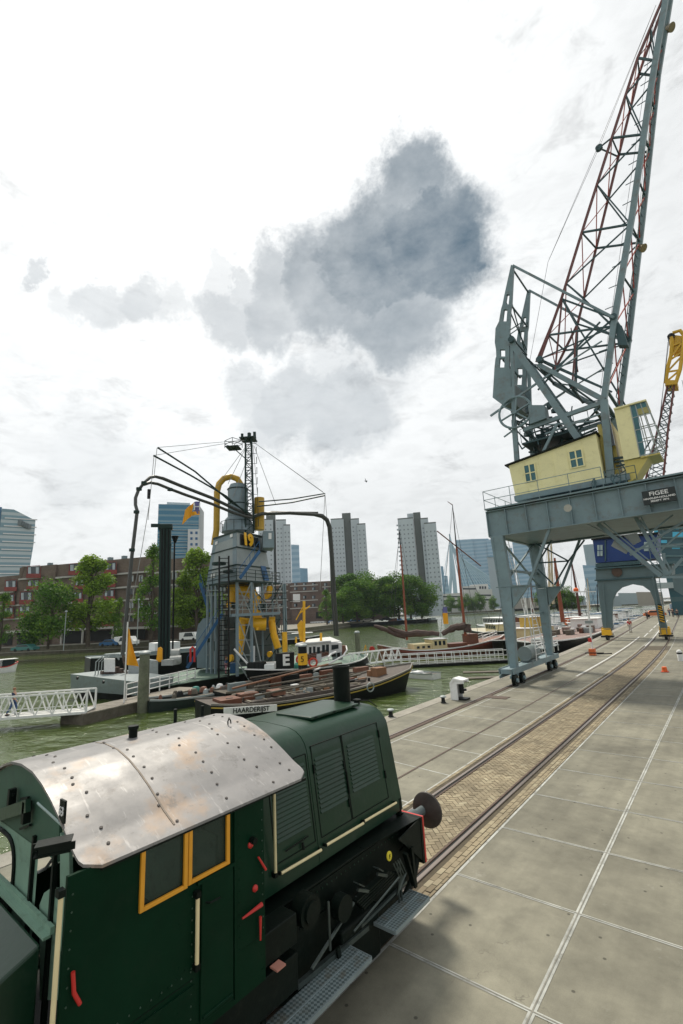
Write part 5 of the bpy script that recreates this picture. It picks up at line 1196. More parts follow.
mb = MB(); mb.prism([q(250, 663, -3), q(255, 663, -3), q(255, 646, -3), q(250, 646, -3)], EP.n*.3); mb.build('white_cabinet', WHITE, elev)
YP = YELB
def ypipe(pts, r_, w): return MB().tube([q(x, y, w) for x, y in pts], r_, 12).build('yellow_pipe', YP, elev, smooth=True)
ypipe([(252, 624), (266, 624)], .66, -2.5); ypipe([(239, 620), (255, 622)], .30, -2.6); ypipe([(242, 620), (241.5, 640), (239, 655)], .36, -2.8); ypipe([(269, 620), (275, 620)], .35, -2); ypipe([(271.5, 620), (273.5, 634), (278, 648)], .36, -2)
ypipe([(251, 592), (256, 600), (257, 618)], .55, -1.5); ypipe([(230, 583), (236, 588), (252, 592)], .6, -.5); ypipe([(262, 600), (269, 594), (270, 586)], .35, -.5); ypipe([(234, 583), (232, 602)], .5, 0); ypipe([(257, 627), (257, 630)], .16, -3)
mb = MB(); mb.cyl(q(232, 658, -2.5), .35, .3, 12, (0, -1, 0)); mb.cyl(q(271, 654, -1.5), .3, .3, 12, (0, -1, 0)); mb.cyl(q(230, 605, -.5), .25, .3, 12, (0, -1, 0)); mb.build('yellow_valve', YP, elev)
rn5 = random.Random(11)
mb = MB()
for k in range(60):
    x, y, w_ = rn5.uniform(208, 283), rn5.choice([rn5.uniform(585, 612), rn5.uniform(617, 662)]), rn5.uniform(-3, 2.5)
    k_ = rn5.random(); a = q(x, y, w_)
    if k_ < .4: mb.bar(a, a+EP.t*rn5.uniform(.8, 3), .06)
    elif k_ < .7: mb.bar(a, a+V((0, 0, rn5.uniform(.8, 2.2))), .06)
    elif k_ < .85: mb.bar(a, a+EP.t*rn5.uniform(.6, 1.6)+V((0, 0, rn5.uniform(-1.6, 1.6))), .07)
    else: mb.box(a, (rn5.uniform(.3, .7), rn5.uniform(.3, .7), rn5.uniform(.3, .9)), .6)
mb.build('pipework', DKG, elev)
mb = MB(); railing(mb, [q(230, 615, -4.8), q(278, 613, -2.8)], 1.0, .035, 2, 1.2); railing(mb, [q(207, 600, -.3), q(222, 600, -2)], 1.0, .035, 2, 1.2); mb.build('middle_railing', ELL, elev)
mb = MB(); 
for y0_, y1_ in ((585, 612), (617, 640), (642, 664)): a = q(266, y1_, -2.2); b_ = q(281, y0_, -1.0); ladder(mb, a, b_, .6, EP.n, .5, .04)
mb.build('inner_ladder', DKG, elev)
# big rounded tank left of the tower
mb = MB(); T0 = [(197, 668), (196, 635), (198, 625), (203, 618.5), (210, 617), (224, 617), (224, 668)]; mb.prism([q(x, y, 1.2) for x, y in T0], EP.n*4); mb.build('rounded_tank', EL, elev, smooth=True)
mb = MB()
for k in range(5): x = 210+k*3.2; mb.tube([q(x, 619, .9), q(x, 668, .9)], .11, 6)
mb.build('vertical_pipes', ELL, elev)
mb = MB(); la, lb = q(224, 556, -5.4), q(224, 670, -5.4); lb = V((la.x, la.y, -1.1)); 
for o in (-.45, .45): mb.bar(la+EP.t*o, lb+EP.t*o, .12); mb.bar(la+EP.t*o+EP.n*.7, lb+EP.t*o+EP.n*.7, .08)
n_ = int((la.z+1.1)/.45)
for k in range(n_): p = lerp(lb, la, (k+.5)/n_); mb.bar(p-EP.t*.45, p+EP.t*.45, .07)
mb.build('ladder_tower', BLACK, elev)
stair('stairway', q(187, 668, -3), q(222, 614, -2.4), .8, BLUEP, elev); stair('stairway', q(200, 583, 1), q(209, 612, 1), .7, BLUEP, elev)
mb = MB(); mb.cyl(q(219, 565, -4.2), .7, .25, 14); mb.cyl(q(228, 573, -4.8), .5, .25, 14); mb.build('round_lamp', DKG, elev)
# tall dark spud post with cap, and lamp mast
bp_ = Plane((-46, 30)); 
a = bp_.Q(163.5, 662); t_ = bp_.Q(165, 527); 
mb = MB(); wq = (bp_.Q(170, 590)-bp_.Q(158.5, 590)).length
mb.prism([bp_.Q(157.5, 664), bp_.Q(169.5, 664), bp_.Q(171, 527), bp_.Q(159.5, 527)], bp_.n*wq); sp_ = mb.build('spud_post', DKG, elev)
mb = MB(); mb.prism([bp_.Q(158, 528, -.1), bp_.Q(172.5, 528, -.1), bp_.Q(172.5, 524, -.1), bp_.Q(158, 524, -.1)], bp_.n*(wq+.2)); mb.bar(bp_.Q(151, 525.5), bp_.Q(160, 525.5), .35); mb.bar(bp_.Q(169.5, 545), bp_.Q(171.5, 545), .3); mb.build('post_cap', DKG, sp_)
mb = MB()
for x in (161.5, 164.5, 168): mb.bar(bp_.Q(x-.8, 664, -.06), bp_.Q(x+.6, 529, -.06), .1)
mb.build('post_ribs', BLACK, sp_)
mb = MB(); mb.tube([bp_.Q(172.5, 662, 1), bp_.Q(174.5, 543, 1)], .1, 6); mb.lathe(bp_.Q(175, 543, 1), [(.12, 0), (.38, .7), (.38, .8)], 12); mb.build('lamp_mast', BLACK, elev)
# deck items
def deck(px, py): return PZ(px, py, -1.1)
mb = MB(); p = deck(172, 655); mb.cyl(q(171, 654, -4), .45, .8, 14, EP.t); mb.cyl(q(170, 660, -5), .35, 1.0, 12, EP.t); mb.box(q(171, 662, -5), (1.2, 1.2, .5), .4); mb.build('deck_winch', mat('winch_grey', (.28, .3, .29), .5, 0, .2, 3), elev)
mb = MB(); mb.tube([q(190.5, 662, -4), q(190.5, 649, -4), q(192.5, 647, -4), q(194.5, 649, -4), q(194.5, 662, -4)], .1, 6); mb.build('red_hoop', REDP, elev)
for (x, y, m_, w_, h_) in ((205, 662, ELL, .5, 1.3), (233, 669, BLUEP, .55, 1.0), (264, 668, WHITE, 2.6, .9), (270, 674, WHITE, .9, 1.2), (259, 664, WHITE, 1.4, .7)):
    p = deck(x, y+4); MB().box(p+V((0, 0, h_/2)), (w_, w_*.7, h_), .66).build('deck_locker', m_, elev, bevel=.03)
mb = MB()
for p in ((252, 682), (258, 683), (262, 682)): c_ = q(*p, -6.5); mb.lathe(V((c_.x, c_.y, -1.1)), [(.45, 0), (.5, .6), (.42, 1.3), (.3, 1.35)], 14)
mb.build('black_drum', BLACK, elev, smooth=True)
MB().tube([q(234, 649, -6), q(255, 672, -6)], .09, 6).build('derrick_pole', WHITE, elev)
mb = MB(); a, b_ = q(259, 690, -7.5), q(259, 674, -7.5); mb.tube([q(261, 687, -7.2), q(263.5, 681, -7.2), q(264.5, 673, -7.2)], .1, 6); mb.tube([q(252, 673, -7.2), q(253, 679, -7.2), q(254, 683, -7.2)], .08, 6); mb.build('orange_hose', mat('orange_hose', (.55, .14, .04), .6), elev)
# flag on the boom, flags on poles
def flag(mb, P_, d1, d2, n_=8, amp=.12, taper=.0):
    vs = []; 
    for i in range(n_+1):
        for j in range(5):
            u, v = i/n_, j/4; p = V(P_)+V(d1)*u+V(d2)*v*(1-taper*u); p += EP.n*(math.sin(u*7+v*2)*amp); vs.append(p)
    mb.add(vs, [(i*5+j, i*5+j+1, (i+1)*5+j+1, (i+1)*5+j) for i in range(n_) for j in range(4)]); return mb
FLG = mat('flag_yellow', (.80, .36, .01), .7, 0, .08, 1)
WHT = mat('flag_blue_white', (.13, .13, .32), .7)
fp = q(200, 501, -3); fl_ = flag(MB(), fp, q(194, 502, -3)-fp, q(199.5, 514, -3)-fp).build('boom_flag', WHT, elev)
f2 = q(194, 502, -3); flag(MB(), f2, q(185, 510, -3)-f2, q(191, 516.5, -3)-f2).build('boom_flag_field', FLG, fl_); f3 = q(199.5, 511, -3.1); flag(MB(), f3, q(191, 512, -3.1)-f3, V((0, 0, -.4))).build('boom_flag_hem', FLG, fl_)
mb = MB()
text_mesh('boom_flag_mark', 'H', 1.1, WHITE, frame(q(197, 507, -3.3), EP.t), fl_, .01)

# ================================================================ JETTY, GANGWAY, POSTS
jet = thing('timber_jetty', 'long low floating timber jetty beside the grey elevator pontoon', 'jetty', (-36, 16, -2))
JA, JB = V((-36.6, 13.0, 0)), V((-39.3, 28, 0)); 
mb = MB(); jd = (JB-JA).normalized(); jn_ = V((jd.y, -jd.x, 0)); 
def slab(mb, a, b_, w_, z0, z1): n2 = V(((b_-a).normalized().y, -(b_-a).normalized().x, 0))*w_/2; mb.prism([V((p.x, p.y, z0)) for p in (a-n2, b_-n2, b_+n2, a+n2)], (0, 0, z1-z0))
J0, J1 = PZ(72, 714, -1.35), PZ(190, 688, -1.35)
slab(mb, J0, J1, 2.4, -2.6, -1.36); mb.build('jetty_side', WOODM, jet)
mb = MB()
n_ = 44
for k in range(n_): a = lerp(J0, J1, k/n_); b_ = lerp(J0, J1, (k+.93)/n_); slab(mb, a, b_, 2.46, -1.36, -1.29+rnd.uniform(0, .015))
mb.build('deck_planks', mat('jetty_planks', (.21, .19, .155), .8, 0, .25, 2, dirt=(.09, .08, .06), dirtamt=.6), jet)
jdir = (J1-J0).normalized(); jside = V((jdir.y, -jdir.x, 0))
mb = MB(); ra, rb = PZ(126, 700, -1.3), PZ(195, 681, -1.3); 
L_ = (rb-ra).length
for h in (1.15, .75, .35): mb.tube([ra+V((0, 0, h)), rb+V((0, 0, h))], .04, 6)
for k in range(8): p = lerp(ra, rb, k/7); mb.tube([p, p+V((0, 0, 1.15))], .05, 6)
tag(mb.build('jetty_railing', WHITE, loc=ra), 'white tubular railing standing along the timber jetty', 'railing')
def post(px, py0, py1, z, r_, m_, label, grp=None, cap=None):
    b_ = PZ(px[0], py0, z); d = Plane((b_.x, b_.y)); t_ = d.Q(px[1], py1)
    t = thing('mooring_post', label, 'post', (b_.x, b_.y, -2.5), grp)
    mb = MB(); mb.tube([(b_.x, b_.y, -2.5), (b_.x, b_.y, (t_.z-2)/2), (b_.x, b_.y, t_.z)], [r_*1.05, r_, r_*.92], 14); mb.build('shaft', m_, t, smooth=True)
    mb = MB(); mb.lathe((b_.x, b_.y, t_.z), [(r_*1.1, 0), (r_*1.1, .12), (r_*.6, .25)], 14); mb.build('cap', cap or ELL, t, smooth=True); return t, b_, t_.z
MOSS = mat('mossy_pile', (.13, .14, .095), .85, 0, .3, 2, .3, 20, dirt=(.06, .10, .03), dirtamt=.6)
post((143, 145), 702, 654, -1.3, .38, MOSS, 'thick mossy mooring post with pale cap beside the jetty railing', 'mooring posts')
pt_, b_, zt_ = post((303+.5, 292.5), 682, 647, -1.6, .42, BLACK, 'black mooring post with yellow number band before the white cabin', 'mooring posts')
mb = MB(); mb.cyl((b_.x, b_.y, zt_-1.6), .44, 1.0, 16); mb.build('yellow_band', YELB, pt_)
text_mesh('band_number', '5', .7, BLACK, frame((b_.x, b_.y, zt_-1.1)-EP.n*.455 if False else V((b_.x, b_.y, zt_-1.1))-V((-.7, .72, 0))*.0+V((.3, -.36, 0)), (.72, .7, 0)), pt_, .01)
post((359, 358), 668, 633, -1.9, .30, MOSS, 'mossy mooring post beside yellow steps left of the brown sailing barge', 'mooring posts')
# flag pole with drooping yellow flag
fp0 = PZ(124, 703, -1.3); pl_ = Plane((fp0.x, fp0.y)); ft = pl_.Q(125, 622)
t = thing('flag_pole', 'white flag pole with drooping yellow flag standing on the jetty', 'flag pole', (fp0.x, fp0.y, -1.3)); MB().tube([fp0, V((fp0.x, fp0.y, ft.z))], .055, 8).build('pole', WHITE, t)
p = V((fp0.x, fp0.y, ft.z-.4)); mb = MB(); vs = []
for i in range(9):
    for j in range(5):
        u, v = j/4, i/8; vs.append(p+pl_.t*(u*(.15+.75*v**1.3)) - V((0, 0, 1))*(v*2.7+.2*u)+pl_.n*math.sin(u*8+v*3)*.1)
mb.add(vs, [(i*5+j, i*5+j+1, (i+1)*5+j+1, (i+1)*5+j) for i in range(8) for j in range(4)]); mb.build('flag', FLG, t, smooth=True)
# second yellow flag/cover near the deckhouse
p = q(159, 653, -3); MB().prism([q(157, 655, -3), q(157.5, 648, -3), q(160, 647, -3), q(162, 649, -3), q(162, 662, -3), q(156, 662, -3)], EP.n*.5).build('yellow_hood', FLG, elev)
# white gangway bridge at the far left
G1 = PZ(86, 712.5, -1.25); G0 = PZ(0, 719, -1.25); G0 = G1+(G0-G1)*1.6
gw = thing('gangway_bridge', 'white steel truss gangway leading from the left edge onto the jetty', 'gangway', G1)
gd = (G1-G0).normalized(); gs = V((gd.y, -gd.x, 0)); 
if gs.dot(V((0, -1, 0))) < 0: gs = -gs
GH = Plane((G1.x, G1.y)).Q(92, 691).z-G1.z
mb = MB()
for o in (0, 1.5):
    a, b_ = G0-gs*o, G1-gs*o; up = V((0, 0, GH)); mb.bar(a, b_, .12, .16); mb.bar(a+up, b_+up, .1, .1); n_ = 8
    for k in range(n_):
        p0, p1 = lerp(a, b_, k/n_), lerp(a, b_, (k+1)/n_); m_ = (p0+p1)/2
        mb.bar(p0, m_+up, .07); mb.bar(m_+up, p1, .07); mb.bar(p0, p0+up, .04) if k % 3 == 0 else None
    mb.bar(b_, b_+up, .1)
mb.bar(G0+V((0, 0, .5)), G1+V((0, 0, .5)), .04)
mb.build('truss_railing', WHITE, gw)
mb = MB(); mb.prism([G0, G1, G1-gs*1.5, G0-gs*1.5], (0, 0, .06)); mb.build('walkway', mat('gangway_deck', (.42, .43, .41), .7, 0, .1, 2), gw)
# ---- people
def skin_mesh(name, verts, edges, radii, m_, par=None, loc=None, sub=1):
    me = bpy.data.meshes.new(name); me.from_pydata([tuple(v) for v in verts], edges, []); o = bpy.data.objects.new('tmp', me); C.objects.link(o)
    md = o.modifiers.new('s', 'SKIN'); sv = me.skin_vertices[0].data
    for k, r_ in enumerate(radii): sv[k].radius = (r_, r_) if not isinstance(r_, tuple) else r_
    sv[0].use_root = True
    o.modifiers.new('d', 'SUBSURF').levels = sub
    bpy.context.view_layer.update(); m2 = bpy.data.meshes.new_from_object(o.evaluated_get(bpy.context.evaluated_depsgraph_get())); bpy.data.objects.remove(o)
    m2.name = name; m2.materials.clear(); m2.materials.append(m_); 
    for p in m2.polygons: p.use_smooth = True
    ob = bpy.data.objects.new(name, m2); C.objects.link(ob)
    if par: ob.parent = par
    return ob
SKIN = mat('skin', (.45, .27, .19), .6); 
def person(loc, face, label, shirt, trousers, hair=(.05, .03, .02), walk=.25, group=None, h=1.72, arms=.15):
    t = thing('person', label, 'person', loc, group); t.rotation_euler = (0, 0, face); k = h/1.75
    # local: x forward, y left
    w_ = walk
    V_ = [(0, 0, .95), (0, 0, 1.15), (0, 0, 1.38), (0, 0, 1.50), (.01, 0, 1.60), (.015, 0, 1.70),
          (0, .09, .90), (w_*.5, .10, .50), (w_*.6-.05, .10, .09), (w_*.6+.12, .10, .04),
          (0, -.09, .90), (-w_*.35, -.10, .50), (-w_*1.1, -.10, .12), (-w_*1.1+.15, -.10, .05),
          (0, .19, 1.40), (-arms, .23, 1.13), (-arms*.7+.06, .22, .90), (-arms*.5+.1, .22, .80),
          (0, -.19, 1.40), (arms, -.23, 1.13), (arms+.14, -.22, .92), (arms+.2, -.21, .84)]
    E_ = [(0, 1), (1, 2), (2, 3), (3, 4), (4, 5), (0, 6), (6, 7), (7, 8), (8, 9), (0, 10), (10, 11), (11, 12), (12, 13), (2, 14), (14, 15), (15, 16), (16, 17), (2, 18), (18, 19), (19, 20), (20, 21)]
    r_ = [.13, .12, .13, .055, .085, .07, .09, .06, .045, .035, .09, .06, .045, .035, .06, .042, .033, .03, .06, .042, .033, .03]
    sc = lambda vs: [(x*k, y*k, z*k) for x, y, z in vs]
    skin_mesh('body', sc(V_), E_, [x*k for x in r_], SKIN, t)
    def sub(idx, name, m_, gr):
        mp_ = {v: i for i, v in enumerate(idx)}; ed = [(mp_[a], mp_[b2]) for a, b2 in E_ if a in mp_ and b2 in mp_]
        skin_mesh(name, sc([V_[i] for i in idx]), ed, [(r_[i]+gr)*k for i in idx], m_, t)
    sub([0, 1, 2, 14, 15, 18, 19], 'shirt', shirt, .018); sub([0, 6, 7, 8, 10, 11, 12], 'trousers', trousers, .014)
    mb = MB(); mb.lathe((.0, 0, 1.62*k), [(.09, 0), (.105, .05), (.09, .11), (.02, .145)], 12); mb.v = [v+V((-.02, 0, 0)) for v in mb.v]
    me = bpy.data.meshes.new('hair'); me.from_pydata([tuple(v) for v in mb.v], [], mb.f); me.materials.append(mat('hair_%d' % (hair[0]*1000), hair, .7)); o = bpy.data.objects.new('hair', me); C.objects.link(o); o.parent = t
    for s_ in (-1, 1):
        x, z = (w_*.6+.06, .03) if s_ > 0 else (-w_*1.1+.06, .04); mb = MB(); mb.box((x*k, .1*s_*k, z*k+.01), (.27*k, .1*k, .08*k)); me = bpy.data.meshes.new('shoe'); me.from_pydata([tuple(v) for v in mb.v], [], mb.f); me.materials.append(BLACK); o = bpy.data.objects.new('shoe', me); C.objects.link(o); o.parent = t
    return t
NAVY = mat('navy_cloth', (.015, .03, .07), .8); JEANS = mat('jeans', (.03, .07, .17), .8); DARKC = mat('dark_cloth', (.02, .02, .025), .8); REDC = mat('red_cloth', (.45, .03, .03), .8); PALEC = mat('pale_cloth', (.45, .42, .38), .8); PINK = mat('pink_cloth', (.5, .2, .25), .8)
pg = Plane((G1.x, G1.y), gd); pp = lerp(G0, G1, .0)
d = ray(12, 716); best = min((abs((lerp(G0, G1, t/200)-gs*.7-EYE).normalized().cross(d).z), t) for t in range(201))
pp = lerp(G0, G1, best[1]/200)-gs*.75+V((0, 0, .06))
person(pp, math.atan2(gd.y, gd.x), 'person in navy top and blue jeans walking on the white gangway', NAVY, JEANS, (.2, .09, .04), .3)
pd = PZ(226, 674, -1.1); person(pd, 1.0, 'person in blue and pink clothes standing on the green elevator deck', BLUEP, PINK, (.1, .05, .03), .05)
# ================================================================ BOATS
class Boat:
    def __init__(s, name, label, cat, a, b_, z=-2, group=None):
        'a: stern waterline point, b_: bow waterline point (world)'
        a, b_ = V((a[0], a[1], 0)), V((b_[0], b_[1], 0)); s.L = (b_-a).length; s.x = (b_-a).normalized(); s.y = V((-s.x.y, s.x.x, 0)); s.o = V((a.x, a.y, z)); s.t = thing(name, label, cat, (a+b_)/2+V((0, 0, z)), group)
    def w(s, x, y, z): return s.o+s.x*x+s.y*y+V((0, 0, z))
    def hull(s, B, fb, bow=.6, stern=.25, full=.55, m=BLACK, deckm=None, inset=.0, bottom=-.5, sternw=.75, rail=None, railh=.12, n=16, bowlen=.3, deckdrop=0.):
        L = s.L; st = []
        for i in range(n+1):
            t = i/n
            wdt = 1.0
            if t > 1-bowlen: u = (t-(1-bowlen))/bowlen; wdt = max(.03, math.sqrt(max(0, 1-u**2.2)))
            if t < .22: u = (0.22-t)/.22; wdt = 1-(1-sternw)*u**2
            sh = fb+bow*max(0, (t-.45)/.55)**2+stern*max(0, (.35-t)/.35)**2
            ov = (.06*L*max(0, (t-.85)/.15)) if bow > .3 else 0
            st.append((t*L, B/2*wdt, sh, ov))
        mb = MB(); vs = []
        for x, h, z, ov in st:
            for (f_, zz, o_) in ((0, bottom, -.2), (.8, bottom, -.2), (.95, 0, 0), (1, z*.6, .6), (1.02, z, 1)):
                vs += [s.w(x+ov*o_, h*f_, zz)]
            for (f_, zz, o_) in ((1.02, z, 1), (1, z*.6, .6), (.95, 0, 0), (.8, bottom, -.2)): vs += [s.w(x+ov*o_, -h*f_, zz)]
        k = 9; f = []
        for i in range(len(st)-1):
            for j in range(k-1): f.append((i*k+j, i*k+j+1, (i+1)*k+j+1, (i+1)*k+j)) if j != 4 else None
        for i in range(len(st)-1): f.append((i*k+8, i*k, (i+1)*k, (i+1)*k+8))
        f.append(tuple(range(k))[::-1]); f.append(tuple(len(vs)-k+j for j in range(k)))
        mb.add(vs, f); s.h = mb.build('hull', m, s.t, smooth=True); s.st = st; s.B = B
        mb = MB(); vs = []
        for x, h, z, ov in st: vs += [s.w(x+ov, h*.985, z-deckdrop), s.w(x+ov, -h*.985, z-deckdrop)]
        mb.add(vs, [(2*i, 2*i+1, 2*i+3, 2*i+2) for i in range(len(st)-1)]); s.d = mb.build('deck', deckm or WOODM, s.t)
        if rail:
            for sg in (1, -1):
                mb = MB()
                for (x, h, z, ov), (x2, h2, z2, ov2) in zip(st, st[1:]): mb.bar(s.w(x+ov, sg*h*1.02, z+railh/2), s.w(x2+ov2, sg*h2*1.02, z2+railh/2), .1, railh)
                mb.build('rub_rail', rail, s.t)
        return s
    def box(s, name, x0, x1, y0, y1, z0, z1, m, par=None, **k):
        mb = MB(); mb.prism([s.w(x0, y0, z0), s.w(x1, y0, z0), s.w(x1, y1, z0), s.w(x0, y1, z0)], (0, 0, z1-z0)); return mb.build(name, m, par or s.t, **k)
    def tube(s, name, pts, r_, m, par=None, n=8): return MB().tube([s.w(*p) for p in pts], r_, n).build(name, m, par or s.t, smooth=True)
    def wins(s, x0, x1, n, y, z0, z1, par, fr=.72):
        for k in range(n):
            a = x0+(x1-x0)*(k+.5-fr/2)/n; b_ = x0+(x1-x0)*(k+.5+fr/2)/n
            sg = .03 if y > 0 else -.03; mb = MB(); mb.prism([s.w(a, y, z0), s.w(b_, y, z0), s.w(b_, y, z1), s.w(a, y, z1)], s.y*sg); mb.build('window', GLASSD, par)
HATCH = mat('hatch_boards', (.075, .062, .052), .8, 0, .3, 3, dirt=(.22, .19, .15), dirtamt=.35)
GOLD = mat('gold_line', (.42, .3, .05), .5); TAN = mat('tan_crate', (.22, .11, .05), .7); TARP = mat('orange_tarp', (.17, .075, .045), .7, 0, .3, 3)
# long cargo barge moored behind the locomotive
b1 = Boat('cargo_barge', 'long black cargo barge with worn timber deck and name board on its stern', 'barge', (-26.8, 18.2), (-22.0, 34.3)).hull(4.2, .75, 1.0, .45, m=BLACK, deckm=HATCH, rail=mat('rail_worn', (.16, .15, .13), .7), bowlen=.28)
for sg in (1, -1):
    mb = MB()
    for (x, h, z, ov), (x2, h2, z2, ov2) in zip(b1.st, b1.st[1:]): mb.bar(b1.w(x+ov, sg*(h*1.03+.03), z-.12), b1.w(x2+ov2, sg*(h2*1.03+.03), z2-.12), .05, .07)
    mb.build('gold_line', GOLD, b1.t)
b1.box('hatch_cover', 2.5, 12.2, -1.4, 1.4, .7, 1.0, HATCH)
for k in range(9): b1.box('hatch_batten', 2.6+k*1.07, 2.72+k*1.07, -1.45, 1.45, 1.0, 1.06, mat('batten', (.25, .22, .17), .8))
for (x, y, m_, l, w_, h_) in ((14.2, 0, TAN, 1.0, .8, .55), (13.9, .6, TAN, .5, .5, .3), (3.2, .5, TARP, 1.3, .9, .25), (4.9, -.4, TARP, .9, 1.2, .3), (1.6, 0, BROWN, 1.4, 1.6, .5), (7, .8, WHITE, .5, .4, .3), (8.6, -.9, WOODM, 2.5, .2, .2), (10.5, .7, WOODM, 1.8, .3, .2), (6, .2, WOODM, 2.8, .15, .3)):
    b1.box('deck_crate', x-l/2, x+l/2, y-w_/2, y+w_/2, (1.0 if x > 12.4 else .75 if x < 2.4 else 1.07), (1.0 if x > 12.4 else .75 if x < 2.4 else 1.07)+h_+.3*(x > 13), m_)
b1.tube('spar', [(3, -1.1, 1.3), (12, -.6, 1.6)], .07, WOODM); b1.tube('spar', [(4, 1.2, 1.5), (11, 1.4, 1.6)], .07, WOODM)
mb = MB(); mb.tube([b1.w(11.5+.3*math.cos(t), -2.4, .9+.3*math.sin(t)) for t in [k*math.pi/6 for k in range(12)]], .05, 5, closed=True); mb.build('tyre_fender', ELL, b1.t)
for k in range(46):
    x = rnd.uniform(1.2, 12.6); y = rnd.uniform(-1.3, 1.3); b1.box('deck_clutter', x, x+rnd.uniform(.1, 1.1), y, y+rnd.uniform(.06, .35), 1.0, 1.06+rnd.uniform(.04, .3), rnd.choice([WOODM, HATCH, ELL, BLACK, WHITE, BROWN, GREYB, MATS['batten'], TAN]))
for k in range(6): b1.tube('deck_rope', [(rnd.uniform(2, 12), rnd.uniform(-1.3, 1.3), 1.1) for _ in range(4)], .035, MATS['batten'])
# name board facing the camera
nb = Plane((-23.3, 20.6), (4.8, 16.1)); 
mb = MB(); pz = [nb.Q(224, 715.5), nb.Q(277, 711), nb.Q(277, 704.5), nb.Q(224, 708)]; mb.prism(pz, nb.n*.08); nm = mb.build('name_board', WHITE, b1.t)
xd = (pz[1]-pz[0]).normalized(); yv = (pz[3]-pz[0]).normalized(); zz_ = xd.cross(yv).normalized(); yv = zz_.cross(xd); mm = Matrix((xd, yv, zz_)).transposed().to_4x4(); mm.translation = (pz[0]+pz[1]+pz[2]+pz[3])/4-nb.n*.03
text_mesh('name_lettering', 'HAARDERIJST', (pz[3]-pz[0]).length*.95, BLACK, mm, nm, .01, .004, xs=1.0)
# dark green work boat with ropes and orange gear beside the jetty
b2 = Boat('work_boat', 'low dark green work boat heaped with ropes and orange gear beside the jetty', 'boat', (-34.1, 18.4), (-32.3, 27.5)).hull(2.5, .6, .35, .2, m=mat('hull_dark_green', (.008, .018, .016), .5, 0, .2, 2), deckm=WOODM, rail=ELL, deckdrop=.15, bowlen=.2, sternw=.6)
for k in range(26):
    x = rnd.uniform(.8, 8.6); y = rnd.uniform(-1, 1); m_ = rnd.choice([TARP, WOODM, WOODM, ELL, WHITE, BLACK, BLACK, HATCH, ORANGE, mat('net_teal', (.05, .2, .17), .8), BROWN, WOODM]); sz = rnd.uniform(.25, .8)
    mb = MB(); c_ = b2.w(x, y, .75); mb.lathe(c_, [(sz*.5, 0), (sz*.48, .12), (sz*.3, .25+sz*.15), (.02, .3+sz*.15)], 9); o_ = mb.build('gear_heap', m_, b2.t, smooth=True)
# second clutter barge between
b3 = Boat('pontoon_barge', 'flat black barge cluttered with planks, crates and an orange coil behind the cargo barge', 'barge', (-31.0, 22.5), (-27.5, 37.5)).hull(3.2, .8, .3, .1, m=BLACK, deckm=WOODM, rail=WOODM, bowlen=.15)
for k in range(40):
    x = rnd.uniform(.6, 12.8); y = rnd.uniform(-1.2, 1.2); m_ = rnd.choice([BROWN, WOODM, ELL, TARP, BLACK, GREYB, WOODM, HATCH, TAN]); b3.box('deck_clutter', x, x+rnd.uniform(.3, 1.6), y, y+rnd.uniform(.15, .6), .82, .82+rnd.uniform(.1, .7), m_)
b3.tube('orange_coil', [(4, -.4, 1.3), (4.6, -.5, 1.35), (5, .1, 1.3), (4.5, .4, 1.3), (4, 0, 1.3)], .09, ORANGE)
b3.tube('long_spar', [(.5, -1.2, 1.2), (9.5, -1.0, 2.0)], .08, mat('spar_brown', (.22, .10, .05), .6)); b3.tube('long_spar', [(3, .9, 1.5), (12.5, 1.0, 1.7)], .07, WOODM)
# tug with white wheelhouse
b4 = Boat('tug_boat', 'small tug with white wheelhouse, red lifebuoys and a white letter E on its black bow', 'tug', (-33.4, 43.5), (-33.8, 28.2)).hull(4.4, 1.15, .7, .5, m=BLACK, deckm=DECKG, rail=WHITE, railh=.1, bowlen=.22, sternw=.45)
TP = Plane((-32.2, 35.5))
def tq(x, y, w=0): return TP.Q(x, y, w)
mb = MB(); mb.prism([tq(302, 663), tq(329, 655), tq(329, 649), tq(302, 655)], TP.n*2.4); mb.build('cabin_trunk', BROWN, b4.t)
mb = MB(); mb.prism([tq(298, 665), tq(308, 664.5), tq(330, 656), tq(330, 642), tq(308, 644), tq(298, 646.5)], TP.n*2.4); wh = mb.build('wheelhouse', WHITE, b4.t)
mb = MB(); mb.prism([tq(295, 646.5, -.3), tq(308, 644, -.3), tq(331, 641.8, -.3), tq(331, 640.6, -.3), tq(308, 642.5, -.3), tq(295, 645, -.3)], TP.n*3); mb.build('wheelhouse_roof', mat('roof_grey_white', (.5, .52, .52), .6), wh)
for x0, x1, y0, y1 in ((301, 306, 647.5, 655), (309, 311.5, 647, 653.5), (313, 315.5, 646.5, 653), (317, 320, 647, 653.5), (322, 325, 645, 652), (326, 329, 644.5, 651.5)):
    MB().prism([tq(x0, y1, -.05), tq(x1, y1, -.05), tq(x1, y0, -.05), tq(x0, y0, -.05)], TP.n*.06).build('window', GLASSD, wh)
MB().prism([tq(316.5, 663.5, -.04), tq(321.5, 662.5, -.04), tq(321.5, 653.5, -.04), tq(316.5, 654, -.04)], TP.n*.03).build('door', mat('door_grey', (.5, .54, .55), .5), wh)
mb = MB(); mb.prism([tq(330, 654), tq(342, 652), tq(342, 643), tq(330, 643)], TP.n*2.0); ac = mb.build('aft_canopy', mat('canopy_white', (.55, .56, .56), .6), b4.t)
MB().prism([tq(331.5, 650, -.05), tq(338.5, 648.5, -.05), tq(338.5, 644.5, -.05), tq(331.5, 645, -.05)], TP.n*.06).build('window', GLASSD, ac)
MB().prism([tq(302, 645, .2), tq(341, 642, .2), tq(330, 637.5, 2), tq(308, 640, 2)], (0, 0, .08)).build('canopy_roof', mat('roof_grey_white', (.5, .52, .52)), ac)
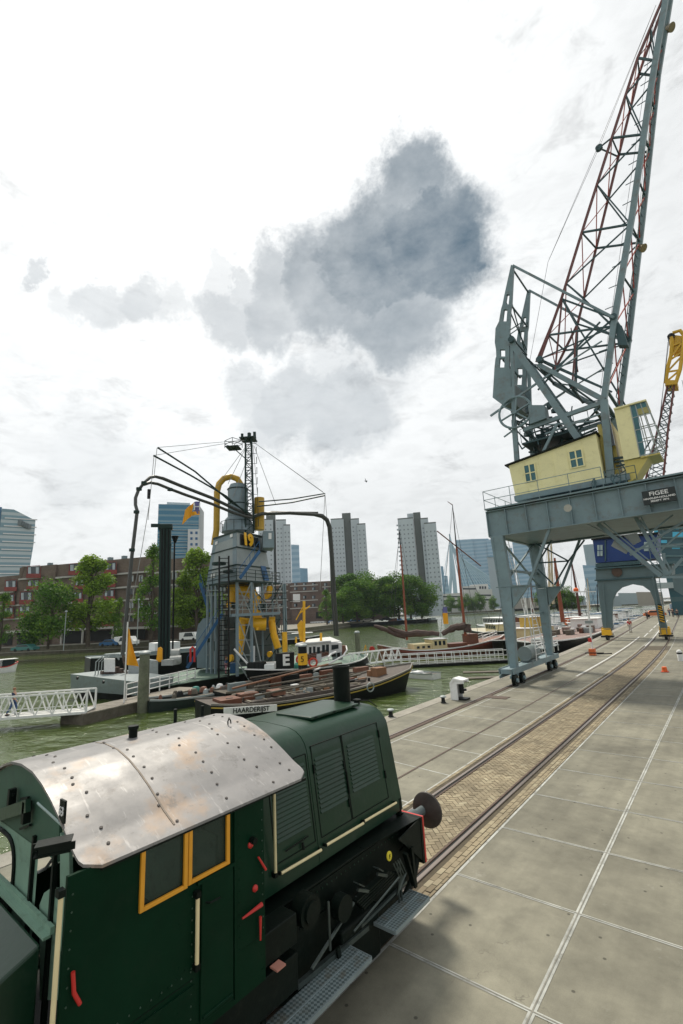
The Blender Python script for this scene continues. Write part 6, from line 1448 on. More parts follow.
for p in ((300.5, 659.5), (313, 662.5)):
    mb = MB(); c_ = tq(*p, -.25); mb.tube([c_+TP.t*math.cos(t)*.38+V((0, 0, math.sin(t)*.38)) for t in [k*math.pi/8 for k in range(16)]], .1, 7, closed=True); mb.build('lifebuoy', mat('lifebuoy_red', (.6, .06, .03), .5), b4.t, smooth=True)
mb = MB(); mb.prism([tq(276, 671, -3), tq(294, 668, -3), tq(294, 652, -3), tq(276, 654, -3)], TP.n*.5); bd = mb.build('bow_plate', BLACK, b4.t)
text_mesh('bow_letter', 'E', 1.35, WHITE, frame(tq(286, 660.5, -3.08), TP.t), bd, .02, .05)
mb = MB(); mb.tube([tq(292, 681, -2), tq(318, 669, -2), tq(334, 661, -1.2), tq(343, 656, -.5), tq(347, 650, 0), tq(346, 646, 1)], .09, 6); mb.build('bulwark_line', WHITE, b4.t)
mb = MB(); mb.tube([tq(329, 661, -1.4), tq(328.5, 657, -1.4), tq(331, 654, -1), tq(336, 652, -.5)], .1, 6); mb.build('white_cowl', WHITE, b4.t)
mb = MB()
for p in ((297, 668), (300, 669), (303, 670)): mb.lathe(tq(*p, -.6), [(.4, 0), (.35, .3), (.1, .5)], 9)
mb.build('green_net', mat('net_green', (.03, .2, .15), .8), b4.t, smooth=True)
for p, m_ in (((335, 655), GREYB), ((338, 652), BLACK), ((343, 650), TARP), ((340, 655), ELL), ((334, 652), BLACK)): mb = MB(); mb.box(tq(*p, .3), (.5, .5, .9), .5); mb.build('deck_gear', m_, b4.t, bevel=.05)
# yellow mast / crane posts of the tug
for pts, r_ in (([(304, 642), (304, 601)], .14), ([(285, 652), (284.5, 632)], .26), ([(300, 613), (310, 606)], .07), ([(321, 641), (321, 633)], .12), ([(296, 643), (296, 637)], .1)): MB().tube([tq(x, y, .8) for x, y in pts], r_, 8).build('yellow_post', YELB, b4.t, smooth=True)
MB().prism([tq(297, 625, .9), tq(301, 620, .9), tq(304, 624, .9), tq(303, 641, .9), tq(300, 641, .9)], TP.n*.6).build('yellow_cowl', YELB, b4.t)
MB().tube([tq(303, 607, .8), tq(296, 620, .8)], .05, 5).build('stay', YELB, b4.t)
# white-topped vessel behind the tug
b5 = Boat('launch', 'white launch half hidden behind the tug and the yellow posts', 'boat', PZ(268, 645, -2), PZ(318, 642, -2)).hull(3.2, 1.0, .5, .1, m=BLACK, deckm=ELL, rail=WHITE)
b5.box('cabin', 3, b5.L-3, -1.2, 1.2, 1.0, 2.2, GREYB); b5.box('cabin_roof', 2, b5.L-1.2, -1.5, 1.5, 2.2, 2.35, WHITE)
b5.tube('awning_edge', [(1, -1.6, 2.9), (b5.L*.75, -1.6, 2.6)], .09, WHITE)
# black lighter beyond the pontoon
b6 = Boat('lighter', 'black lighter with pale hatch top lying beyond the elevator pontoon', 'barge', (-58, 24), (-52, 46)).hull(6, 2.6, .4, .2, m=BLACK, deckm=GREYB, rail=ELL, bowlen=.15)
b6.box('cabin', 7, 10, -1.5, 1.5, 2.6, 3.9, WHITE); b6.box('hatch_roof', 2, 19, -1.8, 1.8, 2.6, 3.0, GREYB)
# brown sailing barge with lowered brown sails
b7 = Boat('sailing_barge', 'brown wooden sailing barge with two masts and furled brown sails', 'sailing barge', PZ(381, 660, -2), PZ(499, 651, -2)); Lb = b7.L
RB = mat('hull_red_brown', (.16, .035, .022), .5, 0, .2, 2)
b7.hull(4.6, .95, 1.15, .9, m=BROWN, deckm=mat('deck_brown', (.19, .10, .07), .7, 0, .2, 2), rail=WHITE, railh=.12, bowlen=.25, sternw=.5)
for sg in (1, -1):
    mb = MB()
    for (x, h, z, ov), (x2, h2, z2, ov2) in zip(b7.st, b7.st[1:]): mb.bar(b7.w(x+ov, sg*(h*1.02+.04), z-.2), b7.w(x2+ov2, sg*(h2*1.02+.04), z2-.2), .08, .26)
    mb.build('red_strake', RB, b7.t)
CR = mat('cabin_cream', (.55, .48, .27), .5, 0, .08, 2)
cab7 = b7.box('cabin', Lb*.25, Lb*.40, -1.3, 1.3, 1.0, 1.75, CR); b7.box('cabin', Lb*.40, Lb*.52, -1.4, 1.4, 1.0, 2.2, CR); b7.box('cabin_top', Lb*.39, Lb*.53, -1.5, 1.5, 2.2, 2.28, mat('roof_grey_white', (.5, .52, .52)))
for k in range(3): b7.box('window', Lb*(.415+.035*k), Lb*(.435+.035*k), -1.44, -1.4, 1.45, 2.0, GLASSD)
b7.wins(Lb*.26, Lb*.39, 3, -1.3, 1.2, 1.5, b7.t, .5)
b7.box('brown_deckhouse', Lb*.72, Lb*.80, -1.0, 1.0, 1.3, 2.6, BROWN); b7.box('hatch', Lb*.55, Lb*.70, -1.1, 1.1, 1.1, 1.5, BROWN)
MP = Plane(b7.w(Lb*.5, 0, 0)[:2])
def mastt(name, p0, p1, r0, r1, m_=mat('mast_orange_brown', (.24, .062, .025), .5, 0, .15, 3)):
    a, c_ = MP.Q(*p0), MP.Q(*p1); mb = MB(); mb.tube([a, lerp(a, c_, .5), c_], [r0, (r0+r1)/2, r1], 10); return mb.build(name, m_, b7.t, smooth=True)
mastt('mast', (407, 640), (400.5, 545), .17, .1); mastt('mast_top', (400.5, 545), (399, 530), .07, .05, BLACK); mastt('mast', (465.5, 636), (456.5, 548), .2, .14); mastt('mast_top', (456.5, 549), (452.5, 505), .1, .05, BLACK); mastt('pennant', (452.6, 505), (447.5, 501.5), .07, .04, BROWN); mastt('gaff', (437, 531), (481, 566), .09, .08, BROWN)
SAIL = mat('sail_brown', (.075, .05, .042), .85, 0, .3, 3, .5, 8)
def furl(pts, r_):
    mb = MB(); P_ = [MP.Q(*p) for p in pts]; P2 = []; R2 = []
    for i in range(len(P_)-1):
        for k in range(5): P2.append(lerp(P_[i], P_[i+1], k/5)+V((0, 0, rnd.uniform(-.06, .06)))); R2.append(lerp(V((r_[i], 0, 0)), V((r_[i+1], 0, 0)), k/5).x*rnd.uniform(.8, 1.15))
    mb.tube(P2, R2, 9); return mb.build('furled_sail', SAIL, b7.t, smooth=True)
furl([(374, 626), (384, 629), (395, 634), (408, 637)], [.2, .35, .3, .4]); furl([(388, 627), (405, 634), (425, 633), (443, 634)], [.2, .45, .5, .25]); furl([(442, 634), (455, 627), (468, 626)], [.3, .5, .6]); furl([(468, 624), (467, 634)], [.4, .6])
MB().prism([MP.Q(443.5, 624), MP.Q(448.5, 624), MP.Q(447.5, 613), MP.Q(442.5, 613)], MP.n*.05).build('yellow_banner', FLG, b7.t); MB().prism([MP.Q(442.5, 612.8), MP.Q(447.5, 612.8), MP.Q(447, 607), MP.Q(443, 607)], MP.n*.05).build('blue_banner', WHT, b7.t)
mb = MB()
for a, c_ in (((452.5, 507), (440, 640)), ((452.5, 507), (478, 633)), ((457, 548), (496, 632)), ((400, 532), (386, 640)), ((400, 532), (420, 640)), ((399, 531), (393, 640)), ((457, 550), (470, 636))): mb.tube([MP.Q(*a), MP.Q(*c_)], .025, 4)
mb.build('rigging', CABLE, b7.t)
mb = MB(); railing(mb, [b7.w(Lb*.82, -1.6, 1.5), b7.w(Lb*.98, -.6, 2.1), b7.w(Lb*.98, .6, 2.1), b7.w(Lb*.82, 1.6, 1.5)], .7, .04, 2, 1.2); mb.build('bow_railing', WHITE, b7.t)
# yellow steps and red marker on a raft left of the barge
t = thing('yellow_steps', 'small yellow steps beside the mossy post left of the sailing barge', 'steps', PZ(364, 657, -1.8)); sp2 = Plane(t.location[:2]); mb = MB()
for o in (0, .5): mb.bar(sp2.Q(362, 657, o), sp2.Q(365.5, 645, o), .08); mb.bar(sp2.Q(367, 657, o), sp2.Q(365.5, 645, o), .08)
for k in range(5): a, c_ = lerp(sp2.Q(362, 657), sp2.Q(365.5, 645), k/5+.1), lerp(sp2.Q(362, 657, .5), sp2.Q(365.5, 645, .5), k/5+.1); mb.bar(a, c_, .1)
mb.build('step_frame', YELB, t)
p = sp2.Q(372, 657); t = thing('red_locker', 'red lifebuoy locker on a post beside the yellow steps', 'locker', p); MB().cyl(sp2.Q(372, 649, .3), .38, .3, 16, -sp2.n).build('locker_drum', REDP, t); MB().tube([sp2.Q(372, 659, .3), sp2.Q(372, 648, .4)], .06, 6).build('stand', ELL, t)
# white dinghy
b8 = Boat('dinghy', 'small white dinghy floating under the walkway pontoon', 'dinghy', PZ(437, 679, -2), PZ(403, 676, -2)).hull(1.5, .42, .15, .05, m=WHITE, deckm=mat('dinghy_inside', (.4, .42, .42), .6), rail=GREYB, railh=.07, bowlen=.45, sternw=.8, deckdrop=.08)
b8.box('thwart', 1.0, 1.3, -.6, .6, .36, .42, WOODM); b8.box('foredeck', 1.9, 2.6, -.45, .45, .4, .55, WHITE); b8.box('thwart', .3, .6, -.6, .6, .36, .42, WOODM)
# walkway pontoon with white railing and truss gangway
w0, w1 = PZ(350, 668, -1.75), PZ(506, 660, -1.75)
wk = thing('walkway_pontoon', 'narrow dark pontoon with long white railing in front of the sailing barge', 'pontoon', w0)
mb = MB(); slab(mb, w0, w1, 1.6, -2.3, -1.7); mb.build('float', BLACK, wk)
wd_ = (w1-w0).normalized(); wn_ = V((wd_.y, -wd_.x, 0)); 
for o in (.75, -.75):
    mb = MB(); a, c_ = w0+(w1-w0)*.22+wn_*o, w1+wn_*o; a.z = c_.z = -1.7
    for h in (1.1, .55, .12): mb.tube([a+V((0, 0, h)), c_+V((0, 0, h))], .05, 5)
    for k in range(15): p = lerp(a, c_, k/14); mb.tube([p, p+V((0, 0, 1.1))], .05, 5)
    mb.build('railing', WHITE, wk)
g0, g1 = PZ(349, 666, -1.3), PZ(402, 662, -1.6)
gk = thing('truss_gangway', 'short white truss gangway between the tug stern and the walkway', 'gangway', g0)
mb = MB()
for o in (.55, -.55):
    a, c_ = g0+wn_*o, g1+wn_*o; c_.z = a.z; up = V((0, 0, 1.25)); mb.bar(a, c_, .1); mb.bar(a+up, c_+up, .09)
    for k in range(8): p0, p1 = lerp(a, c_, k/8), lerp(a, c_, (k+1)/8); m_ = (p0+p1)/2; mb.bar(p0, m_+up, .06); mb.bar(m_+up, p1, .06)
mb.build('truss', WHITE, gk); mb = MB(); mb.prism([g0-wn_*.55, g0+wn_*.55, V((g1.x, g1.y, g0.z))+wn_*.55, V((g1.x, g1.y, g0.z))-wn_*.55], (0, 0, .05)); mb.build('tread', ELL, gk)
# dark floats by the crane foot
for a, c_, lab in (((463, 672.5), (502, 671.5), 'thin dark mooring float nearer the walkway, left of the crane foot'), ((467, 678.5), (500, 677), 'thin dark mooring float nearest the quay, left of the crane foot')):
    p0, p1 = PZ(*a, -1.95), PZ(*c_, -1.95); mb = MB(); slab(mb, p0, p1, .9, -2.2, -1.9); o = mb.build('mooring_float', WOODM, loc=p0); tag(o, lab, 'float', 'mooring floats')
# ---- quay furniture
bl = PZ(461, 699.5, 0); t = thing('mooring_bollard', 'large white double bollard box at the quay edge', 'bollard', (bl.x, bl.y, 0)); x, y = bl.x, bl.y; bt0 = t
mb = MB(); mb.prism([(x-.42, y-.35, .01), (x-.42, y-.35, 1.0), (x-.2, y-.35, 1.22), (x+.35, y-.35, 1.12), (x+.42, y-.35, .95), (x-.02, y-.35, .9), (x-.02, y-.35, .01)], (0, .09, 0)); mb.prism([(x-.42, y+.30, .01), (x-.42, y+.30, 1.0), (x-.2, y+.30, 1.22), (x+.35, y+.30, 1.12), (x+.42, y+.30, .95), (x-.02, y+.30, .9), (x-.02, y+.30, .01)], (0, .09, 0))
mb.prism([(x-.44, y-.4, .95), (x-.2, y-.4, 1.24), (x+.4, y-.4, 1.13), (x+.4, y-.4, 1.05), (x-.15, y-.4, 1.12), (x-.36, y-.4, .9)], (0, .85, 0)); mb.bb(x-.45, x-.40, y-.38, y+.42, .01, .97); mb.build('casing', WHITE, t)
mb = MB(); mb.cyl((x+.1, y+.0, .35), .14, .5, 14); mb.bb(x-.38, x+.45, y-.26, y+.3, .012, .1); mb.cyl((x+.2, y, .5), .2, .1, 14); mb.build('bitt', BLACK, t)
def boll(px, py, lab):
    p = PZ(px, py, 0); t = thing('black_bollard', lab, 'bollard', p, 'small black bollards on the quay kerb'); MB().lathe(p+V((0, 0, .01)), [(.13, 0), (.09, .05), (.08, .22), (.10, .25)], 16).build('stem', BLACK, t, smooth=True); MB().lathe(p+V((0, 0, .25)), [(.15, 0), (.15, .04), (.1, .07), (.02, .08)], 16).build('head', ELL, t, smooth=True)
for o_ in bt0.children: o_.scale = (.8, .8, .8)
boll(443.5, 703, 'small black bollard with pale head beside the white bollard box'); boll(391, 717, 'small black bollard at the kerb just beyond the locomotive hood')
mb = MB(); p = PZ(496.5, 697.5, .0); mb.bb(p.x-.55, p.x+.55, p.y-.3, p.y+.3, .005, .02); o = mb.build('manhole_cover', RUSTD, loc=(p.x, p.y, 0)); tag(o, 'rusty rectangular cover plate in the quay paving near the crane foot', 'cover')
# ================================================================ BACKGROUND
def brick_mat(name, c1, c2):
    m, n, l, b = node_mat(name); b.inputs['Roughness'].default_value = .85
    tc = n.new('ShaderNodeTexCoord'); sp = n.new('ShaderNodeSeparateXYZ'); l.new(tc.outputs['Object'], sp.inputs[0])
    ad = n.new('ShaderNodeMath'); ad.operation = 'ADD'; l.new(sp.outputs[0], ad.inputs[0]); l.new(sp.outputs[1], ad.inputs[1]); cb = n.new('ShaderNodeCombineXYZ'); l.new(ad.outputs[0], cb.inputs[0]); l.new(sp.outputs[2], cb.inputs[1])
    bt = n.new('ShaderNodeTexBrick'); bt.inputs['Scale'].default_value = 1; bt.inputs['Brick Width'].default_value = .9; bt.inputs['Row Height'].default_value = .3; bt.inputs['Mortar Size'].default_value = .03
    bt.inputs['Color1'].default_value = (*c1, 1); bt.inputs['Color2'].default_value = (*c2, 1); bt.inputs['Mortar'].default_value = (c1[0]*.7, c1[1]*.7, c1[2]*.7, 1); l.new(cb.outputs[0], bt.inputs['Vector'])
    no = n.new('ShaderNodeTexNoise'); no.inputs['Scale'].default_value = .25; no.inputs['Detail'].default_value = 7; l.new(tc.outputs['Object'], no.inputs['Vector'])
    mr = n.new('ShaderNodeMapRange'); mr.inputs[1].default_value = .3; mr.inputs[2].default_value = .7; mr.inputs[3].default_value = .75; mr.inputs[4].default_value = 1.2; l.new(no.outputs['Fac'], mr.inputs[0])
    mx = n.new('ShaderNodeMix'); mx.data_type = 'RGBA'; mx.blend_type = 'MULTIPLY'; mx.inputs[0].default_value = 1; l.new(bt.outputs[0], mx.inputs[6]); l.new(mr.outputs[0], mx.inputs[7]); l.new(mx.outputs[2], b.inputs['Base Color']); return m
BR1 = brick_mat('brown_brick', (.135, .10, .075), (.17, .13, .10))
BR2 = brick_mat('red_brown_brick', (.13, .088, .07), (.165, .115, .092))
BAND = mat('concrete_band', (.42, .41, .38), .7, 0, .08, 1)
REDB = mat('balcony_red', (.21, .028, .02), .6, 0, .15, 1)
CURT = mat('curtain_pane', (.38, .44, .47), .35, 0, .2, .6)
def qp(P_, r_, w, d): x0, y0, x1, y1 = r_; return MB().prism([P_.Q(x0, y1, w), P_.Q(x1, y1, w), P_.Q(x1, y0, w), P_.Q(x0, y0, w)], P_.n*d)
AP = Plane((-134, 59.6), (21.2, 10.4))
def aptwin(x0, x1, y0, y1, bld, red=True, pale=True):
    'window with frame, pale curtain panes and a red balustrade under it'
    yb = y0+(y1-y0)*.62 if red else y1
    w_ = qp(AP, (x0, y0, x1, yb), -.06, .05).build('window', GLASSD, bld)
    mb = MB()
    for x in (x0, x1): a, c_ = AP.Q(x, yb, -.12), AP.Q(x, y0, -.12); mb.bar(a, V((a.x, a.y, c_.z)), .14)
    a, c_ = AP.Q(x0, y0, -.12), AP.Q(x1, y0, -.12); c_.z = a.z; mb.bar(a, c_, .14); mb.build('frame', REDB if red else BAND, w_)
    if pale:
        for x in (x0+(x1-x0)*.08, x0+(x1-x0)*.68): qp(AP, (x, y0+.8, x+(x1-x0)*.22, yb), -.1, .03).build('pane', CURT, w_)
    if red:
        b_ = qp(AP, (x0-.6, yb, x1+.6, y1), -.9, .12).build('balcony', REDB, bld)
        for x in (x0-.6, x1+.6): a = AP.Q(x, yb, -.9); b2 = AP.Q(x, yb, 0); a2 = AP.Q(x, y1, -.9); MB().prism([a, V((b2.x, b2.y, a.z)), V((b2.x, b2.y, a2.z)), V((a.x, a.y, a2.z))], AP.t*.12).build('cheek', REDB, b_)
ap = thing('apartment_building', 'long brown brick apartment building with red balconies and white bands behind the left trees', 'building', (-134, 59.6, 0))
def block(x0, x1, y0, y1, w, d, m, name='wall', par=ap, P_=AP):
    a, b_ = P_.Q(x0, y0, w), P_.Q(x1, y0, w); z1 = (P_.Q(x0, y0, w).z+P_.Q(x1, y1, w).z)/2; 
    mb = MB(); mb.prism([V((a.x, a.y, 0)), V((b_.x, b_.y, 0)), V((b_.x, b_.y, z1 if y1 == y0 else P_.Q(x1, y1, w).z)), V((a.x, a.y, P_.Q(x0, y0, w).z))], P_.n*d); return mb.build(name, m, par)
def sblock(x0, x1, yt, w, d, m=BR1, name='wall', par=ap, P_=AP, z0=0):
    a, b_ = P_.Q(x0, yt, w), P_.Q(x1, yt, w); z1 = max(a.z, b_.z) if False else P_.Q((x0+x1)/2, yt, w).z
    return MB().prism([V((a.x, a.y, z0)), V((b_.x, b_.y, z0)), V((b_.x, b_.y, z1)), V((a.x, a.y, z1))], P_.n*d).build(name, m, par), z1
sblock(-25, 20, 577, .5, 12); sblock(20, 56, 566, 0, 12); sblock(56, 152, 560.5, .6, 12)
sblock(152, 235, 557, 1.5, 12)
mb = MB(); mb.prism([AP.Q(19, 578, -.1), AP.Q(20.5, 578, -.1), AP.Q(25, 566.5, -.1), AP.Q(22, 566.5, -.1)], AP.n*10); mb.build('sloping_gable', BR1, ap)
for (x0, x1, y) in ((19, 42, 578.5), (56, 82, 576.8), (100, 150, 573.5), (25, 43, 589.5), (108, 150, 587), (12, 34, 604.8), (60, 78, 603), (98, 150, 600.5), (10, 31, 618.4), (60, 72, 616.5), (100, 150, 614.5), (-20, 14, 593), (-20, 12, 606), (-20, 12, 620), (155, 232, 570), (155, 232, 583.5), (155, 232, 597), (155, 232, 611)):
    a, c_ = AP.Q(x0, y, -.15), AP.Q(x1, y, -.15); c_.z = a.z = (a.z+c_.z)/2; MB().bar(a, c_, .5, .45).build('band', BAND, ap)
for (x0, x1, y) in ((8, 38, 631.2), (59, 115, 628.8), (118, 230, 626)):
    a, c_ = AP.Q(x0, y, -.6), AP.Q(x1, y, -.6); c_.z = a.z = (a.z+c_.z)/2; MB().bar(a, c_, 1.4, .6).build('canopy', BAND, ap)
for r_ in ((27, 40, 566.5, 578), (27, 39, 580, 589.5), (20, 32, 592, 604.5), (19, 30, 606, 617), (69, 84, 564, 575), (105, 116, 562.5, 574), (105, 114.5, 576.5, 587), (104, 114, 590, 600), (103, 113, 602.5, 613), (101, 113, 615, 626), (5, 16, 580.5, 591), (5, 14, 594.5, 605), (4, 13, 607.5, 618.5), (75, 84, 579, 589), (73, 82, 592, 602.5), (68, 76, 615, 627)): aptwin(*r_, ap)
for k, y in enumerate((575.5, 588.5, 602, 615.5)):
    for x in (129.5, 139, 148.5): aptwin(x, x+3.6, y, y+6, ap, False, k % 2 == 0)
    for x in (160, 172, 184, 196, 208, 220): aptwin(x, x+5, y-4, y+4, ap, x % 24 == 16, True)
for (x0, x1, y0, y1) in ((2, 12, 634, 645), (17, 37, 633, 645.5), (62, 83, 631, 643), (88, 112, 630.5, 641), (120, 145, 629.5, 639)): qp(AP, (x0, y0, x1, y1), -.08, .06).build('garage_opening', mat('dark_opening', (.012, .013, .012), .9), ap)
for (x0, x1) in ((62, 63.5), (83, 84.5), (113, 114)): a = AP.Q(x0, 629, -1.2); MB().bar(V((a.x, a.y, 0)), V((a.x, a.y, a.z)), .4).build('pillar', BAND, ap)
for x, h in ((110, 557.5), (124, 556), (50, 563), (170, 552)): a = AP.Q(x, 566, 3); zt_ = AP.Q(x, h, 3).z; MB().prism([V((a.x+dx, a.y+dy, a.z-3)) for dx, dy in ((-.6, -.6), (.6, -.6), (.6, .6), (-.6, .6))], (0, 0, zt_-a.z+3)).build('chimney', mat('flue_grey', (.14, .2, .22), .6), ap)
# brick block behind the tug
BP = Plane((-172, 206)); a2 = thing('apartment_building', 'low red-brown brick block with pale bands behind the hanging suction pipe', 'building', (-172, 206, 0))
sblock(262, 291, 584, 2, 14, BR2, 'wall', a2, BP); sblock(291, 345, 581.5, 0, 14, BR2, 'wall', a2, BP); sblock(345, 385, 580, 1, 14, BR2, 'wall', a2, BP)
for y in (585.5, 591.5, 600.5, 608):
    for (x0, x1) in ((262, 288), (290, 318), (322, 382)): a, c_ = BP.Q(x0, y, -.2), BP.Q(x1, y, -.2); c_.z = a.z = (a.z+c_.z)/2; MB().bar(a, c_, .5, .5).build('band', BAND, a2)
for y in (582.8, 587, 595.5, 603.5):
    for x in (265, 272, 279, 294, 303, 312, 324, 334, 344, 354, 364, 374):
        w_ = qp(BP, (x, y, x+3.4, y+3.2), -.1, .12).build('window', GLASSD, a2); qp(BP, (x+.4, y+.5, x+1.4, y+3), -.16, .05).build('pane', CURT, w_)
MB().prism([BP.Q(293, 602, -.4), BP.Q(300, 602, -.4), BP.Q(300, 594, -.4), BP.Q(293, 594, -.4)], BP.n*.3).build('white_window_bay', WHITE, a2)
for x in (316, 330, 350): qp(BP, (x, 612, x+6, 618.5), -.1, .12).build('garage_opening', MATS['dark_opening'], a2)
# --- towers
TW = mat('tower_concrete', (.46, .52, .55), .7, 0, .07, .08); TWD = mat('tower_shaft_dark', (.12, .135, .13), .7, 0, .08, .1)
WINT = mat('tower_window', (.21, .245, .265), .3)
def tower(name, label, parts, dist, az_px, m=TW):
    d = ray(*az_px); d = V((d.x, d.y)).normalized()*dist; P_ = Plane((d.x, d.y)); t = thing(name, label, 'building', (d.x, d.y, 0), 'tall residential slabs beyond the basin')
    for (x0, x1, y, w, dp, mm, wins) in parts:
        a, b_ = P_.Q(x0, y, w), P_.Q(x1, y, w); z1 = (a.z+b_.z)/2
        # vertical edges: x measured at the top, dropped plumb
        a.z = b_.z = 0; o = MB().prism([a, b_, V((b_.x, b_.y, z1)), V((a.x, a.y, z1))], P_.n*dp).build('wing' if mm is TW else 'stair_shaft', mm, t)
        if wins:
            W = (b_-a).length; nf = int((z1-4)/2.9)
            mw = None
            for fl in range(nf):
                for c_ in range(wins):
                    u = (c_+.5)/wins; p = a+(b_-a)*u; z = 3+fl*2.9
                    if mw is None:
                        mbx = MB(); mbx.prism([p-P_.t*.42+V((0, 0, z)), p+P_.t*.42+V((0, 0, z)), p+P_.t*.42+V((0, 0, z+.95)), p-P_.t*.42+V((0, 0, z+.95))], P_.n*-.12); mw = mbx.build('window', WINT, t); p0 = p+V((0, 0, z))
                    else: o2 = mw.copy(); C.objects.link(o2); o2.location = mw.location+(p+V((0, 0, z))-p0)
        # balcony nibs on the left edge
        if wins:
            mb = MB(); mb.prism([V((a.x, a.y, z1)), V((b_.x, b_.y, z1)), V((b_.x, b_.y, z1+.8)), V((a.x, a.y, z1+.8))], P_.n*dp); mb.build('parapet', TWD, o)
    return t, P_
def balcs(t, P_, x, y, w, n_):
    a = P_.Q(x, y, w)
    for k in range(n_): MB().box((a.x, a.y, 4+k*2.9), (1.4, 1.4, .9), .6).build('balcony', TW, t)
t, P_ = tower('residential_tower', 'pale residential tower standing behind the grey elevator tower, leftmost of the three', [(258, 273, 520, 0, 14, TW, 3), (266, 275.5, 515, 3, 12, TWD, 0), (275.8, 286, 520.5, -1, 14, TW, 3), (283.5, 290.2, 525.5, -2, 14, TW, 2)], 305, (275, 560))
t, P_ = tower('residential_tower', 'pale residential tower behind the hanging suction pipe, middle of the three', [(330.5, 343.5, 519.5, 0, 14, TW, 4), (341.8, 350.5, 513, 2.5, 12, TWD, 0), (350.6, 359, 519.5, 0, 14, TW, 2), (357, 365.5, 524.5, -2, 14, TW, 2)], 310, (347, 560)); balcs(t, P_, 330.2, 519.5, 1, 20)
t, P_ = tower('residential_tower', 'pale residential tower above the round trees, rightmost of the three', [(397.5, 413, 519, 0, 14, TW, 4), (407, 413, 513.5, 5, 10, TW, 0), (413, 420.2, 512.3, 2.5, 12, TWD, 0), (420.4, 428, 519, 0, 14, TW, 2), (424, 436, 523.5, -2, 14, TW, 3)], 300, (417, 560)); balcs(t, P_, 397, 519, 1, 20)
# glass towers
def bandmat(name, c1, c2, per, fr=.5, rough=.25):
    m, n, l, b = node_mat(name); b.inputs['Roughness'].default_value = rough
    tc = n.new('ShaderNodeTexCoord'); sp = n.new('ShaderNodeSeparateXYZ'); l.new(tc.outputs['Object'], sp.inputs[0])
    def mth(op, a, v=None):
        q_ = n.new('ShaderNodeMath'); q_.operation = op; l.new(a, q_.inputs[0]); 
        if v is not None: q_.inputs[1].default_value = v
        return q_.outputs[0]
    f = mth('GREATER_THAN', mth('FRACT', mth('DIVIDE', sp.outputs[2], per)), fr)
    no = n.new('ShaderNodeTexVoronoi'); no.inputs['Scale'].default_value = .35; l.new(tc.outputs['Object'], no.inputs['Vector'])
    hs_ = n.new('ShaderNodeMix'); hs_.data_type = 'RGBA'; hs_.blend_type = 'MULTIPLY'; hs_.inputs[0].default_value = .0; hs_.inputs[6].default_value = (*c1, 1); l.new(no.outputs['Color'], hs_.inputs[7])
    mx = n.new('ShaderNodeMix'); mx.data_type = 'RGBA'; l.new(f, mx.inputs[0]); l.new(hs_.outputs[2], mx.inputs[6]); mx.inputs[7].default_value = (*c2, 1); l.new(mx.outputs[2], b.inputs['Base Color']); return m
def gtower(label, name, faces, dist, px, m, roof=None, grp=None):
    d = ray(*px); d = V((d.x, d.y)).normalized()*dist; P_ = Plane((d.x, d.y)); t = thing(name, label, 'building', (d.x, d.y, 0), grp)
    for (x0, x1, y0, y1, w, dp, mm) in faces:
        a, b_ = P_.Q(x0, y0, w), P_.Q(x1, y1, w); mb = MB(); za, zb2 = a.z, b_.z; a.z = b_.z = 0; mb.prism([a, b_, V((b_.x, b_.y, zb2)), V((a.x, a.y, za))], P_.n*dp); mb.build('glass_wing' if mm is m else 'wing', mm, t)
    return t, P_
GL1 = bandmat('office_glass_pale', (.17, .28, .33), (.40, .47, .49), 3.6, .62)
t, P_ = gtower('pale banded glass office tower with slanted top at the left edge', 'office_tower', [(-14, 2, 507, 507, 2, 20, mat('office_blue', (.03, .14, .24), .2, 0, .1, .1))], 255, (15, 560), GL1)
mb = MB(); vs = [P_.Q(x, y, 0) for x, y in ((2, 508.5), (14, 509.5), (35.5, 520.5), (33.5, 545), (30, 566))]; base = [V((vs[0].x, vs[0].y, 0)), V((vs[-1].x, vs[-1].y, 0))]
mb.prism(vs+[base[1], base[0]], P_.n*18); gw_ = mb.build('banded_facade', GL1, t)
for k in range(15):
    z = 8+k*3.6; 
    if z < P_.Q(20, 514).z: 
        xr_ = 35.5 if z > P_.Q(33, 545).z else 32; a, c_ = P_.Q(2.3, 540, -.15), P_.Q(xr_, 540, -.15); a.z = c_.z = z; MB().bar(a, c_, .3, .5).build('white_band', mat('band_white', (.6, .62, .62), .6), gw_)
for k, w_ in enumerate((3.2, 2.2, 2.6, 2.4, 2.6)): a = P_.Q(20.5+k*2.0, 523+k*.9, -.3); MB().box(a, (1.5, 1.5, 2.0 if k else 2.4), .5).build('roof_lettering', mat('letter_grey', (.14, .17, .18), .6), gw_)
GL2 = bandmat('office_glass_blue', (.02, .15, .25), (.13, .25, .31), 3.7, .66, .15)
t, P_ = gtower('blue glass office tower with white lower wing behind the tall dark post', 'office_tower', [(158.5, 199, 504, 505, 0, 25, GL2), (167, 190, 502, 503, 4, 15, TW), (198.5, 204, 504, 512, 3, 20, mat('office_white', (.55, .57, .57), .6, 0, .05, .1))], 300, (180, 560), GL2)
a, b_ = P_.Q(188, 529, -3), P_.Q(200, 529, -3); z1 = a.z; a.z = b_.z = 0; ww = MB().prism([a, b_, V((b_.x, b_.y, z1)), V((a.x, a.y, z1))], P_.n*10).build('white_wing', MATS['office_white'], t)
for r_ in range(6):
    for c_ in range(2): qp(P_, (190.3+c_*5, 531.5+r_*5.8, 192.6+c_*5, 534+r_*5.8), -3.2, .15).build('window', BLUEP, ww)
for k in range(17):
    z = 5+k*3.7; a, c_ = P_.Q(158.5, 540, -.25), P_.Q(198.5, 540, -.25); a.z = c_.z = z
    if z < P_.Q(175, 506).z: MB().bar(a, c_, .4, .5).build('spandrel', mat('spandrel_pale', (.24, .33, .37), .5), t)
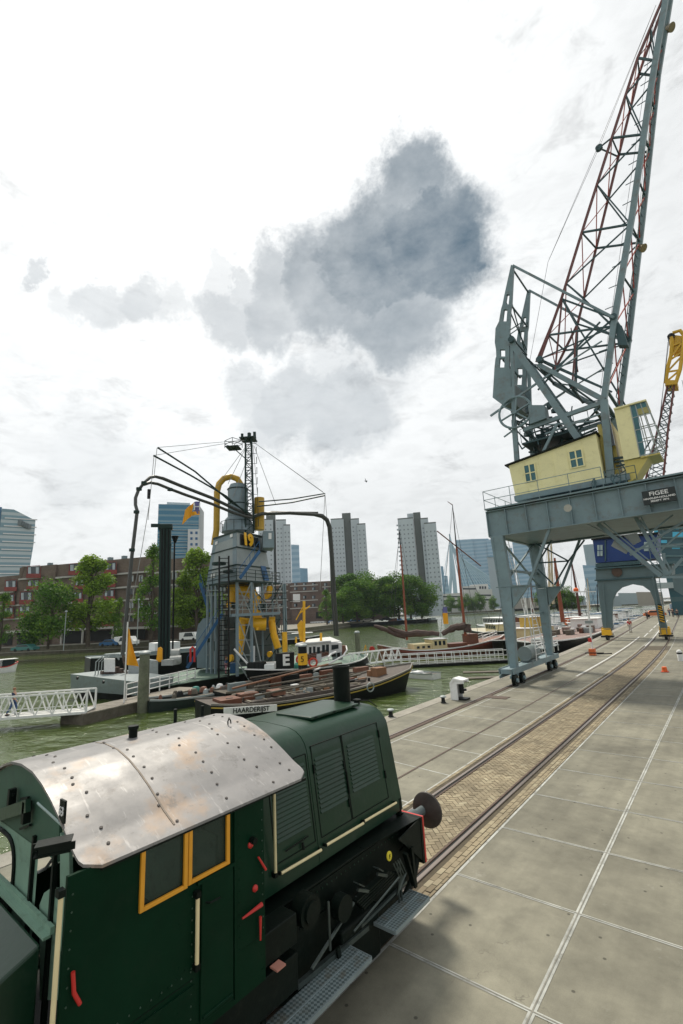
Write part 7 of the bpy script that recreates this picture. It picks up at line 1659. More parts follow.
FARB = mat('far_blue_glass', (.14, .27, .38), .3, 0, .15, .04); FARB2 = bandmat('far_blue_banded', (.19, .32, .43), (.27, .40, .50), 7, .5)
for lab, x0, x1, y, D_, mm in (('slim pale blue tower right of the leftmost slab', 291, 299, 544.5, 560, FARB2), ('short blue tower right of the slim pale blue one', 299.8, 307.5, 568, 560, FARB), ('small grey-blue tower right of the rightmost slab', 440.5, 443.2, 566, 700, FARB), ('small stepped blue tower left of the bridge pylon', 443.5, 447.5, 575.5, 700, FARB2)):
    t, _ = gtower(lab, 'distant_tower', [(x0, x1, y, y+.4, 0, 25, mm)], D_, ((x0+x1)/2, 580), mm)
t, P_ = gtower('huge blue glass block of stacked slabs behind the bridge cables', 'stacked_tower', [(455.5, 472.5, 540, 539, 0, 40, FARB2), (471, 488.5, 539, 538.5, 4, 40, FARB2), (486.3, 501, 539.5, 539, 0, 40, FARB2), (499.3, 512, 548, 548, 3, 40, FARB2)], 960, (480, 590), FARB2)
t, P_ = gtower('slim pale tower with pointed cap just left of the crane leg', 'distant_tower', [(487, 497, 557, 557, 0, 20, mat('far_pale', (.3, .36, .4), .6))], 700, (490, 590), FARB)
mb = MB(); a, c_ = P_.Q(487, 557, -1), P_.Q(495, 557, -1); mb.prism([a, c_, (a+c_)/2+V((0, 0, 3))], P_.n*10); mb.build('cap', FARB, t)
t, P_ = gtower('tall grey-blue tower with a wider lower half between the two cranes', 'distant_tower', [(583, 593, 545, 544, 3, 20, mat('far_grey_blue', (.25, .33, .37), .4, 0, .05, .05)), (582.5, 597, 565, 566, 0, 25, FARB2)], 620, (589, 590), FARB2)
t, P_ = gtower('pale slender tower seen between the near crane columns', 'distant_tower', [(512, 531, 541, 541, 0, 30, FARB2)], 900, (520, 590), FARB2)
# bridge
d = ray(452, 600); d = V((d.x, d.y)).normalized()*800; P_ = Plane((d.x, d.y)); t = thing('cable_stayed_bridge', 'pale blue cable-stayed bridge with one tall bent pylon', 'bridge', (d.x, d.y, 0)); BRM = mat('bridge_pale_blue', (.36, .50, .58), .5)
mb = MB(); mb.tube([P_.Q(456.5, 606), P_.Q(453.5, 570), P_.Q(449.5, 534)], [4, 3.2, 1.2], 6); mb.tube([P_.Q(449, 606), P_.Q(451, 575), P_.Q(450, 545)], [3, 2.6, 1.5], 6); mb.build('pylon', BRM, t)
for k in range(15): MB().tube([P_.Q(450+.12*k, 536+k*1.1), P_.Q(465+k*4.2, 606-k*.45)], .75, 4).build('stay_cable', BRM, t)
for k in range(2): MB().tube([P_.Q(450, 537+k), P_.Q(441.5-k*3, 606)], .4, 4).build('stay_cable', BRM, t)
mb = MB(); mb.prism([P_.Q(430, 607.5), P_.Q(640, 597), P_.Q(640, 595), P_.Q(430, 605.5)], P_.n*20); mb.build('bridge_deck', BRM, t)
# white terminal building
d = ray(465, 610); d = V((d.x, d.y)).normalized()*455; P_ = Plane((d.x, d.y)); t = thing('terminal_building', 'stepped white riverside building with dark window strips below the bridge', 'building', (d.x, d.y, 0)); WB = mat('terminal_white', (.55, .55, .53), .6, 0, .06, .1)
for (x0, x1, y, w, dp) in ((441, 466, 594, 0, 18), (462, 479, 586.5, 4, 18), (470, 488, 585, 8, 14), (476, 492, 590, 0, 18)):
    a, b_ = P_.Q(x0, y, w), P_.Q(x1, y, w); z1 = a.z; a.z = b_.z = 0; MB().prism([a, b_, V((b_.x, b_.y, z1)), V((a.x, a.y, z1))], P_.n*dp).build('wall', WB, t)
for (x0, x1, y0, y1, w) in ((442, 461, 596, 597.3, -.3), (442, 458, 600, 601.3, -.3), (442, 453, 603.5, 605, -.3), (477, 491, 594.5, 596, -.3), (477, 491, 599, 600.5, -.3), (463, 476, 588, 589.5, 3.7)):
    qp(P_, (x0, y0, x1, y1), w, .3).build('window_strip', GLASSD, t)
for k in range(6): qp(P_, (471.5+k*2.6, 586.3, 473.2+k*2.6, 588.8), 7.7, .3).build('window', GLASSD, t)
# ---- trees
m, n, l, b = node_mat('leaf_green'); b.inputs['Roughness'].default_value = .65; b.inputs['Specular IOR Level'].default_value = .25
oi = n.new('ShaderNodeAttribute'); oi.attribute_name = 'tone'; rp = n.new('ShaderNodeValToRGB'); rp.color_ramp.elements[0].color = (.02, .065, .008, 1); rp.color_ramp.elements[1].color = (.19, .30, .035, 1); e = rp.color_ramp.elements.new(.5); e.color = (.085, .19, .02, 1); l.new(oi.outputs['Fac'], rp.inputs[0]); l.new(rp.outputs[0], b.inputs['Base Color'])
tr = n.new('ShaderNodeBsdfTranslucent'); l.new(rp.outputs[0], tr.inputs[0]); ms = n.new('ShaderNodeMixShader'); ms.inputs[0].default_value = .3; l.new(b.outputs[0], ms.inputs[1]); l.new(tr.outputs[0], ms.inputs[2]); l.new(ms.outputs[0], n['Material Output'].inputs[0]); LEAF = m
LEAFB = m.copy(); LEAFB.name = 'leaf_bright'; r2_ = [x for x in LEAFB.node_tree.nodes if x.type == 'VALTORGB'][0]; r2_.color_ramp.elements[0].color = (.06, .12, .01, 1); r2_.color_ramp.elements[1].color = (.19, .31, .03, 1); r2_.color_ramp.elements[2].color = (.30, .43, .05, 1)
BARK = mat('bark', (.07, .055, .04), .9, 0, .3, 3)
def tree_proto(seed, h, r_, trunk, leafm, nl=2600, ls=.42, cone=0.):
    rn = random.Random(seed); t = thing('tree', 'proto', 'tree', (0, 0, 0)); mb = MB()
    mb.tube([(0, 0, 0), (rn.uniform(-.15, .15), 0, trunk), (rn.uniform(-.3, .3), rn.uniform(-.3, .3), h*.8)], [h*.022, h*.016, h*.004], 8)
    cl = []
    for k in range(22):
        zz_ = rn.uniform(0, 1); a = rn.uniform(0, 6.283); env = math.sin(math.pi*min(1, (zz_*.85+.12)))**.7*(1-cone*zz_); rad = r_*env*rn.uniform(.35, .85); z = trunk*.85+(h-trunk*.85)*zz_*.93
        c_ = V((math.cos(a)*rad, math.sin(a)*rad, z)); cl.append((c_, r_*rn.uniform(.28, .46)*(1-.4*cone*zz_)))
        if k % 2 == 0: mb.tube([(0, 0, max(trunk*.8, z*.6)), tuple(c_*.5+V((0, 0, z*.42))), tuple(c_)], [h*.009, h*.005, .02], 5)
    mb.build('trunk', BARK, t)
    vs, fs, tn = [], [], []
    per = nl//len(cl)
    for c_, cr in cl:
        tone = rn.uniform(.2, .75)
        for _ in range(per):
            d = V((rn.gauss(0, 1), rn.gauss(0, 1), rn.gauss(0, 1))).normalized()*cr*(rn.random()**.45)*rn.uniform(.85, 1.2); p = c_+V((d.x, d.y, d.z*.8))
            u = V((rn.gauss(0, 1), rn.gauss(0, 1), rn.gauss(0, .7))).normalized(); v = u.orthogonal().normalized(); v = (v*math.cos(rn.random()*6)+u.cross(v)*math.sin(rn.random()*6)).normalized(); s_ = ls*rn.uniform(.5, 1.2)
            k = len(vs); vs += [p-u*s_*.5, p+v*s_*.35, p+u*s_*.5, p-v*s_*.35]; fs.append((k, k+1, k+2, k+3)); tn.append(min(1, max(0, tone+rn.gauss(0, .16))))
    me = bpy.data.meshes.new('crown'); me.from_pydata([tuple(x) for x in vs], [], fs); me.materials.append(leafm); at_ = me.attributes.new('tone', 'FLOAT', 'FACE'); at_.data.foreach_set('value', tn); o = bpy.data.objects.new('crown', me); C.objects.link(o); o.parent = t
    return t
protos = {}
def tree_at(kind, px, py_base, py_top, dist_pt, label, grp, sx=1.):
    spec = {'round': (1, 16, 6.2, 3, LEAF, 9000, .56, 0), 'round2': (5, 16, 6.5, 3, LEAF, 9000, .56, .1), 'bright': (2, 16, 4.6, 3.6, LEAFB, 9000, .46, .35), 'slim': (3, 16, 3.6, 3.0, LEAF, 4200, .42, .5), 'low': (4, 12, 6.6, 2.2, LEAF, 7500, .5, 0)}[kind]
    d = ray(px, py_base); hd = V((d.x, d.y)).normalized()*dist_pt; P_ = Plane((hd.x, hd.y)); zt_ = P_.Q(px, py_top).z
    if kind not in protos: protos[kind] = tree_proto(*spec); o = protos[kind]
    else: o = copy_tree(protos[kind])
    o.location = (hd.x, hd.y, 0); s_ = zt_/spec[1]; o.scale = (s_*sx, s_*sx, s_); o.rotation_euler = (0, 0, rnd.uniform(0, 6)); o['label'] = label; o['group'] = grp; return o
G1_, G2_ = 'trees on the opposite quay', 'round trees in front of the towers'
tree_at('low', 48, 645, 582, 124, 'wide dark grey-green tree in front of the left brick facade', G1_, .95)
tree_at('bright', 88, 643, 556, 121, 'tallest bright green tree in front of the left brick facade', G1_, 1.15)
tree_at('slim', 0, 647, 592, 135, 'narrow tree at the left edge of the picture', G1_, 1)
tree_at('slim', 118, 641, 597, 119, 'small slender light green tree left of the dark post', G1_, .8)
tree_at('slim', 151, 640, 543, 122, 'tall narrow dark tree directly left of the dark post', G1_, .85)
tree_at('bright', 197, 638, 549, 124, 'bright green tree between the dark post and the elevator', G1_, 1.1)
tree_at('bright', 182, 638, 575, 126, 'lower bright green tree just right of the dark post', G1_, 1.0)
tree_at('slim', 327, 619, 589, 210, 'small light tree left of the hanging suction pipe base', G2_, 1.2)
for k, (px, yt, D_, kd, lab) in enumerate(((343, 588, 215, 'round', 'small round tree just right of the hanging pipe'), (357, 581, 222, 'round2', 'round tree left of the dense tree row'), (373, 575, 228, 'round', 'first full tree of the dense row, left of the mast'), (387, 577, 226, 'round2', 'second full tree of the dense row, left of the mast'), (399, 573, 232, 'round', 'tree of the dense row directly behind the thin left mast'), (411, 575, 230, 'round2', 'tree of the dense row just right of the thin left mast'), (422, 578, 232, 'round', 'rightmost tree of the dense row'), (349, 574, 262, 'round2', 'tree crown peeping over the brick block, left one'), (362, 573, 262, 'round', 'tree crown peeping over the brick block, right one'))): tree_at(kd, px, 618, yt, D_, lab, G2_, 1.25)
for k, (px, yt, lab) in enumerate(((451, 595, 'small dark tree at the left end of the white terminal'), (461, 597, 'small dark tree second from the left at the white terminal'), (468, 594, 'taller dark tree at the middle of the white terminal'), (475, 597, 'dark tree below the right wing of the white terminal'), (480, 593, 'narrow dark tree at the right wing of the white terminal'), (494, 596, 'dark tree just left of the crane leg'))): tree_at('round', px, 609, yt, 435, lab, 'small trees before the white terminal', 1.0)
# small pale van, parked cars and tarps on the opposite quay
def car(px, py, D_, ang, m_, label, L_=4.2, van=False):
    d = ray(px, py); hd = V((d.x, d.y)).normalized()*D_; t = thing('parked_car', label, 'car', (hd.x, hd.y, .0), 'cars parked on the far side')
    P_ = Plane((hd.x, hd.y), (math.cos(ang), math.sin(ang))); W_ = P_.w; h = 1.9 if van else 1.42
    prof_ = [(-L_/2, .3), (-L_/2, .85), (-L_*.30, .95), (-L_*.2, h), (L_*.22, h), (L_*.36, .95), (L_/2, .8), (L_/2, .3)] if not van else [(-L_/2, .3), (-L_/2, h), (L_*.3, h), (L_*.4, 1.1), (L_/2, 1), (L_/2, .3)]
    MB().prism([W_(x, 0, z) for x, z in prof_], P_.n*1.7).build('body', m_, t)
    MB().prism([W_(x, -.02, z) for x, z in ((-L_*.26, .97), (-L_*.18, h-.1), (L_*.2, h-.1), (L_*.3, .97))], P_.n*1.74).build('side_window', GLASSD, t)
    for x in (-L_*.3, L_*.3): 
        for w_ in (-.03, 1.55): MB().cyl(W_(x, w_, .32), .32, .18, 14, P_.n).build('wheel', BLACK, t)
    return t
car(22, 645, 121, .46, mat('car_teal', (.03, .16, .15), .35), 'teal car parked under the left apartment building', 5.6); car(124, 641, 112, .46, WHITE, 'white van on the opposite quay left of the dark post', 5, True)
car(108, 641, 114, .46, BLUEP, 'blue car on the opposite quay behind the yellow flag', 4.4)
car(188, 639, 116, .46, WHITE, 'white van beyond the elevator pontoon', 4.6, True)
car(333, 618, 226, .9, BLUEP, 'blue car before the brick block, left of the two', 6); car(354, 617.5, 226, .9, BLUEP, 'blue car before the brick block, right of the two', 6); car(367, 617, 224, .9, PALEC, 'pale car at the foot of the dense tree row', 6); car(386, 616.5, 224, .9, DARKC, 'dark car at the foot of the dense tree row', 6)
# lamp posts on the opposite quay
for px, yt, lab in ((64, 612, 'thin lamp post in front of the left facade'), (137, 600, 'thin lamp post left of the tall dark post'), (222, 600, 'thin lamp post behind the elevator ladder')):
    d = ray(px, 642); hd = V((d.x, d.y)).normalized()*110; P_ = Plane(hd); t = thing('street_lamp', lab, 'street lamp', (hd.x, hd.y, 0), 'lamp posts on the opposite quay'); z = P_.Q(px, yt).z; MB().tube([(hd.x, hd.y, 0), (hd.x, hd.y, z)], .09, 6).build('pole', ELL, t); MB().cyl((hd.x, hd.y, z), .3, .3, 10, r2=.15).build('lamp_head', ELL, t)
# boats along the far bank
bb = Boat('long_barge', 'very long black barge moored along the opposite quay below the trees', 'barge', PZ(316, 629, -2), PZ(432, 622, -2)).hull(5, 1.5, .3, .2, m=BLACK, deckm=WOODM, bowlen=.08)
for (x, m_, lab, nm) in ((.12, WHITE, '', 'cabin'), (.62, BROWN, '', 'cabin')): bb.box('cabin', bb.L*x, bb.L*(x+.06), -1.5, 1.5, 1.5, 2.9, m_)
c5 = Boat('houseboat', 'low white houseboat left of the long black barge', 'boat', PZ(306, 627, -2), PZ(329, 626, -2)).hull(4, .8, .2, .1, m=BROWN, deckm=WHITE); c5.box('cabin', 1, c5.L*.85, -1.5, 1.5, .9, 2.8, WHITE); c5.wins(1.5, c5.L*.8, 6, -1.5, 1.5, 2.2, c5.t)
for px, m_, lab in ((398, BLUEP, 'small boat with blue cover moored by the dense trees'), (409, mat('cover_teal', (.03, .16, .16), .7), 'small boat with teal cover moored by the dense trees'), (421, WHITE, 'small white cabin boat moored by the dense trees'), (432, GREYB, 'small grey boat at the right end of the moored row')):
    c6 = Boat('moored_boat', lab, 'boat', PZ(px-4.5, 622.5, -2), PZ(px+4.5, 621.5, -2), -2, 'small boats along the opposite quay').hull(2.6, .9, .4, .1, m=BLACK, deckm=m_); c6.box('cover', c6.L*.2, c6.L*.75, -1, 1, 1.0, 2.0, m_)
c7 = Boat('motor_boat', 'white motor boat cut off by the left edge of the picture', 'boat', PZ(-12, 674, -2), PZ(15.5, 671, -2)).hull(2.4, .8, .6, .1, m=WHITE, deckm=WHITE, rail=REDP); c7.box('windscreen', 1.5, 3.2, -.8, .8, .9, 1.9, GLASSD); c7.box('cabin_top', 1.2, 3.6, -.9, .9, 1.9, 2.0, WHITE)
# ================================================================ FAR CRANE AND THE QUAY BEYOND
FY = 57.5; FP = Plane((-8, FY), (1, 0)); FG = mat('far_crane_grey', (.10, .155, .165), .55, 0, .12, .6, dirt=(.1, .08, .06), dirtamt=.3)
fc = thing('portal_crane', 'farther harbour crane with blue machine house on an arched grey portal', 'crane', (-8, FY, 0))
f = FP.Q
outl = [(595.8, 579), (671, 573.5), (671, 585), (669.8, 600)]
# arch plate with opening, thickness 2.5 m
def strip_poly(outer, inner, w, d, name, m):
    mb = MB()
    for a, b_, c_, e in zip(outer, outer[1:], inner[1:], inner): mb.prism([f(*a, w), f(*b_, w), f(*c_, w), f(*e, w)], FP.n*d)
    return mb.build(name, m, fc)
outer = [(603, 628), (601.5, 615), (599, 597), (597, 581), (612, 579.5), (632, 578), (650, 577), (655, 577), (660, 600), (664, 615), (667.5, 628)]
inner = [(612.5, 628), (612.2, 615), (613, 600), (616.5, 592.5), (622, 587.5), (632.5, 584.2), (643, 586), (650, 591), (654, 600), (657, 614), (660, 628)]
for w in (0, 3.2): strip_poly(outer, inner, w, .35, 'portal_arch', FG)
mb = MB(); mb.prism([f(595.8, 569), f(672, 564), f(672, 575.5), f(595.8, 580)], FP.n*3.6); mb.build('portal_beam', FG, fc)
mb = MB(); mb.prism([f(594.5, 569.5, -.4), f(673, 564.3, -.4), f(673, 563, -.4), f(594.5, 568, -.4)], FP.n*4.4); mb.prism([f(594.5, 581, -.2), f(660, 577, -.2), f(660, 575.8, -.2), f(594.5, 579.8, -.2)], FP.n*4); mb.build('beam_flange', STEELD, fc)
strip_poly([(672, 575), (690, 572), (700, 571)], [(674, 590), (690, 600), (700, 620)], 0, .35, 'portal_bracket', FG)
for (px, py) in ((607.5, 636), (666, 635)):
    for w in (0, 3.4):
        a = f(px, py, w); t_ = MB(); t_.bb(a.x-.45, a.x+.45, a.y-.35, a.y+.35, .5, 1.1); t_.build('foot_buffer', YELB, fc); MB().bb(a.x-.6, a.x+.6, a.y-.3, a.y+.3, .3, .45).build('bogie', BLACK, fc)
        for dy in (-.3, .3): MB().cyl((a.x-.1, a.y+dy, .28), .26, .2, 16, (1, 0, 0)).build('wheel', BLACK, fc)
        MB().prism([f(px-4, 629, w-.1), f(px+4, 629, w-.1), f(px+3, 635, w-.1), f(px-3, 635, w-.1)], FP.n*.6).build('leg_foot', STEELD, fc)
# hazard stripes on the right leg
a0, a1, c0_, c1_ = (660, 604), (664.5, 604), (662, 622), (667, 622)
mb = MB(); mb.prism([f(655.3, 604, -.02), f(661.5, 604, -.02), f(665.5, 622, -.02), f(658.8, 622, -.02)], FP.n*-.03); hz = mb.build('hazard_panel', BLACK, fc)
mb = MB()
for k in range(7):
    y = 604.5+k*2.5; sh = .222*(y-604); mb.prism([f(655.6+sh, y+.0, -.06), f(661.3+sh, y+1.9, -.06), f(661.5+sh, y+3.1, -.06), f(655.8+sh, y+1.2, -.06)], FP.n*-.02)
mb.build('hazard_stripe', YELB, hz)
mb = MB(); mb.tube([f(603, 583, -.3), f(606, 628, -.3)], .07, 5); mb.tube([f(652, 578, -.3), f(660, 626, -.3)], .07, 5); ladder(mb, f(651, 540, -.5), f(664, 634, -.5), .5, (1, 0, 0), .45, .04); mb.build('ladder', FG, fc)
# blue machine house, dark roof, slewing base
DB = mat('house_blue', (.004, .035, .17), .5, 0, .12, .6)
mb = MB(); mb.prism([f(598.5, 560, .3), f(662, 548, .3), f(662, 533, .3), f(592.5, 539.5, .3)], FP.n*3.5) if False else mb.prism([f(595.8, 563, .0), f(657, 558.5, .0), f(657, 533.5, .0), f(592.5, 539.5, .0)], FP.n*3.4); hb = mb.build('machine_house', DB, fc)
MB().prism([f(591, 540, -.3), f(658, 534, -.3), f(658, 532, -.3), f(591, 537.8, -.3)], FP.n*4).build('house_roof', BLACK, hb)
mb = MB(); mb.prism([f(595.5, 567.5, -.3), f(640, 564, -.3), f(640, 560.5, -.3), f(595.5, 563.5, -.3)], FP.n*4); mb.build('house_base', STEELD, hb)
wn = qp(FP, (597.3, 545, 602.5, 556), -.12, .1).build('window', mat('shutter_pale', (.35, .45, .45), .5), hb)
qp(FP, (599.6, 545, 600.1, 556), -.16, .05).build('mullion', DB, wn); qp(FP, (597.3, 550, 602.5, 550.6), -.16, .05).build('mullion', DB, wn)
qp(FP, (644, 542, 648.5, 551), -.12, .1).build('window', MATS['shutter_pale'], hb); qp(FP, (604.6, 540, 606, 561), -.12, .12).build('corner_strip', STEELD, hb)
mb = MB(); mb.cyl(f(617, 572, -.1), .5, .12, 16, (0, -1, 0)); mb.build('round_cover', RUSTD, fc)
# orange crate lamp hanging in the arch
# jib of the far crane with yellow head
def FJ(x, y, w=0): return f(x, y, w)
c1, c2, c3, c4_ = [(644.6, 484), (658.5, 426), (668, 383)], [(662.5, 486), (668, 430), (674.5, 383)], None, None
for lst in (c1, c2):
    for w in (.6, 2.2): MB().tube([FJ(x, y, w) for x, y in lst], .11, 6).build('jib_chord', RUSTRED if w > 1 else mat('jib_dark_red', (.09, .05, .05)), fc)
mb = MB()
for k in range(12):
    t0, t1 = k/12, (k+1)/12; g = lambda L_, t: lerp(FJ(*L_[0], .6), FJ(*L_[1], .6), t/.55) if t < .55 else lerp(FJ(*L_[1], .6), FJ(*L_[2], .6), (t-.55)/.45)
    mb.bar(g(c1, t0), g(c2, t1), .08); mb.bar(g(c2, t0), g(c1, t1), .08); mb.bar(g(c1, t1), g(c2, t1), .08); o_ = FP.n*1.6; mb.bar(g(c1, t1), g(c1, t1)+o_, .07); mb.bar(g(c2, t1), g(c2, t1)+o_, .07); mb.bar(g(c1, t0)+o_, g(c2, t1)+o_, .07)
mb.build('jib_lacing', STEELD, fc)
mb = MB()
for w in (.4, 2.2):
    for lst in ([(665.5, 383), (667.5, 368), (671, 355), (672, 343), (671.5, 337)], [(675.5, 384), (680, 370), (683, 350), (684, 335), (680, 330.5), (672.5, 333)]): mb.tube([FJ(x, y, w) for x, y in lst], .2, 6)
    for a, b_ in (((667, 372), (680, 370)), ((670, 360), (682, 352)), ((671.5, 346), (683, 342)), ((667, 372), (682, 356)), ((671, 357), (684, 340)), ((666, 382), (680, 370))): mb.bar(FJ(*a, w), FJ(*b_, w), .16)
mb.prism([FJ(665, 385, .2), FJ(677, 384, .2), FJ(677, 380, .2), FJ(666, 380, .2)], FP.n*2.2); mb.prism([FJ(673, 352, .5), FJ(682, 350, .5), FJ(683, 336, .5), FJ(675, 335, .5)], FP.n*1.5)
mb.build('jib_head', mat('head_yellow', (.6, .36, .02), .5, 0, .15, 1, dirt=(.3, .17, .02), dirtamt=.4), fc)
mb = MB(); mb.tube([FJ(670, 333), FJ(652, 480)], .03, 4); mb.tube([FJ(668, 342), FJ(660, 420), FJ(648, 480)], .03, 4); mb.tube([FJ(682, 380), FJ(690, 420)], .03, 4); mb.build('hoist_rope', CABLE, fc)
MB().cyl(FJ(671, 336, .3), .35, 2.2, 12, FP.n).build('head_sheave', BLACK, fc)
# A-frame below the jib behind the near crane beam
mb = MB()
for a, b_ in (((640, 533), (650, 486)), ((662, 533), (660, 486)), ((640, 533), (662, 486)), ((650, 533), (645, 486)), ((645, 500), (662, 500))): mb.bar(FJ(*a, 1.2), FJ(*b_, 1.2), .2)
mb.build('support_frame', STEELD, fc)
# teal glass building to the right
TG = bandmat('teal_office', (.02, .08, .10), (.05, .11, .12), 4, .75, .2)
d = ray(672, 590); hd = V((d.x, d.y)).normalized()*130; P_ = Plane(hd); t = thing('glass_building', 'dark teal glass building with a few bright blue windows behind the far crane', 'building', (hd.x, hd.y, 0))
a, b_ = P_.Q(650, 498), P_.Q(720, 494); z1 = a.z; a.z = b_.z = 0; MB().prism([a, b_, V((b_.x, b_.y, z1)), V((a.x, a.y, z1))], P_.n*30).build('facade', TG, t)
for (x0, x1, y0, y1) in ((670, 679, 525.5, 529.5), (672.5, 683, 532, 537), (654, 658, 530, 535), (661, 667, 540, 543), (672, 680, 546, 549)): qp(P_, (x0, y0, x1, y1), -.2, .15).build('window', mat('bright_blue_window', (.06, .42, .62), .2), t)
for k in range(8): a, c_ = P_.Q(650, 502+k*9, -.3), P_.Q(720, 499+k*9.5, -.3); MB().bar(a, c_, .3, .3).build('sun_louvre', mat('louvre_teal', (.08, .16, .17), .4), t)
MB().prism([P_.Q(650, 589, -1), P_.Q(720, 586, -1), P_.Q(720, 581, -1), P_.Q(650, 583, -1)], P_.n*2).build('pale_canopy', mat('canopy_pale', (.3, .37, .37), .5), t)
# barrier pole with orange foot, cones
p = PZ(593, 655.5, 0); SPl = Plane(p[:2]); t = thing('signal_pole', 'thin white signal pole with crossbar standing in an orange foot by the quay rail', 'pole', p)
MB().tube([p, SPl.Q(586, 588)], .07, 8).build('pole', WHITE, t); MB().bar(SPl.Q(572, 592), SPl.Q(596, 591.5), .08).build('crossbar', WHITE, t); MB().bb(p.x-.22, p.x+.22, p.y-.2, p.y+.2, .02, .5).build('foot', mat('foot_orange', (.6, .13, .03), .6), t)
MB().bar(PZ(585, 653, .45), PZ(604, 653, .45), .07).build('base_bar', BLACK, t); MB().box(SPl.Q(589, 622), (.55, .22, .22)).build('junction_box', ELL, t); MB().tube([PZ(597, 654, .03), PZ(612, 653.5, .03)], .05, 5).build('cable', BLACK, t)
MB().box(SPl.Q(590, 640), (.25, .2, .3)).build('switch_box', REDP, t)
p = PZ(665, 672, 0); t = thing('traffic_cone', 'short orange marker standing alone on the paving at the right', 'marker', p); MB().lathe(p+V((0, 0, .01)), [(.17, 0), (.16, .04), (.14, .05), (.12, .26), (.08, .28)], 16).build('body', ORANGE, t, smooth=True); MB().box(p+V((0, 0, .02)), (.36, .36, .03)).build('base', REDP, t)
p = PZ(681, 661, 0); t = thing('white_post', 'white rounded post at the right edge of the paving', 'post', p); MB().lathe(p, [(.16, 0), (.16, .6), (.12, .68), (.03, .72)], 14).build('shaft', WHITE, t, smooth=True); MB().cyl(p+V((0, 0, .45)), .165, .1, 14).build('band', BLACK, t)
person(PZ(631, 632.5, 0), 1.6, 'person in red jacket and pale trousers standing near the quay edge beyond the arch', REDC, PALEC, (.1, .06, .04), .1)
G_ = 'people walking far down the quay'
person(PZ(670, 616, 0), 1.2, 'person in grey-blue coat, leftmost of the far group at the right', NAVY, JEANS, (.1, .05, .03), .2, G_); person(PZ(673.5, 617, 0), 1.4, 'tall person in black, second from left of the far group', DARKC, DARKC, (.03, .02, .02), .15, G_, 1.85); person(PZ(678, 617.5, 0), 1.8, 'person in black with pink scarf, rightmost of the far group', DARKC, DARKC, (.06, .03, .02), .2, G_); person(PZ(647.5, 619, 0), 1.4, 'lone dark dressed person near the moored white boats', DARKC, DARKC, (.05, .03, .02), .2, G_)
def van(px, py, m_, lab, ang=1.5, L_=4.6, v=True):
    p = PZ(px, py, 0); car(px, py, math.hypot(p.x, p.y), ang, m_, lab, L_, v)['group'] = 'vehicles far down the quay'
van(655.5, 617, mat('car_orange', (.5, .14, .04), .4), 'orange-brown car under the arch of the far crane', .2, 4.2, False); van(681, 610, mat('car_blue_grey', (.25, .32, .42), .35), 'pale blue van parked at the right end of the quay', .2, 5, True)
# white steps and railing at the quay edge by the crane
p0 = PZ(553, 655, 0); t = thing('boarding_steps', 'white tubular boarding stage at the quay edge behind the crane foot', 'stage', p0)
mb = MB(); x, y = p0.x-.4, p0.y
for k in range(4):
    for dx in (0, 1.0): mb.tube([(x+dx-1.2, y+k*1.3, 0), (x+dx-1.2, y+k*1.3, 1.25-.25*(k % 2))], .05, 5)
for h in (1.25, .7): mb.tube([(x-1.2, y, h), (x-1.2, y+3.9, h)], .05, 5); mb.tube([(x-.2, y, h), (x-.2, y+3.9, h)], .05, 5); mb.tube([(x-1.2, y, h), (x-.2, y, h)], .05, 5)
mb.build('frame', WHITE, t); MB().bb(x-1.3, x-.1, y-.1, y+4, .45, .52).build('tread', ELL, t)
# boats beyond the crane foot
def rboat(nm, lab, a, b_, B, fb, hm, dm, cabins=(), bow=.6, masts=(), **k):
    bt_ = Boat(nm, lab, 'boat', a, b_).hull(B, fb, bow, .3, m=hm, deckm=dm, rail=k.get('rail'), railh=.12, bowlen=.25)
    for (x0, x1, w_, z0, z1, m_) in cabins:
        c_ = bt_.box('cabin', bt_.L*x0, bt_.L*x1, -w_, w_, z0, z1, m_); n_ = max(2, int(bt_.L*(x1-x0)/1.1)); bt_.wins(bt_.L*x0+.2, bt_.L*x1-.2, n_, -w_, z0+(z1-z0)*.45, z1-.2, bt_.t); bt_.box('cabin_roof', bt_.L*x0-.2, bt_.L*x1+.2, -w_-.15, w_+.15, z1, z1+.08, WHITE)
    return bt_
rboat('ferry', 'boat with red-orange hull band and cream cabin seen between the crane legs', PZ(556, 646, -2), PZ(506, 655, -2), 3.4, 1.2, mat('hull_orange_red', (.28, .05, .02), .5, 0, .15, 1), CR, [(.2, .7, 1.4, 1.2, 3.0, CR), (.35, .55, 1.0, 3.0, 4.4, mat('cabin_ochre', (.5, .33, .06), .5))], rail=WHITE)
rboat('barge', 'black barge with white wheelhouse seen just right of the crane legs', (-28, 80), (-23, 60), 4.2, 1.3, BLACK, mat('deck_brown', (.19, .1, .07)), [(.12, .3, 1.5, 1.3, 3.4, WHITE), (.15, .26, 1.2, 3.4, 4.6, BROWN)], rail=WHITE)
b9 = rboat('barge', 'wide brown decked sailing barge with an orange-brown mast behind the signal pole', (-17.5, 84), (-15.6, 49), 6.5, 2.2, BLACK, mat('deck_dusty', (.22, .155, .135), .8, 0, .2, 1), [(.1, .22, 1.8, 2.0, 3.6, WHITE)], rail=WHITE, bow=.35)
for k in range(16): x = b9.L*rnd.uniform(.25, .9); y = rnd.uniform(-2.2, 2.2); b9.box('deck_crate', x, x+rnd.uniform(.4, 2.5), y, y+rnd.uniform(.3, 1), 2.2, 2.3+rnd.uniform(.2, .8), rnd.choice([WHITE, MATS['deck_dusty'], BROWN, ELL, WOODM]))
rboat('tug_boat', 'small tug with orange wheelhouse top beyond the brown decked barge', (-23, 92), (-19, 80), 4, 1.6, BLACK, WOODM, [(.3, .55, 1.2, 1.6, 3.6, mat('wheelhouse_orange', (.5, .12, .03), .5)), (.6, .75, .9, 1.8, 2.8, WHITE)], rail=WHITE)
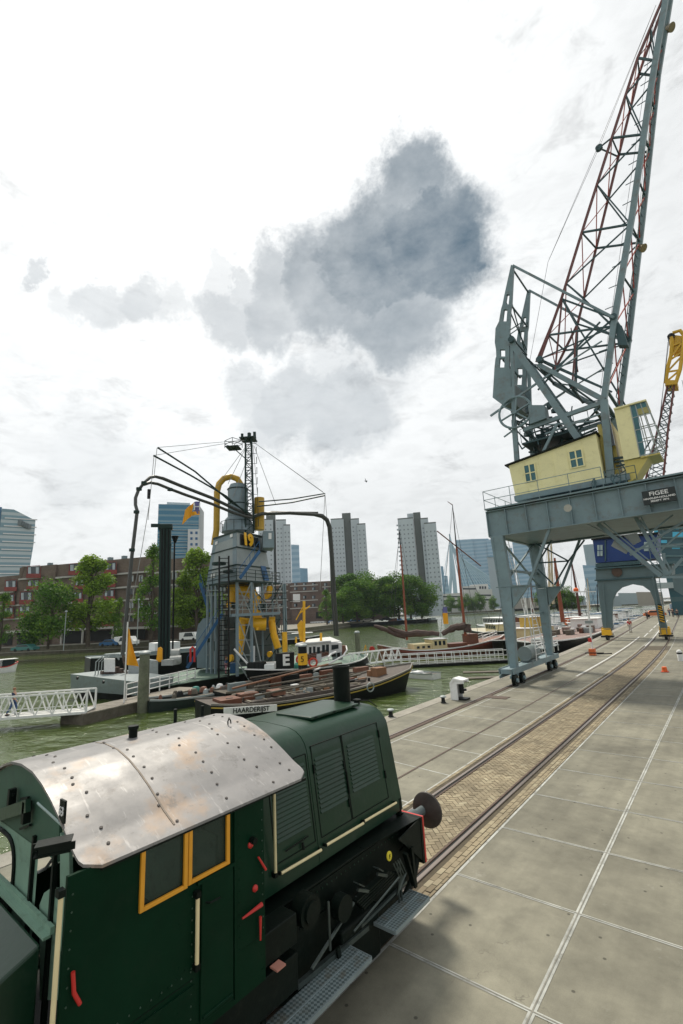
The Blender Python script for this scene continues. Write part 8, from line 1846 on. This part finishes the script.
rboat('barge', 'long pale decked barge far out behind the crane legs', (-42, 96), (-28, 78), 5, 1.5, BLACK, mat('deck_cream', (.4, .37, .27), .7), [(.5, .8, 1.6, 1.5, 3.0, CR)], rail=WHITE)
rboat('ferry', 'white passenger boat beyond the sailing barge bow', (-50, 118), (-34, 100), 5, 1.4, GREYB, ELL, [(.2, .8, 1.8, 1.4, 3.4, WHITE)], rail=WHITE)
def mast2(pts, D_, r_, lab, m_=MATS['mast_orange_brown'], extra=None):
    d = ray(*pts[0]); hd = V((d.x, d.y)).normalized()*D_; P_ = Plane(hd[:2]); t = thing('ship_mast', lab, 'mast', P_.Q(*pts[0])); MB().tube([P_.Q(*p) for p in pts], [r_, r_*.8, r_*.5][:len(pts)] if len(pts) > 1 else r_, 8).build('spar', m_, t)
    mb = MB()
    for dx in (-9, 7): mb.tube([P_.Q(*pts[-1]), P_.Q(pts[0][0]+dx, pts[0][1])], .03, 4)
    mb.build('shroud', CABLE, t); return P_
mast2([(563, 622), (558.5, 590), (554.5, 558)], 66, .28, 'thick orange-brown mast leaning behind the crane legs'); P_ = mast2([(580, 616), (576.5, 590), (571.5, 562)], 74, .2, 'thinner dark red mast right of the thick mast', mat('mast_dark_red', (.10, .035, .025), .5))
mast2([(549, 606), (549.5, 575), (548, 545)], 100, .3, 'pale slim mast seen through the portal', mat('mast_pale', (.45, .38, .25), .6)); mast2([(553.5, 604), (552, 575), (551, 540)], 110, .3, 'second pale slim mast seen through the portal', MATS['mast_pale'])
mast2([(507, 632), (506, 600), (505, 572)], 62, .1, 'thin dark mast right beside the near crane leg', BLACK)
mast2([(533, 628), (532, 600), (530, 576)], 70, .12, 'thin brown mast between the two crane columns', BROWN)
mast2([(590, 610), (588.5, 592), (587, 578)], 85, .1, 'short thin pale mast left of the far crane', MATS['mast_pale'])
mast2([(598, 612), (597.5, 596), (597, 584)], 90, .1, 'thin dark mast touching the far crane portal', BLACK)
p = Plane(V((ray(576, 590).x, ray(576, 590).y)).normalized()*73).Q(576, 590); tag(MB().lathe(p, [(.01, -.35), (.3, -.2), (.35, 0), (.3, .2), (.01, .35)], 12).build('mast_buoy', ORANGE, loc=p, smooth=True), 'orange ball hanging on the dark red mast', 'buoy')
# marina of small white boats beyond the arch
i = 0; lab_c = ['with grey canopy', 'with blue stripe', 'with bare deck', 'with tall flybridge', 'with brown cabin', 'with dark windows']
for row in range(2):
    for k in range(9):
        Y = 84+k*6.5; X = QX+shift(Y)-.9-row*10; L_ = 9.0+rnd.uniform(-.8, 1)
        bt_ = Boat('motor_boat', f'white motor boat {lab_c[i % 6]}, {["near row", "outer row"][row]}, berth {k+1} counted from the arch', 'boat', (X+.5, Y), (X-L_*.9, Y+1.5), -2, 'white motor boats moored beyond the arch').hull(3.0, 2.1, .5, .1, m=WHITE, deckm=WHITE, rail=[GREYB, BLUEP, WHITE][k % 3]); c_ = [WHITE, GREYB, WHITE, WHITE, BROWN, WHITE][i % 6]
        bt_.box('cabin', bt_.L*.3, bt_.L*.7, -1, 1, 2.1, 3.3, c_); bt_.wins(bt_.L*.32, bt_.L*.68, 3, -1.0, 2.6, 3.1, bt_.t); bt_.box('canopy', bt_.L*.15, bt_.L*.5, -1.05, 1.05, 3.9, 4.0, [GREYB, BLUEP, WHITE][i % 3]); 
        mb = MB(); railing(mb, [bt_.w(bt_.L*.1, -1.3, 2.1), bt_.w(bt_.L*.7, -1.2, 2.2), bt_.w(bt_.L*.97, 0, 2.6), bt_.w(bt_.L*.7, 1.2, 2.2)], .9, .035, 2, 1.2); mb.build('bow_railing', WHITE, bt_.t); i += 1
mb = MB()
for k in range(10): Y = 72+k*9.5; mb.bb(QX+shift(Y)-13, QX+shift(Y)-.2, Y-.4, Y+.4, -1.6, -1.3)
mb.bb(QX-16, QX-15, 70, 160, -1.6, -1.3); o = mb.build('marina_jetties', WOODM); tag(o, 'wooden finger jetties of the marina beyond the arch', 'jetty'); o.name = 'jetty'
# far town mass beyond the marina and green tree clump
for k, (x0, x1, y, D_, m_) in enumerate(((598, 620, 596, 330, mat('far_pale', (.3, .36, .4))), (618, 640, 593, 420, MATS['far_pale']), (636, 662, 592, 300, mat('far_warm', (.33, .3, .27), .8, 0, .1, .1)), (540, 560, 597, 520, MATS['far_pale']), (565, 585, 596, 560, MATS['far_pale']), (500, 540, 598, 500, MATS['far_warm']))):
    gtower(['low pale building seen left inside the arch', 'low pale building seen in the middle of the arch', 'low warm grey building seen right inside the arch', 'low pale building behind the pale masts', 'low pale building left of the grey-blue tower', 'low warm grey building between the crane legs'][k], 'distant_building', [(x0, x1, y, y, 0, 25, m_)], D_, ((x0+x1)/2, 600), m_, grp='low buildings on the far shore')
for k, (px, yt) in enumerate(((548, 588), (557, 585), (566, 587), (572, 591))): tree_at('round', px, 603, yt, 260, ['leftmost tree of the clump behind the masts', 'tallest tree of the clump behind the thick mast', 'third tree of the clump behind the masts', 'lowest tree of the clump, left of the dark red mast'][k], 'tree clump behind the masts', 1.5)
# bird
d = ray(366, 481)*60+EYE; t = thing('bird', 'small dark bird flying above the towers', 'bird', d); 
mb = MB(); mb.tube([d-rr*.2, d, d+rr*.22], [.03, .08, .02], 8); mb.add([d+V((0, 0, .03)), d+fw*.1, d-rr*.15+uu*.32+fw*.1, d-rr*.05+uu*.3], [(0, 1, 2, 3)]); mb.add([d, d+rr*.1, d+rr*.12-uu*.18, d-rr*.05-uu*.15], [(0, 1, 2, 3)]); mb.build('body', BLACK, t)
# haze
hz_ = MB(); hz_.bb(-1500, 500, -300, 1350, -7, 160); m = bpy.data.materials.new('haze_air'); m.use_nodes = True; n = m.node_tree.nodes; n.remove(n['Principled BSDF']); pv = n.new('ShaderNodeVolumePrincipled'); pv.inputs['Color'].default_value = (.74, .86, .97, 1); pv.inputs['Density'].default_value = .0001; pv.inputs['Anisotropy'].default_value = .3; m.node_tree.links.new(pv.outputs[0], n['Material Output'].inputs['Volume'])
HAZE = True
if HAZE: tag(hz_.build('haze', m), 'thin pale blue haze over the river', None, None, 'stuff')
